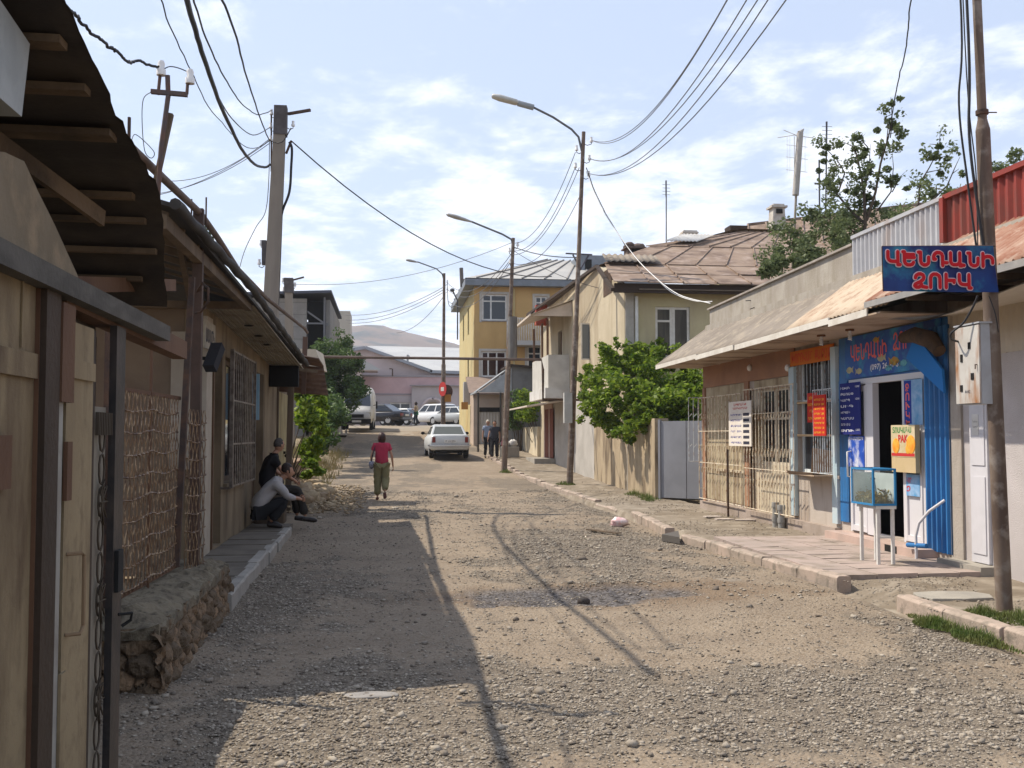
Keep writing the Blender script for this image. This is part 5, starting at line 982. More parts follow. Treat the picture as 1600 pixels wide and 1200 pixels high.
# balcony on the front
bxa, bxb = P(795, 500, y=YY-1.2).x, P(853, 500, y=YY-1.2).x; zb1_, zb2_ = P(820, 532, y=YY-1.2).z, P(820, 497, y=YY-1.2).z
k = MB(); k.box(bxa, bxb, YY-1.2, YY-.002, zb1_-.25, zb1_); bl = k.build('balcony', mat('balcony_grey', (.45, .43, .40)), yb_); k = MB()
for i in range(22):
    x = bxa+.03+(bxb-bxa-.06)*i/21; bow = .10
    k.tube([(x, YY-1.17, zb1_), (x, YY-1.17-bow, zb1_+.35), (x, YY-1.17, zb2_)], .022, 4)
for y_ in np.linspace(YY-1.17, YY-.1, 5): k.tube([(bxa+.03, y_, zb1_), (bxa+.03, y_, zb2_)], .022, 4)
k.tube([(bxa+.03, YY-.05, zb2_), (bxa+.03, YY-1.17, zb2_), (bxb, YY-1.17, zb2_)], .03, 5, smooth=False); k.build('railing', M_['white'], bl)
# lower annex: brick quoin, garage
k = MB(); FY.box(k, YX, YX+.9, .002, .12, .7, 4.6); k.build('quoin', mat('yellow_quoin', (.60, .46, .20), (.52, .40, .18), 3, .9, .4), yb_)
base(yb_, (YX, YY, 1))
gg = thing('garage', 'plastered lean-to garage with white roller door beneath the yellow block', 'garage'); gy0 = 55.6; FGa = Face((0, gy0), (1, 0), (0, -1)); g0, g1 = P(737, 650, y=gy0).x, P(790, 650, y=gy0).x
dx0, dx1 = P(749, 650, y=gy0).x, P(783, 650, y=gy0).x
k = MB(); FGa.wall(k, g0+.1, 6.4, .6, 3.75, [(dx0, dx1, 1.0, 3.1)], -.2, 0); k.box(g0+.1, g0+.3, gy0+.2, 57.9, .6, 3.8); k.build('wall', mat('pinkish_render', (.52, .42, .34), (.45, .36, .29), 1.5, .9, .2), gg)
k = MB(); k.sheet((dx0+.01, gy0+.1, 1.0), (dx1-dx0-.02, 0, 0), (0, 0, 2.1), 7, .015, prof='box'); k.build('roller_door', mat('roller_white', (.60, .56, .50), (.54, .5, .45), 2, .6), gg)
k = MB(); k.box(dx0, dx1, gy0+.04, gy0+.09, 2.86, 3.1); k.build('lintel', M_['dark'], gg)
k = MB(); k.hexa([(g0-.15, gy0-.25, 3.76), (6.5, gy0-.25, 3.76), (6.5, 57.9, 4.75), (g0-.15, 57.9, 4.75), (g0-.15, gy0-.25, 3.86), (6.5, gy0-.25, 3.86), (6.5, 57.9, 4.85), (g0-.15, 57.9, 4.85)]); k.build('roof', mat('red_brown_sheet', (.27, .20, .16), (.21, .155, .125), 3, .7), gg); base(gg, (5.2, gy0, 1))
k = MB(); q = P(716, 620, y=57.6); k.box(4.25, 4.65, 58.3, 59.2, P(716, 620, y=58).z-.4, P(716, 596, y=58).z); o = k.build('air_conditioner', mat('ac_white', (.52, .50, .46), (.45, .43, .4), 4, .5), None, bevel=.02); tag(o, 'boxy white air conditioner on the street corner of the yellow block', 'air conditioner')
for px, py, lb, nm in ((726, 634, 'small ochre box fixed low on the yellow corner', 'wall_box'),):
    k = MB(); q = P(px, py, y=57.7); k.box(q.x-.18, q.x+.18, 57.62, 57.85, q.z-.2, q.z+.2); o = k.build(nm, mat('ochre_box', (.40, .20, .05)), None); tag(o, lb, 'box')
k = MB(); q = P(715, 470, y=59); k.tube([q+Vector((0, 0, -2.2)), q, q+Vector((-.3, -.6, .45))], .045, 6); k.ell(q+Vector((-.35, -.75, .5)), (.14, .3, .10), 8, 6); o = k.build('wall_lantern', mat('dark_lantern', (.12, .13, .15)), None); tag(o, 'dark bracket lamp sticking out at the top of the yellow corner', 'lamp')
k = MB(); q = P(722, 424, y=60); k.tube([q+Vector((0, 0, -.9)), q+Vector((-.05, 0, .2))], .11, 8); o = k.build('vent_pipe', mat('dark_vent', (.12, .11, .10)), None); tag(o, 'short dark vent pipe on the corner of the grey roof', 'pipe')
# ================================================================ plaza building, hill
PY = 100; pb_ = thing('market_hall', 'long pink grey stone hall with arched portal and white metal roof', 'building'); FP = Face((0, PY), (1, 0), (0, -1)); X_ = lambda px: P(px, 640, y=PY).x; Z_ = lambda py: P(640, py, y=PY).z
stn = mat('grey_pink_stone', (.42, .37, .37), (.37, .33, .33), .8, .9, .15, 10); pnk = mat('pink_stone', (.48, .33, .33), (.42, .29, .29), .8, .9, .15, 10); ppl = mat('pale_pink_plaster', (.50, .42, .41), (.45, .38, .37), .6, .9)
fr = [(X_(609), X_(642), Z_(664)+.05, Z_(629)), (X_(667), X_(690), Z_(664), Z_(634))]
k = MB(); FP.wall(k, -16, 12, 2, Z_(618), fr, -.4, 0); k.build('wall', stn, pb_)
k = MB(); FP.box(k, -16, X_(643), -.4, -.02, Z_(618), Z_(589)); FP.box(k, X_(643), 12, -.4, -.02, Z_(618), Z_(589)); k.build('wall', pnk, pb_, 'pink band of the upper wall')
k = MB(); FP.box(k, -16, 12, -.42, .06, Z_(589), Z_(586.5)); FP.box(k, -16, X_(643), -.1, .05, Z_(617), Z_(615)); k.build('cornice', mat('dark_cornice', (.26, .24, .25)), pb_)
k = MB(); x0, x1 = X_(560), X_(672); k.prism([(-16, PY+1, Z_(589)), (12, PY+1, Z_(589)), (12, PY+1, Z_(581)), (X_(672), PY+1, Z_(581)), (X_(570), PY+1, Z_(544)), (X_(556), PY+1, Z_(547)), (-16, PY+1, Z_(585))], (0, .3, 0)); k.build('gable', ppl, pb_)
k = MB(); k.beam((X_(570), PY+.7, Z_(543)), (X_(675), PY+.7, Z_(579.5)), .8, .28); k.beam((X_(672), PY+.7, Z_(580)), (12, PY+.7, Z_(583)), .8, .28); k.beam((X_(570), PY+.7, Z_(543)), (-16, PY+.7, Z_(583)), .8, .28); k.build('gutter', mat('grey_gutter_far', (.27, .29, .32)), pb_)
k = MB(); zt = Z_(547)+1.6; k.add([(X_(571), PY+1.2, Z_(544)+.1), (X_(675), PY+1.2, Z_(579)+.1), (13, PY+1.2, Z_(581)+.1), (13, PY+24, 11.9), (X_(571), PY+24, 12.1)], [(0, 1, 2, 3, 4)])
k.add([(X_(571), PY+1.2, Z_(544)+.1), (X_(571), PY+24, 12.1), (-17, PY+24, 9), (-16, PY+1.2, Z_(583))], [(0, 1, 2, 3)]); k.build('roof', mat('white_metal_roof', (.40, .40, .39), (.35, .35, .35), .4, .6), pb_)
k = MB(); px0, px1 = X_(643), X_(716); arch = []
cx, rz = X_(676), Z_(641); R = X_(689)-cx
outer = [(px0, Z_(665)), (px0, Z_(603)), (px1, Z_(603)), (px1, Z_(665)), (cx+R, Z_(665)), (cx+R, rz)]+[(cx+R*math.cos(t), rz+R*1.05*math.sin(t)) for t in np.linspace(0, math.pi, 14)][1:-1]+[(cx-R, rz), (cx-R, Z_(665))]
k.prism([(x, PY-.6, z) for x, z in outer], (0, .595, 0)); po = k.build('portal', stn, pb_)
k = MB(); k.box(px0-.2, px1+.3, PY-.9, PY-.602, Z_(603.5), Z_(602)); k.build('ledge', MATS['dark_cornice'], po); k = MB(); k.tube([(cx+(R+.25)*math.cos(t), PY-.62, rz+(R+.25)*1.05*math.sin(t)) for t in np.linspace(0, math.pi, 16)], .16, 6); k.build('arch_trim', ppl, po)
k = MB(); k.box(cx-R, cx+R, PY-.1, PY-.005, Z_(634.5), rz+R+.3); k.build('tympanum', mat('tympanum', (.48, .42, .34)), po)
FP.window(pb_, *fr[0], MATS['white_paint'], M_['glass'], ratio=[.5], trans=.62, rec=.15, fw_=.14); FP.window(pb_, *fr[1], MATS['white_paint'], M_['glass'], ratio=[.5], trans=.5, rec=.15, fw_=.14)
k = MB(); sx0 = X_(549); k.prism([(-16, PY-3, Z_(575)), (X_(590), PY-3, Z_(580)), (X_(590), PY-3, Z_(583)), (-16, PY-3, Z_(583))], (0, 3, 0)); k.box(-16, X_(566), PY-2.8, PY-.01, 2, Z_(583.5)); k.build('side_wing', ppl, pb_); k = MB(); k.add([(-16, PY-3.2, Z_(569)), (X_(568), PY-3.2, Z_(566)), (X_(594), PY-3.2, Z_(580.5)), (-16, PY-3.2, Z_(581))], [(0, 1, 2, 3)]); k.prism([(X_(560), PY-3.3, Z_(579)), (X_(594), PY-3.3, Z_(580)), (X_(594), PY-3.3, Z_(582)), (X_(560), PY-3.3, Z_(582))], (0, .1, 0)); k.build('wing_roof', MATS['white_metal_roof'], pb_)
k = MB(); k.tube([(X_(613), PY-.3, Z_(588)), (X_(613), PY-.3, Z_(577)), (X_(608), PY-.3, Z_(576.5))], .07, 5); k.build('roof_pipe', M_['steel'], pb_)
k = MB(); q = P(637, 561, y=108); k.tube([q+Vector((0, 0, -.6)), q+Vector((0, 0, .45))], .12, 6); k.beam(q+Vector((-.4, 0, .1)), q+Vector((.2, 0, .3)), .15); k.build('roof_vent', mat('vent_grey', (.3, .3, .3)), pb_); base(pb_, (0, PY, 2.5))
hillm = mat('dry_hill', (.19, .15, .13), (.15, .12, .105), .012, .95, 0, c3=(.07, .085, .09), c3scale=.028)
def hill_h(x, y_):
    ridge = 92-0.10*max(0, x+10)-.0016*max(0, x+10)**2*1.2+.02*min(0, x+10); t = max(0, min(1, (y_-480)/420)); t = t*t*(3-2*t)
    return 5+ridge*t*(1-.25*max(0, (y_-900)/300))+t*6*noise.fractal(Vector((x*.012, y_*.012, 1)), .8, 2, 4)-6*t
grid('hill', list(np.linspace(-320, 320, 90)), list(np.linspace(460, 1150, 50)), hill_h, hillm)
# ================================================================ left: shuttered shop row
LX = -2.25; FL = Face((LX, 0), (0, 1), (1, 0)); ly = lambda px: Y6(px, LX)
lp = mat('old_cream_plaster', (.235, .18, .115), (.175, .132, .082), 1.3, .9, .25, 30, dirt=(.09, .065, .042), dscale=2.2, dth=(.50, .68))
ls = thing('shuttered_shop', 'long low shop in shadow with board soffit and barred dark windows', 'building')
yn, yf = 13.35, 21.9
hs = [(13.95, 14.75, .15, 2.75), (15.0, 17.1, .95, 2.72), (18.05, 19.6, .15, 2.72)]
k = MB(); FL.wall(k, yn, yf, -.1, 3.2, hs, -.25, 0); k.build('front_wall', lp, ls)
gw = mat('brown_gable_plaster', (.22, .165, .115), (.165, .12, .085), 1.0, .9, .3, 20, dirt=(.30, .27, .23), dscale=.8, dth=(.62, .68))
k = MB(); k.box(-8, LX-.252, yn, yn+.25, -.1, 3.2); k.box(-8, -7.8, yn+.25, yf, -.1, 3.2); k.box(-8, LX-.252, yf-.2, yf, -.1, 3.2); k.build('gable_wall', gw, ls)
k = MB(); k.box(LX-.02, LX+.03, yn-.03, yn+.38, -.1, 3.1); k.box(LX-.40, LX-.021, yn-.03, yn-.002, 1.2, 2.9); k.build('corner_pilaster', mat('pale_corner', (.42, .37, .30), (.34, .29, .23), 2, .8), ls)
# roof
ztL = lambda y_: 3.345 if y_ < 12.5 else 3.345-(y_-12.5)*.036
dk = mat('black_roofing', (.035, .033, .032), (.055, .05, .045), 3, .8, .2)
k = MB(); k.hexa([(-1.62, 8.15, ztL(8.15)), (-5.5, 8.15, ztL(8)+1.1), (-5.5, 21.3, ztL(21)+1.1), (-1.62, 21.3, ztL(21.3)), (-1.62, 8.15, ztL(8.15)+.035), (-5.5, 8.15, ztL(8)+1.14), (-5.5, 21.3, ztL(21)+1.14), (-1.62, 21.3, ztL(21.3)+.035)][:4]+[(-1.62, 8.15, ztL(8.15)+.035), (-5.5, 8.15, ztL(8)+1.14), (-5.5, 21.3, ztL(21)+1.14), (-1.62, 21.3, ztL(21.3)+.035)]); rfL = k.build('roof', dk, ls)
k = MB(); k.tube([(-1.60, y_, ztL(y_)+.02+.012*math.sin(y_*7)) for y_ in np.linspace(8.1, 21.35, 60)], .045, 8); k.build('roof_edge', dk, rfL)
for i in range(8): y_ = 8.3+i*.68; k = MB(); k.beam((-1.7, y_, ztL(y_)-.05), (-5.3, y_, ztL(y_)+.95), .06, .09); k.build('rafter', M_['wood'], ls)
k = MB(); k.beam((-1.72, 8.2, 3.25), (-1.72, 13.3, 3.22), .08, .11); k.beam((-1.75, 13.2, 3.22), (-4.5, 13.2, 3.22), .07, .09); k.beam((-2.4, 13.15, 3.25), (-1.75, 9.0, 3.3), .05, .08); k.build('truss', M_['wood'], ls)
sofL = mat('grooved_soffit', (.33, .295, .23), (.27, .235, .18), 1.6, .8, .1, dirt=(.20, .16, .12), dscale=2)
k = MB(); n_ = 11; w_ = (LX+1.68)
for i in range(n_):
    x0 = -1.66-(.66/n_)*i; x1 = x0-.66/n_+.006
    k.hexa([(x0, 13.3, ztL(13.3)-.10), (x1, 13.3, ztL(13.3)-.09), (x1, 21.2, ztL(21.2)-.09), (x0, 21.2, ztL(21.2)-.10), (x0, 13.3, ztL(13.3)-.08), (x1, 13.3, ztL(13.3)-.07), (x1, 21.2, ztL(21.2)-.07), (x0, 21.2, ztL(21.2)-.08)])
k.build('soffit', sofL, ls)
for y_ in (14.9, 16.0, 17.1): k = MB(); k.ell((-1.92, y_, ztL(y_)-.115), (.07, .05, .012), 8, 5); k.build('soffit_hole', M_['dark'], ls)
k = MB(); FL.box(k, *hs[0][:2], -.2, -.14, .15, 2.75); FL.box(k, hs[0][0], hs[0][0]+.06, -.139, .02, .15, 2.75); k.build('door', mat('brown_door', (.10, .055, .03), (.14, .08, .045), 4, .6), ls)
k = MB(); FL.box(k, *hs[2][:2], -.22, -.16, .15, 2.72); k.build('door', mat('dark_brown_door', (.06, .035, .022), (.09, .055, .035), 4, .6), ls)
dwm = mat('dark_window_frame', (.12, .085, .06), (.08, .055, .04), 5, .7)
w_ = FL.window(ls, *hs[1], dwm, M_['glass'], cols=3, rec=.1, fw_=.07, sill=lp)
k = MB(); k.box(LX+.002, LX+.55, 20.45, 20.65, 2.55, 2.95); k.build('bracket', M_['dark'], ls)
base(ls, (LX, 17, 0))
k = MB(); a, b = 14.7, 17.2; FLx = lambda s, d, z: FL.p(s, d, z)
for i in range(14): s_ = a+(b-a)*i/13; k.tube([FLx(s_, .14, .92), FLx(s_, .14, 2.78)], .010, 5)
for z in (.92, 1.5, 2.1, 2.78): k.beam(FLx(a, .14, z), FLx(b, .14, z), .025)
k.beam(FLx(a, .14, .9), FLx(a, .14, 2.8), .05); k.beam(FLx(15.6, .14, .9), FLx(15.6, .14, 2.8), .035); k.beam(FLx(b, .14, .9), FLx(b, .14, 2.8), .04); k.beam(FLx(a, 0, .9), FLx(a, .14, .9), .03)
o = k.build('window_grille', mat('dark_grille', (.09, .07, .055), (.2, .17, .14), 9, .5), None); tag(o, 'dark iron grille standing off the big shop window in the shade', 'grille')
k = MB(); q = P(399, 618, x=LX+.35); yb9 = P(393, 618, x=LX+.03).y; k.box(LX+.03, P(405, 618, y=yb9).x, yb9, yb9+.04, P(400, 656, y=yb9).z, P(400, 584, y=yb9).z); bs = k.build('blue_sign', mat('light_blue_board', (.16, .30, .42), (.22, .36, .46), 3, .6), None); tag(bs, 'narrow light blue board standing out from the shaded wall', 'sign')
si = thing('name_board', 'small white board with black letters at the near corner of the shaded shop', 'sign')
k = MB(); k.box(LX-.0+.035, LX+.06, 13.0, 13.75, 2.68, 3.02); k.box(LX-.36, LX+.03, 13.28, 13.315, 2.62, 2.98) if False else None; k.build('board', mat('dirty_white', (.42, .38, .30), (.34, .3, .24), 5), si); k = MB(); put_text(k, 'ՍԱԼՈՆ', (LX+.061, 13.05, 2.76), (0, 1, 0), (0, 0, 1), .62, .17, bold=.03, depth=.002); k.build('lettering', dkl, si); base(si, (LX, 13.4, 2.7))
ld = thing('wall_speaker', 'dark box lamp tilted on a bracket near the first shaded door', 'lamp'); k = MB(); q = P(330, 560, x=LX+.15); k.beam((LX+.0, q.y, q.z), (LX+.15, q.y, q.z), .04); k.build('bracket', M_['dark'], ld); k = MB(); k.beam(q+Vector((.0, -.1, -.13)), q+Vector((.06, .12, .16)), .14, .12); k.build('head', mat('black_plastic', (.025, .025, .03)), ld); base(ld, q)
# lean-to beyond: brown corrugated awning, doors
lt = thing('lean_to_awning', 'brown corrugated awning sagging over the far end of the shaded shop', 'awning')
k = MB(); k.sheet((-1.28, 22.3, 2.62), (-1.5, 0, .35), (0, .0, .0001), 2, .001) if False else None
a0 = P(508, 618, y=23.0); a1 = P(512, 563, y=23.4)
cs_ = mat('brown_corrugated', (.16, .095, .06), (.11, .065, .045), 4, .8, .2)
k.sheet((-1.30, 23.6, 2.50), (-.10, -.15, .62), (-1.6, 0, .12), 6, .02, nv=3); k.sheet((-1.40, 23.5, 3.13), (0, -1.7, .05), (-1.5, 0, .25), 12, .02, nv=2); k.build('sheet', cs_, lt)
k = MB(); k.beam((-2.05, 22.4, 0), (-2.0, 22.4, 3.0), .12); k.beam((-1.45, 22.2, 2.95), (-2.9, 22.2, 3.1), .07); k.build('post', M_['wood'], lt); base(lt, (-2, 22.4, 0))
yd = thing('shed_doors', 'olive cream shed doors beyond the sagging brown awning', 'door'); FD = Face((-2.3, 0), (0, 1), (1, 0)); dm_ = mat('olive_cream_paint', (.36, .30, .16), (.28, .225, .115), 2, .8, .2, dirt=(.18, .13, .07), dscale=2)
k = MB(); FD.box(k, 22.6, 24.0, -.06, 0, .05, 2.55); FD.box(k, 24.03, 25.4, -.06, 0, .05, 2.55); k.build('leaf', dm_, yd); k = MB(); FD.box(k, 22.5, 22.59, -.1, .03, 0, 2.7); FD.box(k, 25.41, 25.5, -.1, .03, 0, 2.7); k.build('frame', M_['wood'], yd)
k = MB(); FD.box(k, 23.93, 23.99, .001, .05, 1.2, 1.26); k.ell(FD.p(23.96, .06, 1.16), .04, 8, 6); k.build('padlock', M_['dark'], yd); base(yd, (-2.3, 24, 0))
k = MB(); k.box(-7.5, -2.37, 22.0, 26.2, 0, 3.0); o = k.build('shed', gw, None); tag(o, 'low shed body behind the olive cream doors', 'shed')
# white roof piece seen over the awning
k = MB(); k.hexa([(-2.9, 26, 3.15), (-1.55, 26, 3.2), (-1.55, 27.5, 3.25), (-2.9, 27.5, 3.3), (-2.9, 26, 3.75), (-1.75, 26, 3.72), (-1.65, 27.5, 3.72), (-2.9, 27.5, 3.8)]); o = k.build('canvas_cover', mat('canvas_white', (.60, .52, .40), (.5, .43, .33), 3), None); tag(o, 'pale canvas cover stretched above the brown awning', 'cover')
# ================================================================ near shed (doors, roof over the viewer)
shx = -1.0; FN = Face((shx, 0), (0, 1), (1, 0)); ny = lambda px: Y6(px, shx)
shed = thing('door_shed', 'near shed of peeling cream doors under a black rafter roof', 'shed')
dp = mat('peeling_cream_paint', (.27, .21, .125), (.20, .15, .085), 1.4, .75, .15, 60, dirt=(.075, .045, .025), dscale=3.4, dth=(.49, .67), c3=(.21, .16, .095), c3scale=13, stretch=3)
bw = mat('black_oiled_wood', (.030, .021, .015), (.05, .033, .022), 4, .7, .3, stretch=4); redw = mat('red_brown_wood', (.095, .048, .028), (.13, .07, .04), 5, .8, .2, stretch=4)
def leafN(px0, px1, z0, z1, d, m, nm='door_leaf', th=.04, mid=True):
    k = MB(); a, b = ny(px0), ny(px1); FN.box(k, a, b, d-th, d, z0, z1)
    if mid: FN.box(k, a+.01, b-.01, d+.001, d+.012, 1.72, 1.79)
    return k.build(nm, m, shed)
k = MB(); FN.box(k, 1.6, ny(52), -.04, 0, .02, 2.06); l1 = k.build('door_leaf', dp, shed); k = MB(); FN.box(k, 1.6, ny(50), .001, .014, 1.78, 1.85); FN.box(k, ny(28), ny(30), .001, .006, 1.86, 2.05); k.build('rail', dp, l1)
k = MB(); FN.box(k, ny(53), ny(76), -.05, .03, .0, 2.04); k.build('door_post', bw, shed)
k = MB(); FN.box(k, ny(52.2), ny(53), -.01, .012, .0, 2.04); FN.box(k, ny(-12), ny(8), .001, .02, 1.48, 1.62); k.build('hinge', redw, shed)
k = MB(); FN.box(k, ny(77), ny(88), -.03, .02, .0, 1.99); k.build('trim_strip', mat('grey_strip', (.30, .29, .26), (.22, .2, .18), 4), shed)
k = MB(); FN.box(k, ny(77), ny(97), .021, .035, 1.72, 2.02); FN.box(k, ny(89), ny(97), .021, .034, 1.42, 1.60); k.build('trim_strip', redw, shed)
k = MB(); FN.box(k, ny(98), ny(140), -.03, .01, .02, 1.98); l2 = k.build('door_leaf', dp, shed); k = MB(); FN.box(k, ny(100), ny(139), .011, .02, 1.80, 1.86); k.build('rail', dp, l2)
k = MB(); a = ny(103); b = ny(118); k.tube([FN.p(a, .01, 1.25), FN.p(a+.02, .05, 1.25), FN.p(a+.05, .05, 1.24), FN.p(a+.055, .05, 1.02), FN.p(a+.02, .05, 1.0), FN.p(a, .01, 1.0)], .006, 6, smooth=False); k.build('handle', mat('iron_handle', (.22, .15, .09)), l2)
k = MB(); FN.box(k, ny(88), ny(97), .021, .03, .1, .9) ; k.build('trim_strip', dp, shed)
k = MB(); FN.box(k, ny(141), ny(148), -.06, .0, 0, 1.98); FN.box(k, ny(141), ny(176), -.07, -.061, 0, 1.98); k.build('door_post', bw, shed)
# ornamented metal door
om = mat('grey_metal_door', (.24, .22, .18), (.18, .16, .13), 3, .6, .1); k = MB(); FN.box(k, ny(149), ny(170), -.05, -.01, .0, 1.72); l3 = k.build('metal_door', om, shed)
k = MB()
cy = (ny(149)+ny(170))/2
for i in range(14):
    z = .12+i*.115; k.tube([FN.p(cy+.035*math.cos(t), .002, z+.055*math.sin(t)) for t in np.linspace(0, 6.28, 10)], .004, 4, caps=False)
    if i in (2, 5, 8, 11):
        for t in np.linspace(0, 6.28, 9)[:-1]: k.tube([FN.p(cy, .006, z), FN.p(cy+.05*math.cos(t), .012, z+.08*math.sin(t)), FN.p(cy+.03*math.cos(t+.3), .006, z+.05*math.sin(t+.3))], .003, 4)
for i in range(9): FN.box(k, ny(149)+.003+i*.022, ny(149)+.010+i*.022, .0, .012, 1.62, 1.70)
k.build('ornament', mat('iron_ornament', (.07, .055, .04)), l3)
k = MB(); FN.box(k, ny(172), ny(186), -.005, .02, -.1, 2.02); k.build('steel_post', mat('black_steel', (.022, .021, .022), (.05, .04, .035), 7, .5, .15), shed)
k = MB(); FN.box(k, ny(174), ny(182), .021, .035, 1.05, 1.20); c = FN.p(ny(168), .05, .98); k.tube([c, c+Vector((.04, .03, .0)), c+Vector((.03, .06, -.03)), c+Vector((-.0, .05, -.05))], .006, 6); k.build('lock_box', mat('black_lock', (.015, .015, .015)), shed)
# lintel beam from the left edge out to the far post; second thinner beam
k = MB(); k.beam((shx+.02, 1.2, 2.085), (shx+.02, 4.75, 2.065), .06, .065); k.build('lintel_beam', mat('grey_beam', (.10, .092, .08), (.06, .055, .048), 4, .8, .2, stretch=.3), shed)
k = MB(); k.beam((shx-.03, 3.4, 2.07), (shx-.06, 5.55, 2.055), .07, .09); k.beam((shx-.14, 3.9, 2.16), (shx-.12, 5.6, 2.40), .05, .06); k.build('lintel_beam', redw, shed)
# upper boarded wall above the doors
k = MB(); k.add([P(a_, b_, x=shx-.01) for a_, b_ in ((-60, 228), (8, 238), (38, 252), (60, 300), (85, 350), (122, 432), (104, 468), (60, 452), (-60, 392))], [tuple(range(9))]); k.prism([P(a_, b_, x=shx-.01)+Vector((-.004, 0, 0)) for a_, b_ in ((-60, 228), (8, 238), (38, 252), (60, 300), (85, 350), (122, 432), (104, 468), (60, 452), (-60, 392))], (-.03, 0, 0)); k.build('gable_board', mat('pale_board_old', (.20, .162, .112), (.155, .122, .08), 2.5, .9, .2, c3=(.26, .2, .13), c3scale=5), shed)
# roof sheet with rafters: edge follows (y, z)
ep = [(1.0, 3.05), (2.8, 2.76), (3.25, 2.66), (3.9, 2.55), (4.16, 2.50), (4.86, 2.20)]
rm = mat('tarred_sheet', (.030, .026, .025), (.055, .044, .036), 3, .85, .2, stretch=.4)
def rz_(y_):
    for (a, p), (b, q) in zip(ep[:-1], ep[1:]):
        if y_ <= b: return p+(q-p)*(y_-a)/(b-a)
    return ep[-1][1]
k = MB(); vs = []; ysr = np.linspace(1.0, 4.86, 60); xs_ = [-.86, -1.2, -1.6, -2.4, -3.2]
for i, y_ in enumerate(ysr):
    for j, x in enumerate(xs_):
        jag = random.uniform(-.004, .004)+(.010 if (i//9) % 2 else 0) if j == 0 else 0
        xx = x-(.12*max(0, (y_-4.0)/.8) if j == 0 else 0); vs.append((xx+jag, y_, rz_(y_)+.012*math.sin(y_*40)*.6+.02*(-x-.86)))
fs = [(i*5+j, i*5+j+1, (i+1)*5+j+1, (i+1)*5+j) for i in range(59) for j in range(4)]
k.add(vs, fs, 0, True); k.add([(a, b, c+.012) for a, b, c in vs], [f[::-1] for f in fs], 0, True); rf_ = k.build('roof', rm, shed)
rw = mat('rafter_wood', (.14, .095, .057), (.075, .05, .03), 2.5, .85, .3, 40, stretch=.5, c3=(.05, .035, .022), c3scale=4)
for i, y_ in enumerate((2.45, 2.98, 3.22, 3.52, 4.02, 4.22, 4.42, 4.62)):
    k = MB(); z = rz_(y_)-.028; h_ = (.035, .045, .05, .05, .04, .035, .03, .03)[i]; k.beam((-.895-.05*(i > 3)-.1*(i > 6), y_, z+.012), (-3.0, y_+.02, z+.045), (.05, .07, .06, .09, .05, .035, .035, .03)[i], .022); k.build('rafter', rw, rf_)
k = MB(); k.beam((-1.25, 3.1, 2.56), (-1.05, 4.0, 2.42), .02, .06); k.build('rafter', rw, rf_)
k = MB(); k.hexa([(shx-1.9, 1.2, 0), (shx-.08, 1.2, 0), (shx-.08, 4.05, 0), (shx-1.9, 4.05, 0), (shx-1.9, 1.2, 2.1), (shx-.08, 1.2, 2.1), (shx-.08, 4.05, 2.1), (shx-1.9, 4.05, 2.1)]); k.build('inner_wall', mat('dark_boards', (.06, .045, .035), (.04, .03, .022), 3), shed)
base(shed, (shx, 3.2, 0))
# grey metal box hung under the shed roof at upper left
mb_ = thing('hanging_meter_box', 'grey white sheet metal box hung under the black roof at the top left', 'box'); a = P(0, 60, y=2.55); c0 = P(40, 40, x=-.96)
k = MB(); y0_, y1_ = P(-30, 100, x=-.98).y, P(40, 100, x=-.98).y; zt, zb = P(20, 40, x=-.98).z, P(14, 165, x=-.98).z
k.hexa([(-1.2, y0_, zb), (-.98, y0_, zb), (-.98, y1_-.02, zb), (-1.2, y1_-.02, zb), (-1.2, y0_, zt+.03), (-.97, y0_, zt+.03), (-.97, y1_, zt-.01), (-1.2, y1_, zt-.01)]); k.build('cabinet', mat('galv_box', (.34, .36, .36), (.28, .30, .30), 8, .5, .1), mb_); k = MB(); k.tube([(-1.1, y1_-.1, zt), (-1.1, y1_-.1, zt+.2)], .01, 5); k.build('hanger', M_['steel'], mb_); base(mb_, (-1, y0_, zb))
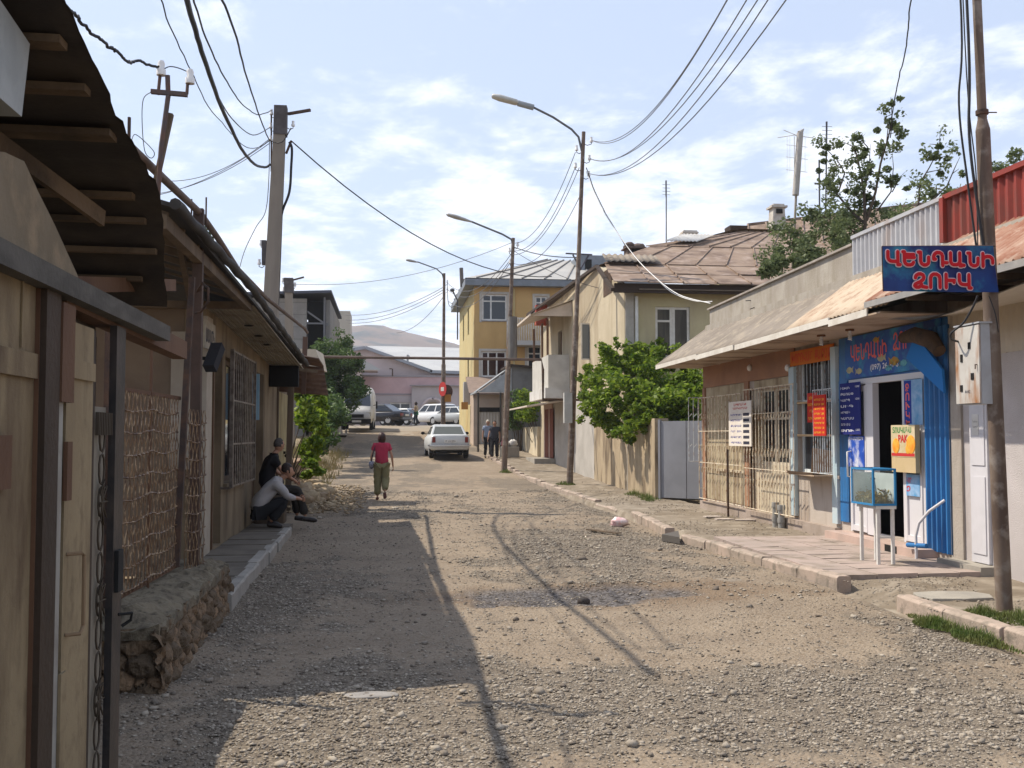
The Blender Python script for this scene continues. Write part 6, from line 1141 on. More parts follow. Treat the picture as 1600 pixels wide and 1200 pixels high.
# stone wall with mortar cap
sw = thing('stone_wall', 'low rough stone wall with crumbling mortar cap under the lattice fence', 'wall')
rock = mat('tuff_stone', (.30, .195, .115), (.21, .14, .085), 5.2, .9, .7, 45, c3=(.10, .075, .05), c3scale=11, rand=(.11, .08, .052)); mort = mat('crumbling_mortar', (.215, .18, .125), (.145, .12, .085), 6, .95, .9, 55, c3=(.08, .065, .045), c3scale=13)
k = MB(); k.hexa([(-2.1, 7.0, -.1), (-1.47, 6.98, -.1), (-1.53, 10.35, -.1), (-2.1, 10.35, -.1), (-2.1, 7.12, .36), (-1.46, 7.1, .36), (-1.52, 10.3, .36), (-2.1, 10.3, .36)]); k.build('core', mort, sw)
def stone_face(fn, ns, nz, L_, Hh, name):
    """fn(s, z, d) -> point d metres proud of the core; voronoi stones with recessed joints"""
    vs = []; rn = []; fs = []
    for j in range(nz+1):
        for i in range(ns+1):
            s_, z = L_*i/ns, -.08+(Hh+.08)*j/nz; q = Vector((s_*6.4+.35*noise.noise(Vector((s_*9, z*9, 0))), z*9.5+.35*noise.noise(Vector((s_*9, z*9, 7))), 0))
            d_, p_ = noise.voronoi(q); e = max(0, min(1, (d_[1]-d_[0])*2.6)); hsh = (math.sin(p_[0].x*12.9+p_[0].y*78.2)*43758.5) % 1
            tilt = (q.x-p_[0].x)*(hsh-.5)*.05+(q.y-p_[0].y)*((hsh*7) % 1-.5)*.05
            dd = .055*(e**.45)*(.6+.6*hsh)+tilt*e+.012*noise.fractal(Vector((s_*22, z*22, hsh)), .8, 2, 3)-.02
            vs.append(fn(s_, z, dd)); rn.append(hsh if e > .22 else .95)
    fs = [(j*(ns+1)+i, j*(ns+1)+i+1, (j+1)*(ns+1)+i+1, (j+1)*(ns+1)+i) for j in range(nz) for i in range(ns)]
    k = MB(); k.add(vs, fs); o = k.build(name, rock, sw); at = o.data.attributes.new('rnd', 'FLOAT', 'POINT'); at.data.foreach_set('value', rn)
stone_face(lambda s_, z, d: (-1.41-.018*s_+d-.10*max(0, z), 6.86+s_, z), 230, 36, 3.5, .40, 'stones')
stone_face(lambda s_, z, d: (-2.06+s_, 6.90-d+.12*max(0, z), z), 60, 36, .68, .40, 'stones')
k = MB(); vs = []; nxx, nyy = 14, 70
for j in range(nyy+1):
    for i in range(nxx+1):
        u, v = i/nxx, j/nyy; y_ = 6.90+3.47*v; x = -2.12+(.70-.06*v)*u; ed = min(u, 1-u, v*5, (1-v)*5)*4
        z = .40+.055*min(1, ed)+.05*noise.fractal(Vector((x*5, y_*5, 0)), .8, 2, 4)+.02*noise.noise(Vector((x*19, y_*19, 0)))
        vs.append((x+.03*noise.noise(Vector((0, y_*4, u*3))), y_, z))
fs = [(j*(nxx+1)+i, j*(nxx+1)+i+1, (j+1)*(nxx+1)+i+1, (j+1)*(nxx+1)+i) for j in range(nyy) for i in range(nxx)]
k.add(vs, fs, 0, False); lo = []
k.add([v if False else (v[0], v[1], .33) for v in vs], [f[::-1] for f in fs], 0)
n1_ = nxx+1
for i in range(nxx): k.add([vs[i], vs[i+1], (vs[i+1][0], vs[i+1][1], .33), (vs[i][0], vs[i][1], .33)], [(0, 3, 2, 1)])
for j in range(nyy):
    a, b = vs[j*n1_+nxx], vs[(j+1)*n1_+nxx]; k.add([a, b, (b[0], b[1], .33), (a[0], a[1], .33)], [(0, 3, 2, 1)])
k.build('cap', mort, sw); base(sw, (-1.7, 8, 0))
# lattice fence
lf_ = thing('lattice_fence', 'rust brown woven wire lattice fence with painted glints on top of the stone wall', 'fence')
wr = mat('rusty_glint_lattice', (.21, .125, .062), (.085, .048, .028), 9, .45, .1, c3=(.36, .26, .16), c3scale=14)  # lighter third tone paints glints of light onto the rust brown wire
def lat(y0, y1, z0, z1, x0, x1, n, seed):
    rr = random.Random(seed); k = MB()
    for i in range(n):
        t = (i+.5)/n; pts = []; kx = rr.uniform(-.004, .004)
        for j in range(19):
            v = j/18; z = z0+(z1-z0)*v; s_ = .016*math.sin(v*40+i*math.pi)+kx; pts.append((x0+(x1-x0)*t+.008*math.cos(v*40+i*math.pi), y0+(y1-y0)*t+s_, z+rr.uniform(-.006, .006)))
        k.tube(pts, .0042, 4, smooth=False, caps=False)
    for j in range(9):
        z = z0+(z1-z0)*(j+.3)/9; k.tube([(x0+(x1-x0)*t+.012*math.sin(t*n*3.1), y0+(y1-y0)*t, z-.03*math.sin(t*3.1)+rr.uniform(-.006, .006)) for t in np.linspace(0, 1, 30)], .0065, 4, smooth=False)
    return k.build('lattice', wr, lf_)
lat(7.35, 8.35, .50, 1.93, -1.83, -1.80, 19, 1); lat(8.37, 9.35, .50, 1.93, -1.80, -1.79, 18, 2); lat(9.42, 9.95, .42, 1.85, -1.74, -1.66, 11, 3)
k = MB(); k.beam((-1.81, 8.36, .45), (-1.81, 8.36, 2.35), .02, .02); k.beam((-1.84, 7.3, .5), (-1.79, 9.4, .5), .015, .03); k.beam((-1.84, 7.3, 1.94), (-1.79, 9.4, 1.94), .02, .03); k.build('frame', redw, lf_)
k = MB(); k.beam((-1.78, 9.3, .5), (-1.7, 9.38, 3.0), .05); k.build('post', M_['steel'], lf_); k = MB(); k.beam((-1.85, 7.28, .4), (-1.85, 7.28, 2.4), .05); k.build('post', M_['steel'], lf_); base(lf_, (-1.8, 8.5, .5))
# porch stuff dim behind the lattice
k = MB(); k.box(-3.3, -3.2, 7.5, 12.8, 0, 1.9); o = k.build('inner_fence', mat('dark_plank_fence', (.07, .05, .035), (.045, .033, .024), 3, .9), None); tag(o, 'dark plank screen behind the woven lattice', 'fence')
# tall rusty post carrying the gas pipe
gp = thing('gas_pipe', 'long rusty gas pipe running above the left roofs down to the awning', 'pipe'); k = MB()
k.tube([(-1.74, 3.0, 3.55), (-1.72, 7.2, 3.55), (-1.72, 8.4, 3.60), (-1.72, 9.8, 3.66), (-1.72, 10.85, 3.62), (-1.72, 12.3, 3.53), (-1.72, 15, 3.57), (-1.72, 19, 3.72), (-1.73, 22.3, 3.86), (-1.74, 23.2, 3.86)], .032, 9); k.build('pipe', mat('rusty_pipe', (.15, .11, .09), (.11, .075, .06), 5, .7, .2), gp)
k = MB(); k.box(-1.77, -1.68, 9.76, 9.84, .42, 3.69); k.build('post', mat('brown_post', (.085, .05, .037), (.06, .038, .028), 4, .7, .2), gp); k = MB(); k.tube([(-1.79, 9.8, 3.55), (-1.79, 9.8, 3.78)], .008, 5); k.tube([(-1.66, 9.8, 3.55), (-1.66, 9.8, 3.8)], .008, 5); k.tube([(-1.73, 7.2, 3.56), (-1.73, 7.2, 3.75)], .012, 5); k.tube([(-1.75, 9.8, 3.52), (-2.3, 9.1, 3.42)], .014, 6)
k.tube([(-1.73, 9.78, 2.92), (-1.65, 9.6, 2.98), (-1.58, 9.5, 2.92), (-1.58, 9.5, 2.80), (-1.66, 9.6, 2.72), (-1.72, 9.7, 2.72)], .012, 6); k.build('bracket', M_['steel'], gp)
k = MB(); k.beam((-1.80, 23.0, 2.5), (-1.76, 22.9, 3.74), .10); k.build('post', mat('brown_post2', (.12, .075, .055)), gp); base(gp, (-1.72, 9.8, .4))
k = MB(); q0, q1 = P(470, 557, y=34), P(846, 562, y=34); k.tube([q0+Vector((-1.5, 0, 0)), q0.lerp(q1, .5)+Vector((0, 0, .0)), q1, q1+Vector((0.05, 0, -.35))], .045, 8); o = k.build('street_pipe', MATS['rusty_pipe'], None); tag(o, 'straight dark gas pipe spanning high across the whole street', 'pipe')
k = MB(); k.tube([q1+Vector((0.05, 0, -.3)), q1+Vector((.05, 0, -1.3)), q1+Vector((1.6, .5, -1.3))], .045, 8); o.name = 'street_pipe'; o2 = k.build('pipe_riser', M_['steel'], None); tag(o2, 'thin upright pipe at the right end of the street pipe', 'pipe')
k = MB(); k.tube([q0+Vector((-.6, 0, .05)), Vector((q0.x-.6, q0.y, 0))], .06, 8); o2 = k.build('pipe_riser', M_['steel'], None); tag(o2, 'upright pipe at the left end of the street pipe among the bushes', 'pipe')
# roof stand with two insulators
rs = thing('roof_bracket', 'iron roof standard with crossbar and two white insulators', 'bracket'); Yb = 7.6
k = MB(); k.tube([P(245, 335, y=Yb), P(252, 230, y=Yb), P(263, 150, y=Yb), P(262, 118, y=Yb)], .018, 7); k.beam(P(236, 143, y=Yb), P(293, 148, y=Yb), .035, .03); k.tube([P(247, 148, y=Yb), P(250, 118, y=Yb)], .012, 6); k.tube([P(292, 147, y=Yb), P(293, 132, y=Yb), P(297, 128, y=Yb)], .012, 6); k.build('mast', mat('dark_bracket', (.08, .07, .07), (.13, .07, .05), 9, .6), rs)
for px, py in ((252, 107), (297, 120)):
    k = MB(); c = P(px, py, y=Yb); k.tube([c+Vector((0, 0, -.05)), c+Vector((0, 0, -.01)), c+Vector((0, 0, .0)), c+Vector((0, 0, .035)), c+Vector((0, 0, .055))], [.033, .033, .022, .026, .018], 10); k.build('insulator', M_['porc'], rs)
base(rs, P(245, 335, y=Yb))
k = MB(); k.beam(P(236, 320, y=Yb+.1), P(267, 178, y=Yb+.1), .035, .05); o = k.build('roof_plank', M_['wood'], None); tag(o, 'grey plank leaning beside the insulator bracket', 'plank')
# grey block building with open end, behind
bb = thing('block_building', 'grey cinder block building with open dark gable end beyond the concrete pole', 'building')
blk = mat('cinder_block', (.27, .255, .235), (.22, .205, .19), 1.5, .9, .5, 12); Yk = 52
xA, xB, xC = -11.5, P(479, 500, y=Yk).x, P(515, 500, y=Yk).x; zk = lambda px, py: P(px, py, y=Yk).z; zT = zk(515, 459)
k = MB(); k.box(xA, xB, Yk, Yk+.3, .3, zk(440, 466)); k.box(xA, xA+.3, Yk+.3, Yk+11, .3, 8.3); k.box(xC-.2, xC, Yk+.3, Yk+11, .6, 8.3); k.box(xA+.3, xC-.2, Yk+10.7, Yk+11, .3, 8.3); k.build('wall', blk, bb)
k = MB(); 
for j in range(13): k.box(xA, xB, Yk-.004, Yk-.001, .9+j*.6, .925+j*.6)
k.build('mortar_lines', mat('mortar_dark', (.15, .14, .13)), bb)
k = MB(); k.hexa([(xA-.3, Yk-.4, zT-.35), (xC+.1, Yk-.4, zT), (xC+.1, Yk+11.3, zT), (xA-.3, Yk+11.3, zT-.35), (xA-.3, Yk-.4, zT-.22), (xC+.1, Yk-.4, zT+.13), (xC+.1, Yk+11.3, zT+.13), (xA-.3, Yk+11.3, zT-.22)]); k.build('roof', mat('dark_blue_grey', (.07, .075, .10)), bb)
k = MB(); k.box(xB, xC, Yk+1.0, Yk+1.1, .3, 8.3); k.build('inner_wall', M_['dark'], bb); k = MB(); k.beam((xB, Yk+.1, 7.7), (xC-.1, Yk+.1, 7.0), .08); k.beam((xB, Yk+.1, 7.1), (xC-.1, Yk+.1, 7.1), .08); k.box(xC-.30, xC-.21, Yk+.05, Yk+.2, .3, 8.4); k.build('brace', mat('grey_brace', (.16, .16, .17)), bb); base(bb, (-5, Yk, .5))
k = MB(); k.box(P(500, 500, y=76).x, P(547, 500, y=76).x, 76, 80, .3, P(547, 486, y=76).z); o = k.build('beige_block', mat('beige_concrete', (.46, .42, .36), (.4, .37, .32), 1, .9, .2), None); tag(o, 'plain beige concrete block beyond the open gable end', 'building')
# rubble heap
rb = []
rr = random.Random(9); st2 = mat('rubble_stone', (.40, .31, .20), rough=.95, rand=(.24, .175, .11), bump=.5, bscale=22); c = P(505, 770, z=.1); idx = 0
for i in range(95):
    t = rr.random(); x = -2.35+1.45*rr.random()**.8; y_ = rr.uniform(23.2, 29.5)-(x+2)*1.2*0; 
    if x > -1.5+.35*(28-y_)/3: continue
    r_ = rr.uniform(.07, .22)*(1.0 if x < -1.5 else .6); k = MB(); s_ = rr.random()*20
    k.rock((0, 0, 0), (r_*rr.uniform(.9, 1.4), r_, r_*rr.uniform(.55, .8)), s_, 10, 7, am=.5, pw_=.75)
    o = k.build('rubble_stone', st2, None); a = o.data.attributes.new('rnd', 'FLOAT', 'POINT'); a.data.foreach_set('value', [rr.random()]*len(o.data.vertices)); o.location = (x, y_, gz(y_)+r_*.25+max(0, (-1.2-x))*.34); o.rotation_euler = (0, 0, rr.random()*3)
    tag(o, 'rough ochre stone in the rubble heap beside the left verge', 'stone', 'stones of the rubble heap')
pts = [(rr.uniform(-2.4, -.6)+rr.gauss(0, .1), y_ := rr.uniform(21.5, 30), gz(y_)+.02+max(0, rr.random()*.15), rr.uniform(.015, .05)) for _ in range(1100)]
rocks('rubble_bits', pts, [st2], 8)
# low retaining wall left verge
k = MB(); k.box(-3.0, -2.45, 27, 34, 0, .9); o = k.build('verge_wall', rock, None); tag(o, 'crumbling pinkish stone wall stub behind the vine leaves', 'wall')
k = MB(); k.box(-1.95, -1.85, 4.3, 7.2, 0, 1.55); o = k.build('shade_blocker', MATS['dark_plank_fence'], None); tag(o, 'unseen screen added to shade the ground between near shed and stone wall', 'wall')  # unseen blocker added behind the shed, only to shade the near ground
k = MB(); vs = []
for j in range(14):
    for i in range(9):
        x = -2.6+i*.24; y_ = 22.6+j*.55; e = min(1, j/3, (13-j)/3)*min(1, (8-i)/4); vs.append((x, y_, gz(y_)-.06+e*(.10+max(0, -1.0-x)*.30)+.06*e*noise.noise(Vector((x*3, y_*2, 0)))))
k.add(vs, [(j*9+i, j*9+i+1, (j+1)*9+i+1, (j+1)*9+i) for j in range(13) for i in range(8)], 0, True); o = k.build('earth_mound', mat('mound_earth', (.28, .215, .14), (.20, .155, .10), 3, .95, .8, 25), None); o['kind'] = 'structure'
# ================================================================ vehicles
def ring(w, zb, zt, crown=.02):
    h = zt-zb; return [(-w*.90, zb), (-w*.99, zb+.15*h), (-w, zb+.55*h), (-w*.965, zb+.86*h), (-w*.86, zt), (-w*.4, zt+crown), (w*.4, zt+crown), (w*.86, zt), (w*.965, zb+.86*h), (w, zb+.55*h), (w*.99, zb+.15*h), (w*.90, zb)]
def loft(mb, secs, m=0):
    vs = []; n = 12
    for (y, w, zb, zt) in secs: vs += [(x, y, z) for x, z in ring(w, zb, zt)]
    fs = [(i*n+k, (i+1)*n+k, (i+1)*n+(k+1) % n, i*n+(k+1) % n) for i in range(len(secs)-1) for k in range(n)]
    fs += [tuple(range(n)), tuple((len(secs)-1)*n+k for k in range(n))[::-1]]
    mb.add(vs, fs, m, True)
def cabin(root, z0, z1, b, t, wb, wt, paint, glass, pillars=(.5,), roofh=.05):
    """b=(yrear,yfront) at the belt, t likewise at the roof; side glass split at pillars"""
    k = MB(); B = [(-wb, b[0], z0), (wb, b[0], z0), (wb, b[1], z0), (-wb, b[1], z0)]; T = [(-wt, t[0], z1), (wt, t[0], z1), (wt, t[1], z1), (-wt, t[1], z1)]
    k.hexa(B+T); R = [(x*.80, y*.86+.0, z1+roofh) for x, y, z in T]; cy = (t[0]+t[1])/2; R = [(x*.82, cy+(y-cy)*.86, z1+roofh) for x, y, z in T]; k.hexa(T+R)
    k.build('cabin', paint, root, bevel=.035, smooth=False)
    def pane(a, b_, c, d, u0, u1, v0, v1, nm):
        a, b_, c, d = map(Vector, (a, b_, c, d)); q = lambda u, v: a.lerp(b_, u).lerp(d.lerp(c, u), v); n_ = (b_-a).cross(d-a).normalized()*.006
        kk = MB(); kk.hexa([q(u0, v0)+n_*-.5, q(u1, v0)+n_*-.5, q(u1, v1)-n_*.5, q(u0, v1)-n_*.5, q(u0, v0)+n_, q(u1, v0)+n_, q(u1, v1)+n_, q(u0, v1)+n_]); kk.build(nm, glass, root)
    pane(B[0], B[1], T[1], T[0], .07, .93, .12, .88, 'rear_window'); pane(B[2], B[3], T[3], T[2], .06, .94, .1, .9, 'windscreen')
    ps = [0.03, *pillars, .97]
    for i, (u0, u1) in enumerate(zip(ps[:-1], ps[1:])):
        pane(B[1], B[2], T[2], T[1], u0+.02, u1-.02, .12, .9, 'side_window'); pane(B[3], B[0], T[0], T[3], 1-u1+.02, 1-u0-.02, .12, .9, 'side_window')
def wheel(root, x, y, r, w=.19, hub=None):
    o = MB(); s_ = 1 if x > 0 else -1; k = MB(); k.tube([(x-s_*w/2, y, r), (x+s_*w/2, y, r)], r, 22); wv = k.build('wheel', M_['rubber'], root)
    k = MB(); k.tube([(x+s_*w/2, y, r), (x+s_*(w/2+.012), y, r)], r*.60, 16)
    for i in range(7): t = i*6.283/7; k.beam((x+s_*(w/2+.015), y, r), (x+s_*(w/2+.015), y+math.cos(t)*r*.55, r+math.sin(t)*r*.55), .02, .03)
    k.build('rim', hub or mat('alloy', (.5, .5, .5), rough=.35, metal=.6), wv)
    k = MB(); k.tube([(x-s_*.09, y, r+.02), (x+s_*.055, y, r+.02)], r*1.16, 22); k.build('wheel_arch', M_['dark'], root)
def put(root, x, y, rz, z=None): root.location = (x, y, gz(y) if z is None else z); root.rotation_euler = (0, 0, rz)
cw_ = mat('old_white_car_paint', (.55, .56, .55), (.48, .49, .49), 2, .35, spec=.5); redg = mat('tail_red', (.17, .022, .015), rough=.25); chrome = mat('chrome', (.5, .52, .55), rough=.2, metal=.9)
v = thing('white_sedan', 'old boxy white sedan seen from behind, parked on the gravel in sunshine', 'car'); L2 = 2.32
k = MB(); loft(k, [(-L2, .78, .42, .93), (-L2+.05, .84, .36, .975), (-L2+.9, .89, .30, 1.0), (-1.0, .90, .28, .99), (.9, .90, .28, .97), (1.3, .89, .30, .95), (L2-.1, .84, .36, .88), (L2, .78, .42, .82)]); k.build('body', cw_, v)
cgl = glassmat('car_glass', (.10, .105, .09)); cabin(v, .97, 1.40, (-1.55, 1.0), (-1.05, .35), .80, .63, cw_, cgl, pillars=(.5,))
for x in (-.76, .76):
    for y in (-1.45, 1.35): wheel(v, x, y, .33, .18)
k = MB(); k.box(-.88, .88, -L2-.09, -L2-.02, .50, .57); k.beam((-.86, -L2-.04, .535), (-.90, -L2+.6, .535), .03, .07); k.beam((.86, -L2-.04, .535), (.90, -L2+.6, .535), .03, .07); k.build('bumper', chrome, v)
for x in (-.70, .70):
    k = MB(); k.box(x-.07, x+.07, -L2-.02, -L2+.02, .66, .90); k.build('tail_light', redg, v, bevel=.01)
k = MB(); k.box(-.26, .26, -L2-.015, -L2-.003, .66, .78); pl_ = k.build('number_plate', M_['white'], v); k = MB(); put_text(k, '19 LS 274', (-.22, -L2-.017, .685), (1, 0, 0), (0, 0, 1), .44, .07, depth=.001); k.build('lettering', dkl, pl_)
k = MB(); k.beam((-.74, -L2+.02, .945), (.74, -L2+.02, .945), .02, .012); k.build('trim', chrome, v)
for s_ in (-1, 1): k = MB(); k.beam((s_*.82, .55, 1.03), (s_*.95, .5, 1.05), .03); k.ell((s_*1.0, .48, 1.07), (.09, .05, .07), 8, 6); k.build('mirror', M_['dark'], v)
k = MB(); k.box(-.6, .6, -L2+.3, 1.9, .2, .32); k.tube([(-.3, -L2+.1, .3), (-.3, -L2-.02, .3)], .03, 6); k.build('underbody', M_['dark'], v); put(v, 2.62, 47.2, math.radians(1.5), gz(46.5)+.02)
# van
v = thing('white_van', 'white high roofed van facing the viewer, half hidden by the dark tree', 'van'); vw = mat('van_white', (.55, .55, .54), (.48, .48, .47), 3, .4)
k = MB(); secs = [(-2.8, .97, .35, 2.55), (1.0, .97, .35, 2.55), (1.55, .95, .35, 2.35), (2.1, .93, .35, 1.42), (2.55, .88, .35, 1.22), (2.75, .80, .4, .95)]; loft(k, secs); k.build('body', vw, v)
k = MB(); k.hexa([(-.80, 2.125, 1.38), (.80, 2.125, 1.38), (.74, 1.60, 2.18), (-.74, 1.60, 2.18), (-.80, 2.16, 1.40), (.80, 2.16, 1.40), (.74, 1.64, 2.20), (-.74, 1.64, 2.20)]); k.build('windscreen', glassmat('van_glass', (.02, .03, .05)), v)
k = MB(); k.box(-.84, .84, 2.62, 2.85, .33, .62); k.build('bumper', M_['dark'], v); k = MB(); k.box(-.42, .42, 2.74, 2.79, .70, .90); k.build('grille', M_['dark'], v)
for s_ in (-1, 1):
    k = MB(); k.box(s_*.56, s_*.84, 2.60, 2.72, .78, 1.02); k.build('headlight', mat('lamp_glass', (.50, .46, .36), rough=.2), v); k = MB(); k.beam((s_*.95, 1.8, 1.45), (s_*1.16, 1.85, 1.5), .04); k.box(s_*1.1, s_*1.2, 1.8, 1.9, 1.25, 1.7); k.build('mirror', M_['dark'], v)
    for y in (-1.7, 1.75): wheel(v, s_*.84, y, .34, .22)
k = MB(); k.box(-.27, .27, 2.851, 2.86, .42, .54); k.build('number_plate', M_['white'], v)
k = MB(); k.tube([(.30*math.cos(t)-.1, 2.34-.06*0, 1.20+.09*math.sin(t)) for t in np.linspace(0, 6.28, 18)], .02, 4); k.tube([(.12*math.cos(t)+.2, 2.36, 1.19+.07*math.sin(t)) for t in np.linspace(0, 6.28, 12)], .016, 4)
k.build('emblem', mat('emblem_red', (.5, .03, .08)), v); put(v, -1.75, 66.0, math.pi-.02)
def hatch(name, lab, paint, glass, L, Wd, H, belt, loc, rz, wag=True, b=None, t=None, tail=True, cat='car'):
    v = thing(name, lab, cat); hl = L/2; hw = Wd/2
    k = MB(); loft(k, [(-hl, hw*.86, .45, belt-.05), (-hl+.12, hw*.96, .34, belt), (-hl+.9, hw, .26, belt+.0), (.9, hw, .26, belt-.02), (hl-.5, hw*.95, .32, belt-.16), (hl, hw*.8, .42, belt-.32)]); k.build('body', paint, v)
    cabin(v, belt-.02, H-.05, b, t, hw*.90, hw*.70, paint, glass, pillars=(.33, .68) if wag else (.5,))
    for x in (-hw+.12, hw-.12):
        for y in (-L*.29, L*.31): wheel(v, x, y, .33, .2)
    for s_ in (-1, 1): k = MB(); k.box(s_*hw*.60, s_*hw*.93, -hl-.01, -hl+.10, belt-.30, belt-.12); k.build('tail_light', redg, v)
    k = MB(); k.box(-hw*.84, hw*.84, -hl-.05, -hl+.06, .38, .56); k.build('bumper', paint, v); k = MB(); k.box(-.26, .26, -hl-.012, -hl+.01, .62, .74); k.build('number_plate', M_['white'], v); put(v, *loc, rz); return v
hatch('black_sedan', 'glossy black sedan parked side-on behind the white van', mat('black_car', (.012, .012, .018), rough=.2, spec=.6), M_['glass'], 4.75, 1.82, 1.45, .93, (-.75, 73.2), math.radians(62), wag=False, b=(-1.75, 1.15), t=(-.95, .35))
hatch('white_suv', 'white estate car in the sun behind the standing woman', mat('white_suv', (.66, .67, .69), rough=.3, spec=.5), M_['glass'], 4.5, 1.85, 1.68, 1.02, (3.75, 84.5), math.radians(38), b=(-2.1, 1.2), t=(-1.8, .5))
hatch('silver_car', 'small silver car far off between black sedan and standing woman', mat('silver_car', (.38, .40, .42), rough=.3, spec=.5), M_['glass'], 4.0, 1.65, 1.42, .9, (1.1, 90), math.radians(55), b=(-1.6, 1.0), t=(-1.1, .3), wag=False)
hatch('silver_car', 'silver grey car at the far right, beside the rusty lamp post', MATS['silver_car'], M_['glass'], 4.3, 1.75, 1.42, .92, (5.0, 80.5), math.radians(40), b=(-1.7, 1.0), t=(-1.1, .3), wag=False)
# ================================================================ people
def skin_geo(nodes, edges, root, sub=1):
    names = list(nodes); me = bpy.data.meshes.new('s'); me.from_pydata([tuple(nodes[n][0]) for n in names], [(names.index(a), names.index(b)) for a, b in edges], [])
    bm = bmesh.new(); bm.from_mesh(me); ly_ = bm.verts.layers.skin.verify(); bm.verts.ensure_lookup_table()
    for v_, n in zip(bm.verts, names):
        r = nodes[n][1]; v_[ly_].radius = (r, r) if isinstance(r, (int, float)) else r; v_[ly_].use_root = (n == root)
    bm.to_mesh(me); bm.free(); ob = bpy.data.objects.new('s', me); COL.objects.link(ob); ob.modifiers.new('k', 'SKIN').use_smooth_shade = True
    if sub: m = ob.modifiers.new('u', 'SUBSURF'); m.levels = sub; m.render_levels = sub
    dg = bpy.context.evaluated_depsgraph_get(); e = bpy.data.meshes.new_from_object(ob.evaluated_get(dg)); vs = [v_.co.copy() for v_ in e.vertices]; fs = [tuple(p.vertices) for p in e.polygons]
    bpy.data.objects.remove(ob); bpy.data.meshes.remove(me); bpy.data.meshes.remove(e); return vs, fs
V3 = Vector
def p0_fold(p): w = .009*math.sin(38*p.z+9*noise.noise(p*7)*1.5); n_ = V3((p.x, p.y, 0)); return n_.normalized()*w if n_.length > .01 else V3((0, 0, 0))
def person(name, label, J, loc, rz, shirt, trousers, hairm, shoem, short=True, z=None, hair='short', face=V3((0, 1, 0)), fem=False, group=None, waist=.13, fing=True, legr=1.0):
    r = thing(name, label, 'person', group); J = {k_: V3(v_) for k_, v_ in J.items()}
    sw_ = .9 if fem else 1.0; nd = {}; ed = []
    nd['pel'] = (J['pelvis'], (.10, .085)); nd['sp'] = (J['spine'], (waist*.72, .08)); nd['ch'] = (J['chest'], (.105*sw_, .072)); nd['nk'] = (J['neck'], .052); nd['hd'] = (J['head']-V3((0, 0, .06)), .045)
    ed += [('pel', 'sp'), ('sp', 'ch'), ('ch', 'nk'), ('nk', 'hd')]
    hands = []
    for s_ in 'LR':
        nd['sh'+s_] = (J['sh'+s_], .040*sw_); nd['el'+s_] = (J['el'+s_], .037*sw_); nd['wr'+s_] = (J['wr'+s_], .024); d = (J['wr'+s_]-J['el'+s_]).normalized(); pm = J['wr'+s_]+d*.06
        nd['pm'+s_] = (pm, (.032, .016)); ed += [('ch', 'sh'+s_), ('sh'+s_, 'el'+s_), ('el'+s_, 'wr'+s_), ('wr'+s_, 'pm'+s_)]; hands.append((pm, d, s_))
        nd['hp'+s_] = (J['hp'+s_], .085); nd['kn'+s_] = (J['kn'+s_], .052); nd['an'+s_] = (J['an'+s_], .034); ed += [('pel', 'hp'+s_), ('hp'+s_, 'kn'+s_), ('kn'+s_, 'an'+s_)]
    vs, fs = skin_geo(nd, ed, 'pel'); k = MB(); k.add(vs, fs, 0, True)
    # fingers and thumb rooted in the palm
    for pm, d, s_ in hands:
        side = d.cross(V3((1, 0, 0)) if abs(d.x) < .7 else V3((0, 0, 1))).normalized(); nrm = side.cross(d).normalized()*(1 if s_ == 'L' else -1)
        for i, (o_, ln_) in enumerate(((-.027, .055), (-.009, .070), (.009, .075), (.026, .064))):
            b_ = pm+side*o_+d*.015; k.tube([b_, b_+d*ln_*.5, b_+d*ln_*.85+nrm*ln_*.35, b_+d*ln_*1.0+nrm*ln_*.62], [.0095, .009, .008, .006], 6)
        b_ = pm-side*.028-d*.02; k.tube([b_, b_-side*.025+d*.025, b_-side*.03+d*.055+nrm*.01], [.011, .010, .007], 6)
    # head with face
    f_ = V3(face).normalized(); rt_ = f_.cross(V3((0, 0, 1))).normalized(); hc = J['head']
    def hf(q, dd):
        a = dd.dot(V3((0, 1, 0))); z_ = dd.z; x_ = dd.x
        q = q.copy(); 
        if z_ < 0: q.x *= 1+.22*z_; q.y *= 1+.10*z_
        if a > .75 and abs(x_) < .16 and -.38 < z_ < .02: q.y += .022
        if a > .7 and .1 < abs(x_) < .5 and 0 < z_ < .28: q.y -= .008
        if a > .75 and abs(x_) < .2 and z_ < -.7: q.y += .01
        return q
    kk = MB(); kk.ell((0, 0, 0), (.075, .095, .115), 20, 16, fn=hf)
    for s_ in (-1, 1): kk.ell((s_*.077, -.005, -.01), (.012, .02, .032), 7, 6)
    kk.add([(0, 0, 0)], []); M3 = Matrix((rt_, f_, V3((0, 0, 1)))).transposed()
    k.add([hc+M3 @ V3(p) for p in kk.v], kk.f, 0, True); k.build('body', M_['skin'], r)
    fk = MB()
    for s_ in (-1, 1): fk.add([hc+M3 @ V3((s_*.03+dx_, .088, .015+dz_)) for dx_, dz_ in ((-.012, -.005), (.012, -.005), (.012, .005), (-.012, .005))], [(0, 1, 2, 3)])
    fk.add([hc+M3 @ V3((dx_, .092, -.055+dz_)) for dx_, dz_ in ((-.022, -.004), (.022, -.004), (.022, .004), (-.022, .004))], [(0, 1, 2, 3)]); fk.build('face_features', mat('face_dark', (.10, .04, .03)), r)
    # hair
    hk = MB()
    def hh(q, dd):
        q = q.copy(); fr = dd.y
        if fr > .35 and dd.z < .45: return q*.80
        if dd.z < -.35 and hair != 'bob': return q*.82
        return q*(1+.06*noise.noise(dd*4))
    hr = {'crop': 1.03, 'short': 1.09, 'bob': 1.32, 'bun': 1.10, 'cap': 1.06}[hair]; h2 = MB(); h2.ell((0, -.008, .008), (.078*hr, .096*hr, .115*hr), 18, 14, fn=hh)
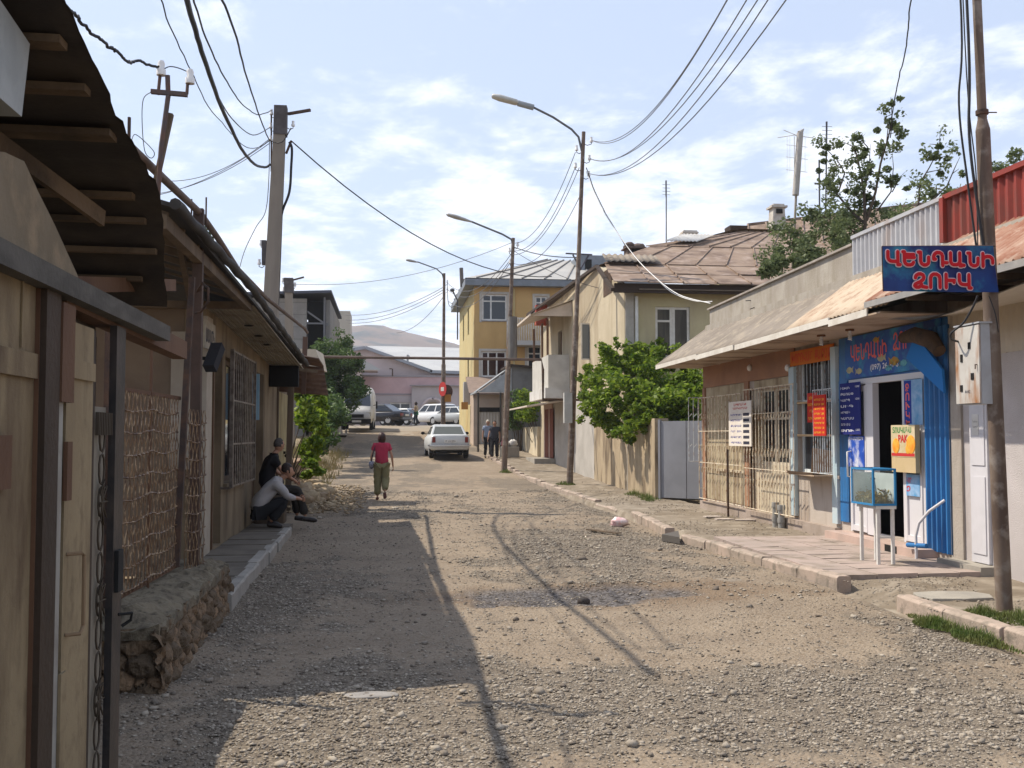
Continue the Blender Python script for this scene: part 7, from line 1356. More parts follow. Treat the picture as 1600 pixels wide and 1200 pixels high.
    if hair == 'bun': h2.ell((0, -.10, .05), (.05, .045, .05), 10, 8)
    if hair == 'cap': h2.ell((0, .09, .06), (.06, .05, .012), 10, 6)
    hk.add([hc+M3 @ V3(p) for p in h2.v], h2.f, 0, True); hk.build('cap' if hair == 'cap' else 'hair', hairm, r)
    # clothes: looser skins over the body
    up_ = {}; e2 = []
    low = J['pelvis'].lerp(J['spine'], -.62 if J['pelvis'].z > .8 else -.2); up_['a'] = (low, (.185*(1.08 if fem else 1), .165)); up_['sp'] = (J['spine'], (waist*1.28, .135)); up_['ch'] = (J['chest'], (.185*sw_, .145)); up_['nk'] = (J['chest'].lerp(J['neck'], .74), .098); e2 += [('a', 'sp'), ('sp', 'ch'), ('ch', 'nk')]
    for s_ in 'LR':
        up_['sh'+s_] = (J['sh'+s_], .092*sw_); t_ = .55 if short else 1.0; up_['sl'+s_] = (J['sh'+s_].lerp(J['el'+s_], t_), .064*sw_); e2 += [('ch', 'sh'+s_), ('sh'+s_, 'sl'+s_)]
        if not short: up_['w'+s_] = (J['el'+s_].lerp(J['wr'+s_], .72), .042); e2.append(('sl'+s_, 'w'+s_))
    vs, fs = skin_geo(up_, e2, 'a', 2); c_ = MB(); c_.add([p+V3((noise.noise(p*9), noise.noise(p*9+V3((5, 0, 0))), 0))*.012+p0_fold(p) for p in vs], fs, 0, True); c_.build('shirt', shirt, r)
    dn = {}; e3 = []; dn['pel'] = (J['pelvis'], (.135*(1.05 if fem else 1), .115))
    for s_ in 'LR':
        dn['hp'+s_] = (J['hp'+s_]-V3((0, 0, .02)), .105*legr); dn['kn'+s_] = (J['kn'+s_], .078*legr); dn['an'+s_] = (J['an'+s_]+(J['kn'+s_]-J['an'+s_]).normalized()*.03, .070*legr); e3 += [('pel', 'hp'+s_), ('hp'+s_, 'kn'+s_), ('kn'+s_, 'an'+s_)]
    vs, fs = skin_geo(dn, e3, 'pel', 2); c_ = MB(); c_.add([p+V3((noise.noise(p*8), noise.noise(p*8+V3((5, 0, 0))), 0))*.010+p0_fold(p) for p in vs], fs, 0, True); c_.build('trousers', trousers, r)
    for s_ in 'LR':
        a = J['an'+s_]; d = J.get('toe'+s_, a+V3((0, .16, -.06)))-a; c_ = MB(); heel = a-V3((d.x, d.y, 0)).normalized()*.04+V3((0, 0, -.035)); tip = a+d
        c_.tube([heel, a.lerp(tip, .35)+V3((0, 0, -.02)), a.lerp(tip, .75)+V3((0, 0, -.01)), tip+V3((0, 0, .0))], [.035, .043, .042, .022], 10); c_.build('shoe', shoem, r)
    r.location = (loc[0], loc[1], gz(loc[1]) if z is None else z); r.rotation_euler = (0, 0, rz); return r
stand = dict(pelvis=(0, 0, .93), spine=(0, 0, 1.10), chest=(0, .0, 1.30), neck=(0, .01, 1.44), head=(0, .03, 1.57), shL=(-.17, 0, 1.36), shR=(.17, 0, 1.36), elL=(-.22, -.03, 1.08), elR=(.22, -.02, 1.08), wrL=(-.22, .07, .86), wrR=(.24, .05, .85), hpL=(-.09, 0, .88), hpR=(.09, 0, .88), knL=(-.10, .10, .48), knR=(.10, -.0, .48), anL=(-.10, .12, .08), anR=(.10, -.2, .10))
hairb = mat('dark_hair', (.022, .014, .011), (.04, .025, .018), 30, .6); hairr = mat('auburn_hair', (.028, .009, .007), (.045, .015, .010), 25, .5); blackshoe = mat('dark_shoe', (.02, .015, .013), rough=.5); greyh = mat('cropped_grey_hair', (.055, .045, .04), (.08, .07, .06), 40, .8)
khaki = mat('khaki_cloth', (.22, .20, .105), (.185, .165, .085), 5, .9, .2); rose = mat('rose_cloth', (.42, .035, .075), (.36, .03, .065), 5, .9, .2)
J = dict(stand); J.update(head=(0, .02, 1.53), neck=(0, 0, 1.41), elR=(.25, -.04, 1.10), wrR=(.28, .03, .86), elL=(-.25, -.06, 1.10), wrL=(-.26, .06, .93), knL=(-.09, .06, .48), anL=(-.10, .02, .08), knR=(.10, .02, .50), anR=(.08, -.20, .22), toeR=(.08, -.24, .05), toeL=(-.10, .18, .03))
person('walking_woman', 'woman walking away in rose top and khaki trousers with shoulder bag', J, (-.13, 26.4), 0.02, rose, khaki, hairr, mat('brown_shoe', (.10, .04, .03)), hair='bob', fem=True, legr=1.28, waist=.125)
bgk = thing('shoulder_bag', 'white and navy shoulder bag hanging at the walking woman\'s left hip', 'bag'); k = MB(); k.ell((-.25, .0, .90), (.07, .15, .12), 14, 10, fn=lambda a, d: V3((a.x, a.y, a.z*(1-.25*max(0, d.z))))); k.build('pouch', mat('bag_print', (.62, .62, .66), (.04, .05, .12), 4, .6), bgk)
k = MB(); k.tube([(-.25, .10, .97), (-.20, .10, 1.2), (-.12, .02, 1.43), (-.15, -.08, 1.36), (-.22, -.12, 1.15), (-.25, -.10, .97)], .011, 6); k.build('strap', mat('navy_strap', (.02, .02, .04)), bgk); bgk.location = (-.13, 26.4, 0)
sq = dict(pelvis=(0, -.22, .27), spine=(0, -.16, .46), chest=(0, .04, .68), neck=(0, .18, .80), head=(0, .27, .91), shL=(-.17, .08, .72), shR=(.17, .08, .72), elL=(-.20, .26, .50), elR=(.21, .25, .50), wrL=(-.07, .44, .47), wrR=(.08, .45, .46), hpL=(-.10, -.18, .27), hpR=(.10, -.18, .27), knL=(-.16, .24, .46), knR=(.16, .24, .44), anL=(-.13, .0, .10), anR=(.14, -.02, .10), toeL=(-.16, .17, .03), toeR=(.17, .17, .03))
person('squatting_man', 'man squatting in a pale loose shirt and dark trousers, head bowed', sq, (-1.86, 17.35), -math.radians(78), mat('pale_shirt', (.42, .40, .39), (.35, .33, .325), 3, .9, .3), mat('black_cloth', (.018, .018, .020), rough=.95), hairb, blackshoe, short=False, z=.13, hair='short', face=(0.1, 1, -.25), waist=.15, legr=1.1)
si_ = dict(pelvis=(0, -.05, .60), spine=(0, -.07, .80), chest=(0, .0, 1.04), neck=(0, .08, 1.20), head=(0, .15, 1.33), shL=(-.18, .03, 1.10), shR=(.18, .03, 1.10), elL=(-.22, .16, .86), elR=(.22, .18, .85), wrL=(-.12, .38, .74), wrR=(.12, .40, .72), hpL=(-.10, .0, .58), hpR=(.10, .0, .58), knL=(-.13, .44, .56), knR=(.14, .45, .58), anL=(-.12, .50, .10), anR=(.14, .58, .10), toeL=(-.12, .70, .03), toeR=(.15, .78, .03))
person('seated_man', 'seated man with cropped hair in a black T-shirt looking up the street', si_, (-1.98, 18.35), -math.radians(72), mat('black_shirt', (.012, .012, .014), rough=.95), mat('charcoal_cloth', (.030, .026, .022), rough=.95), greyh, blackshoe, z=.12, hair='crop', face=(-.5, 1, 0))
k = MB(); k.box(-2.22, -1.72, 18.15, 18.6, .12, .60); o = k.build('seat_block', M_['wood'], None, bevel=.02); tag(o, 'dark wooden box the seated man sits on', 'box')
drk = mat('dark_polo', (.035, .035, .045), rough=.9); blk_ = mat('black_trousers', (.018, .017, .02), rough=.9); gb_ = mat('greyblue_shirt', (.24, .28, .36), (.2, .24, .32), 4, .9)
J = dict(stand); J.update(elR=(.24, .05, 1.12), wrR=(.28, .12, .90), anR=(.10, .18, .09), knR=(.10, .12, .49), knL=(-.10, .02, .49), anL=(-.10, -.1, .09), toeL=(-.1, .06, .03))
person('walking_man', 'man in dark polo shirt and black trousers walking on the pavement, nearer of the pair', J, (4.62, 45.2), math.pi-.15, drk, blk_, hairb, blackshoe, legr=1.05)
J = dict(stand); J.update(knL=(-.1, .12, .48), anL=(-.1, .2, .1))
person('capped_man', 'man in grey blue shirt and pale cap, partly behind his companion', J, (4.42, 46.2), math.pi, gb_, blk_, mat('pale_cap', (.5, .47, .40)), blackshoe, hair='cap')
k = MB(); k.ell((4.98, 45.1, gz(45)+.72), (.10, .08, .16), 10, 8, fn=lambda a, d: a*(1+.2*noise.noise(d*3))); k.tube([(4.98, 45.1, gz(45)+.85), (4.92, 45.1, gz(45)+.95)], .012, 5); o = k.build('carrier_bag', mat('pink_bag', (.45, .16, .18)), None); tag(o, 'pinkish carrier bag hanging from the walking man\'s hand', 'bag')
jn = mat('dark_jeans', (.02, .03, .05)); J = dict(stand)
J.update(elL=(-.24, .0, 1.12), wrL=(-.12, .2, 1.15), wrR=(.12, .2, 1.12)); wv = person('standing_woman', 'distant woman in beige top and jeans crossing the sunny plaza', J, (2.1, 77), 1.2, mat('beige_top', (.36, .28, .18)), jn, hairb, M_['white'], hair='bob', fem=True)
k = MB(); k.tube([(0, 0, .75), (0, 0, .95), (0, 0, 1.03)], [.19, .17, .15], 12); k.build('green_wrap', mat('green_wrap', (.03, .14, .07)), wv)
# sacks and block by the two men
k = MB(); g_ = gz(46); k.box(4.95, 5.75, 45.6, 46.1, g_+.05, g_+.52); o = k.build('concrete_block', M_['concrete'], None, bevel=.03); tag(o, 'concrete block under the white sacks beside the two men', 'block')
for i, (x, y, lb) in enumerate(((5.15, 45.85, 'white crumpled sack on the concrete block, nearer the men'), (5.5, 45.85, 'white bulging sack on the concrete block, nearer the lamp post'))):
    k = MB(); k.ell((x, y, g_+.66), (.20, .19, .17), 12, 9, fn=lambda a, d: a*(1+.35*noise.noise(d*2.2+V3((i*4, 0, 0))))); o = k.build('white_sack', mat('sack_white', (.60, .58, .55), (.5, .48, .45), 6, .7), None); tag(o, lb, 'sack')
# ================================================================ lamp posts
def lamp(lab, bx_, by_, top, armpts, head0, head1, r=.085, style=0, gr_=0):
    r_ = thing('street_lamp', lab, 'street lamp', 'street lamps along the right pavement'); k = MB(); b_ = V3((bx_, by_, gz(by_)-.1)); top = V3(top)
    k.tube([b_, b_.lerp(top, .45), b_.lerp(top, .46), top], [r, r*.92, r*.72, r*.58], 12); k.build('pole', M_['pole'], r_)
    k = MB(); k.tube([V3(p) for p in armpts], .035, 8); k.build('arm', mat('lamp_arm', (.10, .11, .12), (.15, .15, .15), 5, .6), r_)
    h0, h1 = V3(head0), V3(head1); d = (h1-h0); n = d.normalized(); k = MB(); u = V3((0, 0, 1)); s_ = n.cross(u).normalized(); u = s_.cross(n)
    L_ = d.length
    if style == 0:
        k.tube([h0, h0.lerp(h1, .38)], .095, 8); k.build('gear_housing', mat('lamp_grey', (.30, .32, .34), (.25, .27, .29), 5, .5), r_); k = MB()
        secs = [(.36, .08, .06), (.42, .15, .10), (.8, .17, .11), (.97, .12, .08), (1.0, .05, .03)]
    else: secs = [(0, .04, .03), (.3, .10, .07), (.65, .16, .09), (.92, .12, .07), (1.0, .03, .02)]
    vs = []; 
    for t, w_, h_ in secs:
        c = h0.lerp(h1, t)
        for i in range(12): a = i*6.283/12; vs.append(c+s_*math.cos(a)*w_+u*math.sin(a)*h_*(1.0 if math.sin(a) > 0 else .75))
    fs = [(i*12+j, i*12+(j+1) % 12, (i+1)*12+(j+1) % 12, (i+1)*12+j) for i in range(len(secs)-1) for j in range(12)]+[tuple(range(12))[::-1], tuple(range((len(secs)-1)*12, len(secs)*12))]
    k.add(vs, fs, 0, True); k.build('lamp_head', mat('lamp_head_white', (.50, .50, .47), (.42, .42, .40), 6, .4) if style == 0 else mat('lamp_head_grey', (.30, .29, .28), (.36, .35, .33), 6, .4), r_); base(r_, (bx_, by_, gz(by_))); return r_
def ins(root_pt, side, dz=0, r=.045):
    """one hooked insulator near a pole point: returns wire anchor"""
    return root_pt+V3((side*.22, 0, dz))
Y1 = 31.0; t1 = P(912, 206, y=Y1)
L1 = lamp('nearest and tallest street lamp, with white box shaped head and meter box', 5.41, Y1, t1, [P(909, 236, y=Y1), P(904, 214, y=Y1), P(893, 202, y=Y1), P(864, 183, y=Y1), P(832, 167, y=Y1)], P(834, 168, y=Y1), P(768, 150, y=Y1), .10)
Y2 = 38.5; t2 = P(802, 372, y=Y2); L2_ = lamp('middle street lamp with grey oval head, by the balcony house', 4.28, Y2, t2, [P(802, 385, y=Y2), P(799, 374, y=Y2), P(785, 366, y=Y2), P(736, 346, y=Y2)], P(738, 347, y=Y2), P(697, 335, y=Y2), .11, 1)
Y3 = 59.0; t3 = P(694, 427, y=Y3); L3 = lamp('farthest street lamp, rising behind the parked white sedan', 3.12, Y3, t3, [P(693, 436, y=Y3), P(691, 428, y=Y3), P(682, 420, y=Y3), P(652, 409, y=Y3)], P(653, 410, y=Y3), P(634, 406, y=Y3), .13, 1)
def insset(pole, pts, y, sc=1.0):
    for i, (px, py, hx) in enumerate(pts):
        k = MB(); c = P(px, py, y=y); h_ = P(hx, py+6, y=y); k.tube([h_, h_.lerp(c, .5)+V3((0, 0, -.10*sc)), c+V3((0, 0, -.12*sc)), c], .012*sc, 5); k.build('hook', M_['wire'], pole).matrix_parent_inverse = Matrix.Translation(-pole.location)
        k = MB(); k.tube([c+V3((0, 0, -.06*sc)), c+V3((0, 0, .0)), c+V3((0, 0, .02*sc)), c+V3((0, 0, .09*sc))], [.055*sc, .05*sc, .035*sc, .04*sc], 8); k.build('insulator', M_['porc'], pole).matrix_parent_inverse = Matrix.Translation(-pole.location)
insset(L1, [(901, 232, 909), (924, 219, 912), (921, 247, 912), (899, 259, 909), (920, 272, 911)], Y1)
insset(L2_, [(809, 382, 803), (796, 391, 800), (797, 409, 800)], Y2)
insset(L3, [(699, 440, 695), (699, 452, 695)], Y3)
k = MB(); q = P(888, 640, y=30.8); k.box(q.x-.14, q.x+.10, 30.68, 30.88, P(888, 661, y=30.8).z, P(888, 614, y=30.8).z); o = k.build('junction_box', mat('pale_box', (.50, .49, .46), (.42, .41, .39), 4, .5), None); tag(o, 'pale grey junction box strapped to the nearest street lamp', 'box')
k = MB(); q = P(801, 520, y=Y2-.15); k.tube([P(801, 495, y=Y2-.15), P(801, 560, y=Y2-.15)], .17, 10); o = k.build('pole_sleeve', mat('grey_wood', (.18, .17, .16), (.12, .11, .1), 5, .9, .3, stretch=5), None); tag(o, 'grey wooden splice strapped round the middle street lamp pole', 'sleeve')
# road signs on the farthest lamp
rs_ = thing('road_sign', 'round red road sign seen edge-on upon the farthest lamp post', 'sign'); c = P(692, 608, y=58.7); k = MB(); k.tube([c+V3((-.12, -.02, 0)), c+V3((-.10, .02, 0))], .36, 20) if False else None
dsc = V3((-.86, -.45, 0)).normalized(); k.tube([c-dsc*.0, c+dsc*.03], .40, 24); k.build('disc', mat('sign_red_paint', (.50, .04, .04)), rs_); k = MB(); sd_ = dsc.cross(V3((0, 0, 1))); k.beam(c+dsc*.035-sd_*.16, c+dsc*.035+sd_*.16, .01, .22); k.build('bar', M_['white'], rs_); base(rs_, c)
k = MB(); c = P(696, 612, y=59.2); k.tube([c+V3((.05, .0, 0)), c+V3((.07, .03, 0))], .40, 20); o = k.build('road_sign', M_['steel'], None); tag(o, 'dark back of a second round sign behind the red one', 'sign')
k = MB(); c = P(697, 622, y=58.8); k.box(c.x-.08, c.x+.28, 58.75, 58.8, c.z-.22, c.z+.2); o = k.build('road_sign', MATS['ochre_box'], None); tag(o, 'small ochre plate under the round road signs', 'sign')
# concrete poles left
cp = thing('concrete_pole', 'tall square concrete power pole rising behind the left roofs', 'pole'); Yc = 24.6; a, b_, c, d = P(413, 470, y=Yc), P(433, 470, y=Yc), P(429, 168, y=Yc), P(449, 168, y=Yc)
pr2 = mat('pole_concrete', (.27, .232, .19), (.21, .18, .148), 1.5, .9, .3, 30, stretch=4)
def taper(mb, p0, p1, w0, w1):
    p0, p1 = V3(p0), V3(p1); mb.hexa([p0+V3(v_)*w0/2 for v_ in ((-1, -1, 0), (1, -1, 0), (1, 1, 0), (-1, 1, 0))]+[p1+V3(v_)*w1/2 for v_ in ((-1, -1, 0), (1, -1, 0), (1, 1, 0), (-1, 1, 0))])
bt = P(424, 470, y=Yc); tp = P(439, 168, y=Yc); dr_ = (bt-tp)/(bt.z-tp.z); ft = tp+dr_*(0-tp.z); k = MB(); taper(k, ft, tp, .42, .25); k.build('shaft', pr2, cp)
k = MB(); taper(k, P(438, 212, y=Yc), P(439, 167, y=Yc), .30, .29); k.build('head_plate', mat('dark_pole_head', (.10, .09, .09), (.07, .06, .06), 6, .8), cp); k = MB(); k.beam(P(450, 178, y=Yc), P(485, 172, y=Yc-.2), .06, .06); k.build('bracket', M_['steel'], cp)
k = MB(); k.beam(P(413, 376, y=Yc), P(413, 414, y=Yc), .10, .16); k.build('side_plate', MATS['dark_pole_head'], cp); k = MB(); k.tube([P(447, 240, y=Yc), P(455, 220, y=Yc)], .03, 5); k.tube([P(424, 172, y=Yc), P(424, 268, y=Yc)], .02, 5); k.build('stay', M_['steel'], cp); base(cp, ft)
insset(cp, [(424, 176, 431), (423, 197, 431), (423, 217, 431), (458, 194, 449), (408, 380, 413), (405, 410, 413)], Yc, .8)
c2 = thing('concrete_pole', 'smaller farther concrete pole against the grey block building', 'pole'); Yd = 42; k = MB(); taper(k, P(454, 760, y=Yd), P(451, 436, y=Yd), .40, .28); k.build('shaft', pr2, c2); k = MB(); taper(k, P(452, 458, y=Yd), P(451, 435, y=Yd), .36, .36); k.build('head_plate', MATS['dark_pole_head'], c2); k = MB(); k.beam(P(456, 438, y=Yd), P(475, 433, y=Yd), .06); k.build('bracket', M_['steel'], c2); base(c2, P(454, 700, y=Yd)); insset(c2, [(461, 445, 455), (443, 452, 449), (442, 438, 449)], Yd, 1.0)
# ================================================================ wires
def pw(name, lab, pts, r=.012, **kk): wire(name, lab, [P(a, b, y=c) for a, b, c in pts], r, **kk)
pw('power_line', 'thick twisted black cable drooping from the top edge onto the concrete pole', [(283, -30, 9), (300, 30, 10.5), (318, 90, 12), (345, 165, 15), (376, 230, 18.5), (398, 257, 21.5), (415, 261, 24), (422, 257, 24.4)], .028, wig=.006)
pw('power_line', 'thin wire left of the thick twisted cable', [(247, -20, 9), (265, 40, 10), (298, 110, 12.5), (325, 165, 15), (362, 210, 19)], .007, wig=.01)
pw('power_line', 'black wire drooping to the top insulator of the concrete pole', [(318, -20, 10), (345, 60, 12.5), (372, 125, 16), (393, 170, 20), (405, 188, 22.5), (424, 172, 24.4)] if False else [(297, -20, 10), (322, 60, 12), (350, 120, 15), (376, 160, 19), (402, 179, 22.5), (424, 173, 24.4)], .011, wig=.008)
pw('power_line', 'steep black wire falling to the third insulator of the concrete pole', [(338, -20, 10), (365, 45, 12), (385, 120, 16), (405, 180, 20), (421, 218, 24), (440, 222, 24.3), (455, 200, 24.3)], .013, wig=.008)
pw('power_line', 'slack wire dipping beneath the second insulator of the concrete pole', [(338, 145, 16), (362, 185, 18), (395, 211, 21), (422, 199, 24.4)], .010)
pw('power_line', 'slack wire dipping beneath the third insulator of the concrete pole', [(368, 218, 18), (388, 231, 20.5), (407, 229, 22.5), (423, 217, 24.4)], .008)
pw('power_line', 'crinkled black cable running from the roof corner to the white insulator', [(88, -20, 5.5), (105, 12, 5.8), (120, 25, 6), (125, 33, 6.05), (143, 52, 6.2), (160, 65, 6.4), (170, 73, 6.6), (178, 77, 6.7), (185, 82, 6.8), (197, 94, 7.0), (207, 98, 7.2), (217, 94, 7.3), (232, 103, 7.5), (252, 105, 7.6)], .010, wig=.008)
pw('power_line', 'short thin jumper between the two white insulators', [(256, 108, 7.6), (265, 104, 7.6), (278, 106, 7.6), (293, 112, 7.6)], .004)
pw('power_line', 'fine loose wire looping down from the iron crossbar', [(236, 144, 7.6), (224, 155, 7.6), (222, 190, 7.6), (226, 235, 7.6), (236, 247, 7.6), (241, 238, 7.6), (225, 220, 7.6), (211, 210, 7.6), (206, 218, 7.4)], .003)
for i, (a, b, c, d) in enumerate(((215, 310, 421, 220), (225, 305, 421, 224), (265, 283, 421, 217))): pw('power_line', ['thin service wire dropping left behind the roof, lowest of three', 'thin service wire dropping left behind the roof, middle of three', 'thin service wire dropping left behind the roof, highest of three'][i], [(a, b, 26), (c, d, Yc)], .008, sag=.25)
pw('power_line', 'thick black cable hanging down the right side of the concrete pole', [(452, 222, Yc), (456, 232, Yc), (455, 260, Yc), (452, 300, Yc), (440, 335, Yc), (438, 380, Yc), (436, 430, Yc), (434, 480, Yc)], .030)
pw('power_line', 'thin loose wire curving down left of the concrete pole', [(421, 220, Yc), (420, 280, Yc), (415, 330, Yc), (400, 355, Yc), (383, 390, Yc), (374, 420, 24)], .009)
pw('power_line', 'long black cable crossing the street from the concrete pole to the balcony house', [(455, 220, Yc), (862, 432, 37)], .016, sag=.9)
pw('power_line', 'continuation of the long cable to the cream house eaves', [(803, 386, Y2), (905, 402, 33)], .016, sag=.12)
pw('power_line', 'cable from the middle lamp to the house gable', [(803, 392, Y2), (935, 450, 33)], .010, sag=.15)
pw('power_line', 'thin pale wire crossing from the small concrete pole to the middle lamp', [(461, 444, 42), (800, 379, Y2)], .010, m=M_['wirel'], sag=.5)
for i, (px, py, qx, qy) in enumerate(((899, 238, 803, 380), (901, 256, 803, 392), (905, 262, 800, 398), (909, 300, 803, 412))): pw('power_line', ['thin wire between nearest and middle lamp, top of the bundle', 'thin wire between nearest and middle lamp, second of the bundle', 'thin wire between nearest and middle lamp, third of the bundle', 'thin wire between nearest and middle lamp, lowest of the bundle'][i], [(px, py, Y1), (qx, qy, Y2)], .011, m=M_['wirel'], sag=.7)
for i, (px, py, qx, qy, pyy) in enumerate(((924, 219, 1135, 0, 15), (924, 219, 1140, -10, 16), (922, 248, 1165, 0, 14), (922, 248, 1182, 0, 14.4), (920, 271, 1198, 0, 13.6), (920, 271, 1226, 0, 13.2))):
    lb = ['thin wire from the nearest lamp to the top edge, leftmost strand', 'wire with clips from the nearest lamp, second strand', 'wire from the middle insulator of the nearest lamp, left strand', 'wire from the middle insulator of the nearest lamp, right strand', 'wire from the lowest insulator of the nearest lamp, left strand', 'wire from the lowest insulator of the nearest lamp, rightmost strand'][i]
    a, b = P(px, py, y=Y1), P(qx, qy, y=pyy); d_ = b+(b-a)*.12+V3((0, 0, .4)); wire('power_line', lb, [a, d_], .010, m=M_['wirel'], sag=1.0, n=20)
pw('power_line', 'black cable from the nearest lamp down to the cream house roof', [(916, 262, Y1), (930, 300, 30.8), (950, 340, 30.5), (980, 388, 30)], .014, wig=.01)
pw('power_line', 'pale cable from the nearest lamp over the roof to the shop corner', [(916, 268, Y1), (940, 325, 30), (985, 392, 28.7), (1020, 430, 27.5), (1060, 460, 26), (1110, 474, 23)], .012, m=M_['porc'])
pw('power_line', 'second pale cable drooping along the cream house eaves', [(1020, 430, 27.6), (1050, 457, 26.6), (1085, 470, 25), (1113, 471, 23)], .010, m=M_['porc'])
pw('power_line', 'thin wires fanning from farthest lamp to the yellow corner', [(699, 440, Y3), (700, 470, Y3), (705, 480, 58.5), (714, 475, 58)], .016)
for i, (qx, qy, pr3) in enumerate(((540, 492, 448), (540, 500, 452), (545, 505, 456), (620, 520, 462))): pw('power_line', ['faint far wire left of the farthest lamp, top', 'faint far wire left of the farthest lamp, second', 'faint far wire left of the farthest lamp, third', 'faint far wire left of the farthest lamp, lowest'][i], [(694, pr3, Y3), (qx, qy, 72)], .016, m=M_['wirel'], sag=.5)
for i, (a, b, c, d) in enumerate(((800, 395, 699, 442), (800, 402, 699, 452), (797, 410, 700, 470))): pw('power_line', ['far wire from middle to farthest lamp, upper', 'far wire from middle to farthest lamp, centre', 'far wire from middle to farthest lamp, lower'][i], [(a, b, Y2), (c, d, Y3)], .013, m=M_['wirel'], sag=.9)
pw('power_line', 'black kinked cable hanging from the top edge into the tree', [(1426, -20, 14), (1421, 20, 14.5), (1416, 70, 15.5), (1405, 120, 17), (1396, 165, 18.5), (1391, 215, 20)], .011, wig=.008)
pw('power_line', 'black cord dropping from the tree over the grey parapet', [(1350, 370, 15.5), (1347, 395, 15.2), (1340, 410, 15.1), (1337, 414, 15.05)], .010)
pw('power_line', 'dark flex hanging over the parapet end beside the pale roof', [(1165, 470, 19.5), (1180, 470, 19.4), (1182, 478, 19.3), (1172, 483, 19.2)], .009)
# antennas
def yagi(name, lab, base_p, top_p, n, half, y, m, boom=None):
    r = thing(name, lab, 'antenna'); k = MB(); k.tube([base_p, top_p], .022, 6); k.build('mast', m, r); k = MB()
    for i in range(n): z = top_p.z-.15-i*.12; k.tube([(top_p.x-half, y, z), (top_p.x+half, y, z)], .007, 4)
    k.tube([top_p+V3((-half*.2, 0, 0)), top_p+V3((-half*.2, 0, -.12*n-.1))], .008, 4); k.build('element', m, r); base(r, base_p); return r
yagi('aerial', 'thin aerial mast standing on the brown house roof', P(1041, 386, y=36), P(1041, 282, y=36), 4, .14, 36, M_['wirel'])
yagi('aerial', 'tall aerial mast rising behind the tree', P(1290, 340, y=30), P(1292, 190, y=30), 4, .16, 30, mat('dark_mast', (.07, .07, .09)))
k = MB(); k.tube([P(1281, 370, y=29), P(1280, 250, y=29)], .025, 5); k.beam(P(1273, 287, y=29), P(1305, 287, y=29), .04); o = k.build('aerial', MATS['dark_mast'], None); tag(o, 'short dark aerial pole with crosspiece beside the tall one', 'antenna')
k = MB(); q = P(566, 400, y=60); 
an = thing('tube_antenna', 'fat grey tube on a slim pole with wire grid antenna above the parapet', 'antenna'); Ya = 22.5
k = MB(); k.tube([P(1238, 420, y=Ya), P(1244, 302, y=Ya)], .028, 7); k.build('mast', mat('mast_tan', (.34, .29, .24)), an); k = MB(); k.tube([P(1243, 305, y=Ya), P(1250, 208, y=Ya)], .075, 12); k.tube([P(1250, 208, y=Ya), P(1256, 204, y=Ya)+V3((0, 0, .04))], [.07, .01], 10); k.build('tube', mat('tube_grey', (.46, .43, .39), (.38, .35, .32), 4, .6), an); k = MB()
for py in (228, 247, 267): k.tube([P(1228, py-2, y=Ya), P(1262, py+2, y=Ya)], .006, 4)
k.tube([P(1241, 213, y=Ya), P(1241, 268, y=Ya)], .010, 5)
for px in (1230, 1234, 1258): k.tube([P(px, 213, y=Ya), P(px, 270, y=Ya)], .003, 4)
k.tube([P(1215, 215, y=Ya), P(1241, 211, y=Ya), P(1273, 216, y=Ya)], .009, 4); k.tube([P(1224, 203, y=Ya), P(1246, 212, y=Ya)], .009, 4); k.build('element', M_['white'], an); base(an, P(1238, 420, y=Ya))
k = MB(); a = P(905, 400, y=60); k.beam(P(884, 396, y=47), P(925, 398, y=47), .12, .05); k.tube([P(895, 398, y=47), P(908, 422, y=47)], .04, 5); k.tube([P(920, 398, y=47), P(906, 422, y=47)], .04, 5); o = k.build('roof_antenna', MATS['dark_mast'], None); tag(o, 'dark flat rack on thin splayed legs between the two roofs', 'antenna')
# ================================================================ trees and plants
def leafmesh(cents, n, size, rr, spread, fall=(0, 0, 0), flat=.5):
    """leaf quads scattered round weighted centres [(pos, radius, weight)]"""
    V = []; F = []; R = []; ws = [c[2] for c in cents]
    for _ in range(n):
        c, rad, _w = rr.choices(cents, ws)[0]
        d = V3((rr.gauss(0, 1), rr.gauss(0, 1), rr.gauss(0, 1))).normalized()*(rr.random()**.45)*rad; p = V3(c)+V3((d.x, d.y, d.z*(.85)))
        s_ = size*rr.uniform(.6, 1.35); a = V3((rr.gauss(0, 1), rr.gauss(0, 1), rr.gauss(0, .6))).normalized(); b = a.cross(V3((rr.gauss(0, 1), rr.gauss(0, 1), rr.gauss(0, 1)))).normalized()
        o = len(V); V += [p-a*s_, p-a*s_*.2+b*s_*.55, p+a*s_*.9, p-a*s_*.2-b*s_*.55, ]; F += [(o, o+1, o+2), (o, o+2, o+3)]; r_ = rr.random(); R += [r_]*4
    return V, F, R
def foliage(name, root, V, F, R, m):
    k = MB(); k.add(V, F); o = k.build(name, m, root); a = o.data.attributes.new('rnd', 'FLOAT', 'POINT'); a.data.foreach_set('value', R); return o
def clusters(c, R_, n, rr, rad=(.3, .6), flat=.8, shell=.75):
    out = []
    for _ in range(n):
        d = V3((rr.gauss(0, 1), rr.gauss(0, 1), rr.gauss(0, 1)*flat)).normalized(); q = V3(c)+V3((d.x*R_[0], d.y*R_[1], d.z*R_[2]))*(shell+(1-shell)*rr.random()**.5 if rr.random() < .75 else rr.random()*shell)
        r_ = rr.uniform(*rad); out.append((q, r_, r_**2))
    return out
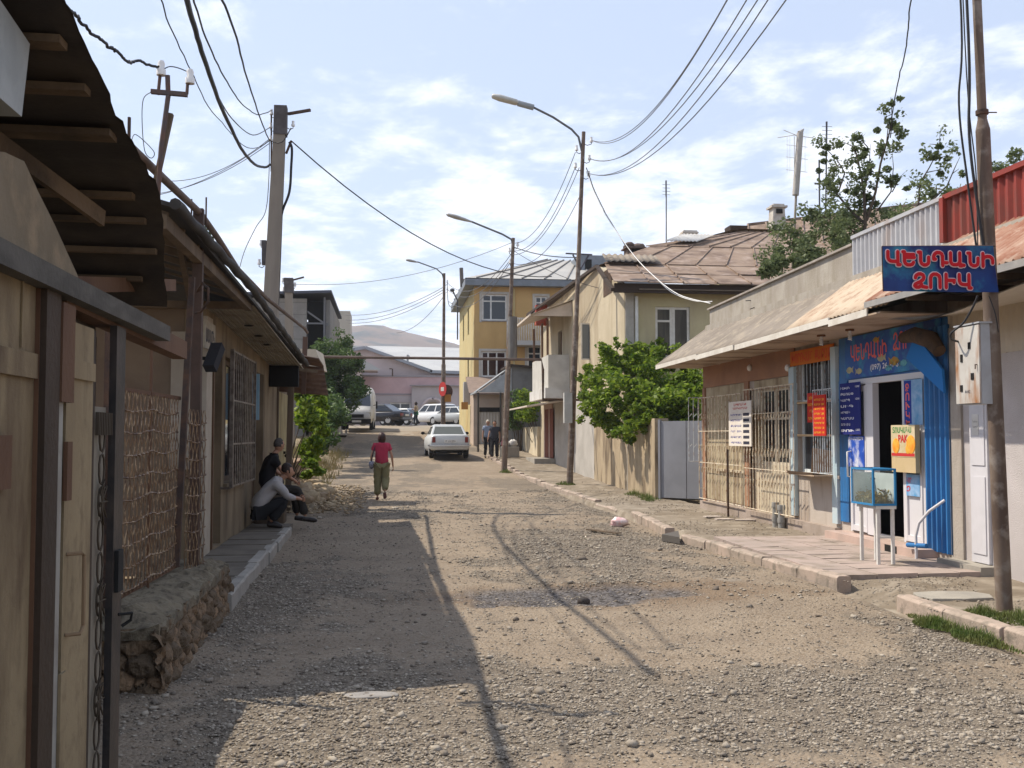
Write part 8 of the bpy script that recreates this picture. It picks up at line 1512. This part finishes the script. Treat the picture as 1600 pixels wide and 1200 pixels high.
lv_dark = mat('dark_leaf', (.045, .085, .022), rough=.6, rand=(.10, .16, .04), transl=.30); lv_vine = mat('vine_leaf', (.06, .12, .012), rough=.55, rand=(.24, .32, .03), transl=.50); lv_app = mat('orchard_leaf', (.085, .12, .045), rough=.55, rand=(.17, .20, .09), transl=.38); bark = mat('bark', (.10, .075, .055), (.06, .045, .035), 9, .9, .5, stretch=4); lv_dry = mat('dry_stem', (.30, .23, .12), rough=.9, rand=(.20, .18, .07), transl=.2)
rr = random.Random(21)
# big dark tree over the van
tr = thing('broad_tree', 'dark round leafy tree on the left overhanging the white van', 'tree'); base_p = V3((-3.6, 50.5, gz(50)-.1)); k = MB(); k.tube([base_p, base_p+V3((.15, 0, 1.4)), base_p+V3((.5, .2, 2.6)), base_p+V3((1.0, .2, 4.2))], [.2, .17, .14, .05], 9)
for e in ((-.8, .3, 4.4), (1.6, -.4, 3.6), (.2, .8, 5.2), (1.9, .6, 4.6)): k.tube([base_p+V3((.4, .1, 2.2)), base_p+V3((.4, .1, 2.2)).lerp(base_p+V3(e), .5)+V3((0, 0, .2)), base_p+V3(e)], [.10, .07, .02], 7)
k.build('trunk', bark, tr); cl_ = clusters(P(522, 578, y=50), (1.25, 1.5, 1.35), 34, rr, (.35, .62))+clusters(P(500, 605, y=50), (1.0, 1.3, 1.5), 18, rr, (.35, .6))+clusters(P(548, 612, y=50), (.65, 1.2, .75), 16, rr, (.25, .5))+clusters(P(505, 640, y=49), (.9, 1.2, .9), 14, rr, (.3, .5))+[(P(530, 520, y=50), .35, .06), (P(545, 530, y=50), .3, .06), (P(560, 560, y=50), .35, .1)]
foliage('crown', tr, *leafmesh(cl_, 26000, .068, rr, 1), lv_dark); base(tr, base_p)
# vine over fence on the right
vn = thing('grape_vine', 'lush bright green vine spilling over the ochre fence wall', 'vine'); k = MB(); 
for i in range(14):
    a = V3((6.9, 25.4+rr.random()*7, 0)); b = a+V3((rr.uniform(-.2, .1), rr.uniform(-.5, .5), 2.2)); c = b+V3((rr.uniform(-.4, .6), rr.uniform(-1, 1), rr.uniform(.3, 1.3))); k.tube([a, b, c], [.03, .02, .006], 5)
k.build('stem', bark, vn)
cl_ = []
for px, py, y_, r_, w_ in ((955, 575, 29, .5, 3), (975, 560, 28.5, .45, 2.5), (1000, 575, 28, .6, 3), (1030, 590, 27.5, .65, 3), (1060, 605, 27, .55, 2.5), (940, 610, 28.5, .5, 3), (970, 615, 27.5, .6, 3.5), (1005, 625, 27, .6, 3.5), (1040, 640, 26.3, .5, 2.6), (1075, 645, 25.6, .35, 1.2), (950, 645, 27.5, .42, 2.5), (985, 655, 26.5, .42, 2.5), (1015, 650, 26, .40, 2.0), (1050, 570, 28.5, .35, 1.2), (930, 580, 30, .3, .9), (945, 550, 29.5, .28, .8), (1090, 650, 25.2, .22, .5), (1035, 550, 29, .3, .6), (975, 545, 29, .25, .5), (1103, 640, 24.6, .16, .3), (1085, 600, 26.5, .4, 1.5), (1070, 570, 27.5, .35, 1.0), (1095, 625, 25.5, .35, 1.8), (930, 655, 29, .35, 1.5), (925, 600, 30, .3, 1), (1060, 640, 26, .5, 3), (1085, 625, 26, .45, 2.5), (1040, 610, 27, .6, 3), (1075, 585, 27, .45, 2), (960, 635, 27.5, .5, 3), (1000, 550, 29, .35, 1.6), (1020, 570, 28.5, .5, 2.5), (925, 625, 29.3, .22, .5), (1010, 598, 28.6, .6, 3)):
    c = P(px, py, y=y_)
    for _ in range(7): cl_.append((c+V3((rr.gauss(0, .30), rr.gauss(0, .30), rr.gauss(0, .26)))*(r_/.5), r_*rr.uniform(.30, .62), w_*rr.uniform(.4, 1)))
foliage('leaves', vn, *leafmesh(cl_, 24000, .070, rr, 1), lv_vine); base(vn, (6.9, 28, 0))
def drape(pts, n, sz, seed, name, lab, m, stem=None, cat='plant', grp=None, basep=None):
    r_ = random.Random(seed); t = thing(name, lab, cat, grp); foliage('leaves', t, *leafmesh(pts, n, sz, r_, 1), m)
    k = MB(); bp = V3(basep) if basep else V3(pts[0][0])-V3((0, 0, 1))
    for p in pts[:12]: q = V3(p[0]); k.tube([bp+V3((r_.uniform(-.1, .1), r_.uniform(-.1, .1), 0)), bp.lerp(q, .5)+V3((r_.uniform(-.1, .1), 0, .1)), q], [.02, .014, .006], 5)
    k.build('stem', bark, t); base(t, bp); return t
drape([(P(822, 640, y=47.5)+V3((rr.gauss(0, .25), rr.gauss(0, .7), rr.gauss(0, .3))), .32, 1) for _ in range(14)], 2600, .08, 3, 'bush', 'bright green bush above the low courtyard wall', lv_vine, basep=(7.0, 48, .6))
drape([(P(808, 640, y=49.5)+V3((rr.gauss(0, .25), rr.gauss(0, .5), rr.gauss(0, .55))), .35, 1) for _ in range(14)], 2400, .08, 4, 'climber', 'dark climber against the grey porch house', lv_dark, basep=(6.3, 50, .6))
# left verge vines and shrubs
pts = []
for px, py, y_, r_ in ((480, 640, 27.5, .26), (478, 665, 27, .26), (485, 690, 27.5, .24), (478, 715, 27, .22), (497, 655, 29, .2), (482, 735, 26.5, .15), (478, 622, 28.5, .24), (493, 625, 30, .22), (490, 705, 28, .16), (501, 672, 29.5, .15)): pts += [(P(px, py, y=y_)+V3((rr.gauss(0, .12), rr.gauss(0, .3), rr.gauss(0, .1))), r_, 1) for _ in range(3)]
drape(pts, 2600, .085, 5, 'verge_vine', 'bright backlit vine growing beside the olive cream doors', lv_vine, basep=(-2.6, 27.5, 0))
pts = []
for px, py, y_, r_ in ((505, 635, 40, .55), (520, 650, 42, .5), (512, 665, 40, .45), (500, 650, 38, .5), (498, 690, 36, .4), (510, 640, 44, .6), (525, 635, 45, .5)): pts += [(P(px, py, y=y_)+V3((rr.gauss(0, .2), rr.gauss(0, .5), rr.gauss(0, .2))), r_, 1) for _ in range(3)]
drape(pts, 5200, .085, 6, 'verge_bush', 'dense dark bush on the left bank beneath the broad tree', lv_dark, basep=(-2.8, 41, .4))
bnk = MB(); vs = []
for j in range(30):
    y_ = 26+j*.95
    for i in range(11): x = -6+i*.47; h_ = max(0, (-2.0-x))*.45*min(1, (y_-25)/4); vs.append((x, y_, gz(y_)-.05-.25*(i > 8)+min(h_, .75)+.08*noise.fractal(V3((x*1.5, y_*.8, 2)), .8, 2, 4)))
bnk.add(vs, [(j*11+i, j*11+i+1, (j+1)*11+i+1, (j+1)*11+i) for j in range(29) for i in range(10)], 0, True); o = bnk.build('bank', mat('earth_bank', (.30, .235, .15), (.22, .17, .11), 1.5, .95, .6, 20, c3=(.10, .10, .05), c3scale=4), None); o['kind'] = 'structure'
# dry weeds on the bank
V = []; F = []; R = []; r2 = random.Random(8)
for _ in range(2600):
    y_ = r2.uniform(29, 50); x = -1.65-r2.random()**.8*1.9
    if noise.noise(V3((x*1.3, y_*.5, 0)))+.25*(-x-2) < .02: continue
    x+.05*(y_-40)*.0; z = gz(y_)+max(0, (-2.0-x))*.45-.05; h_ = r2.uniform(.06, .38); a = r2.random()*6.28; l = h_*r2.uniform(.1, .6); w_ = .016; o_ = len(V)
    V += [(x-w_, y_, z), (x+w_, y_, z), (x+math.cos(a)*l, y_+math.sin(a)*l, z+h_)]; F.append((o_, o_+1, o_+2)); R += [r2.random()]*3
o = foliage('dry_weeds', None, V, F, R, lv_dry); o['kind'] = 'stuff'
# orchard trees behind the shops: branching shoots with leaf tufts
def shoot_tree(name, lab, yb, trunkbase, shoots, low, nleaf, seed, size=.07):
    r_ = random.Random(seed); t = thing(name, lab, 'tree'); k = MB(); cl = []
    for sh in shoots:
        pts = [P(a, b, y=yb+c) for a, b, c in sh['p']]; n = len(pts); R_ = [sh.get('r', .05)*.62*(1-.85*i/(n-1)) for i in range(n)]; k.tube(pts, R_, 6)
        for i in range(n-1):
            L_ = (pts[i+1]-pts[i]).length; m_ = max(1, int(L_/.085))
            for j in range(m_):
                f = (i+j/m_)/(n-1)
                if f < sh.get('from', .3): continue
                if r_.random() < sh.get('den', .75):
                    c = pts[i].lerp(pts[i+1], j/m_)+V3((r_.gauss(0, .13), r_.gauss(0, .16), r_.gauss(0, .08)))*sh.get('s', 1); cl.append((c, r_.uniform(.06, .20), r_.uniform(.2, .8)))
                    if r_.random() < .3: k.tube([pts[i].lerp(pts[i+1], j/m_), c+V3((r_.gauss(0, .05), 0, .08))], [.010, .004], 4)
    for px, py, rx_, n_, yo in low:
        c = P(px, py, y=yb+yo)
        for _ in range(n_): cl.append((c+V3((r_.gauss(0, rx_*.5), r_.gauss(0, .5), r_.gauss(0, rx_*.32))), r_.uniform(.14, .3), .9))
    k.tube([V3(trunkbase), P(*shoots[0]['p'][0][:2], y=yb)], [.14, .08], 8); k.build('trunk', bark, t); foliage('crown', t, *leafmesh(cl, nleaf, size, r_, 1), lv_app); base(t, trunkbase); return t
YT = 21.0; tb = P(1345, 420, y=YT); 
shoot_tree('pear_tree', 'many stemmed fruit tree against the sky behind the grey parapet', YT, (tb.x, YT, 0), [
 dict(p=[(1346, 395, 0), (1352, 350, 0), (1350, 300, 0), (1345, 270, .2), (1335, 230, .3), (1318, 222, .5)], r=.07, s=1.1, den=.8),
 dict(p=[(1352, 350, 0), (1330, 330, .3), (1305, 300, .5), (1290, 285, .8), (1300, 262, 1), (1290, 245, 1.0)], r=.05, den=.8),
 dict(p=[(1310, 300, .4), (1320, 270, .4), (1308, 250, .4), (1290, 232, .3), (1282, 222, .3)], r=.03, den=.95, s=1.1, **{'from': .1}),
 dict(p=[(1350, 300, 0), (1358, 262, 0), (1360, 225, 0)], r=.035, den=.5, s=.8), dict(p=[(1356, 230, 0), (1345, 218, 0), (1352, 208, 0)], r=.02, den=1, s=1.4, **{'from': 0}),
 dict(p=[(1354, 345, 0), (1368, 300, -.2), (1376, 255, -.3), (1388, 215, -.4), (1394, 185, -.4), (1392, 152, -.4)], r=.05, den=.8, s=.85), dict(p=[(1385, 225, -.4), (1388, 195, -.4), (1380, 178, -.4)], r=.02, den=1, s=1.1, **{'from': 0}),
 dict(p=[(1370, 330, -.1), (1392, 300, -.3), (1396, 262, -.3), (1394, 235, -.3)], r=.03, den=.55, s=.9), dict(p=[(1394, 300, -.3), (1408, 275, -.3), (1415, 268, -.3)], r=.02, den=1, s=1.3, **{'from': .2}),
 dict(p=[(1350, 370, 0), (1310, 350, .6), (1280, 335, .9), (1262, 330, 1)], r=.04, den=.8, s=1.1), dict(p=[(1350, 340, 0), (1368, 315, 0), (1366, 285, 0)], r=.03, den=.4, s=.8)],
 [(1300, 350, .8, 12, .6), (1340, 380, .9, 14, 0), (1270, 385, .9, 16, .8), (1385, 345, .5, 6, 0), (1290, 400, 1.0, 18, .3), (1250, 380, .6, 8, 1), (1320, 330, .6, 7, .5)], 11500, 3, .046)
YT2 = 17.5; tb = P(1440, 380, y=YT2)
shoot_tree('pear_tree', 'thinner arching fruit tree beside the near pole behind the red parapet', YT2, (tb.x, YT2, 0), [
 dict(p=[(1420, 345, 0), (1435, 318, 0), (1438, 285, 0), (1452, 262, 0), (1466, 235, 0), (1470, 200, 0)], r=.035, den=.8, s=.85), dict(p=[(1425, 345, 0), (1455, 315, 0), (1480, 290, -.1), (1492, 262, -.2), (1500, 245, -.2)], r=.035, den=.8),
 dict(p=[(1440, 330, 0), (1480, 318, -.2), (1515, 305, -.4), (1530, 285, -.5), (1555, 265, -.6), (1585, 246, -.7)], r=.03, den=.75, s=.85), dict(p=[(1455, 315, 0), (1475, 305, 0), (1510, 300, 0)], r=.02, den=1, s=1.2), dict(p=[(1550, 275, -.6), (1560, 290, -.6), (1568, 300, -.6)], r=.012, den=.8, s=.7)],
 [(1425, 348, .5, 5, 0), (1490, 310, .4, 6, -.2), (1470, 325, .4, 5, 0)], 3800, 5, .043)
drape([(P(a, b, y=20.5)+V3((rr.gauss(0, .15), rr.gauss(0, .3), rr.gauss(0, .08))), .2, 1) for a, b in ((1195, 418), (1210, 412), (1225, 418), (1240, 408), (1255, 404), (1200, 425), (1215, 425), (1268, 398))], 1200, .065, 9, 'shrub_top', 'low leafy shrub top peeping over the parapet by the tube antenna', lv_app, basep=(9, 20.5, 0))
drape([(P(a, b, y=24)+V3((0, rr.gauss(0, .2), 0)), .12, 1) for a, b in ((316, 352), (322, 362), (330, 372), (318, 365))], 160, .05, 12, 'roof_sprig', 'small leafy sprig showing above the left roof edge', lv_app, basep=(-4.5, 24, 3.0))
# ================================================================ thin summer haze
hz = MB(); hz.box(-3200, 3200, -450, 3200, -8, 150); o = hz.build('haze', bpy.data.materials.new('haze_air'), None); o['kind'] = 'stuff'
hm = o.data.materials[0]; hm.use_nodes = True; ht = hm.node_tree; ht.nodes.clear(); ho = ht.nodes.new('ShaderNodeOutputMaterial'); pv = ht.nodes.new('ShaderNodeVolumePrincipled')
pv.inputs['Density'].default_value = 0.00032; pv.inputs['Color'].default_value = (0.82, 0.88, 1.0, 1); pv.inputs['Anisotropy'].default_value = 0.3
ht.links.new(pv.outputs[0], ho.inputs['Volume'])
S.cycles.volume_bounces = 1; S.cycles.volume_max_steps = 64
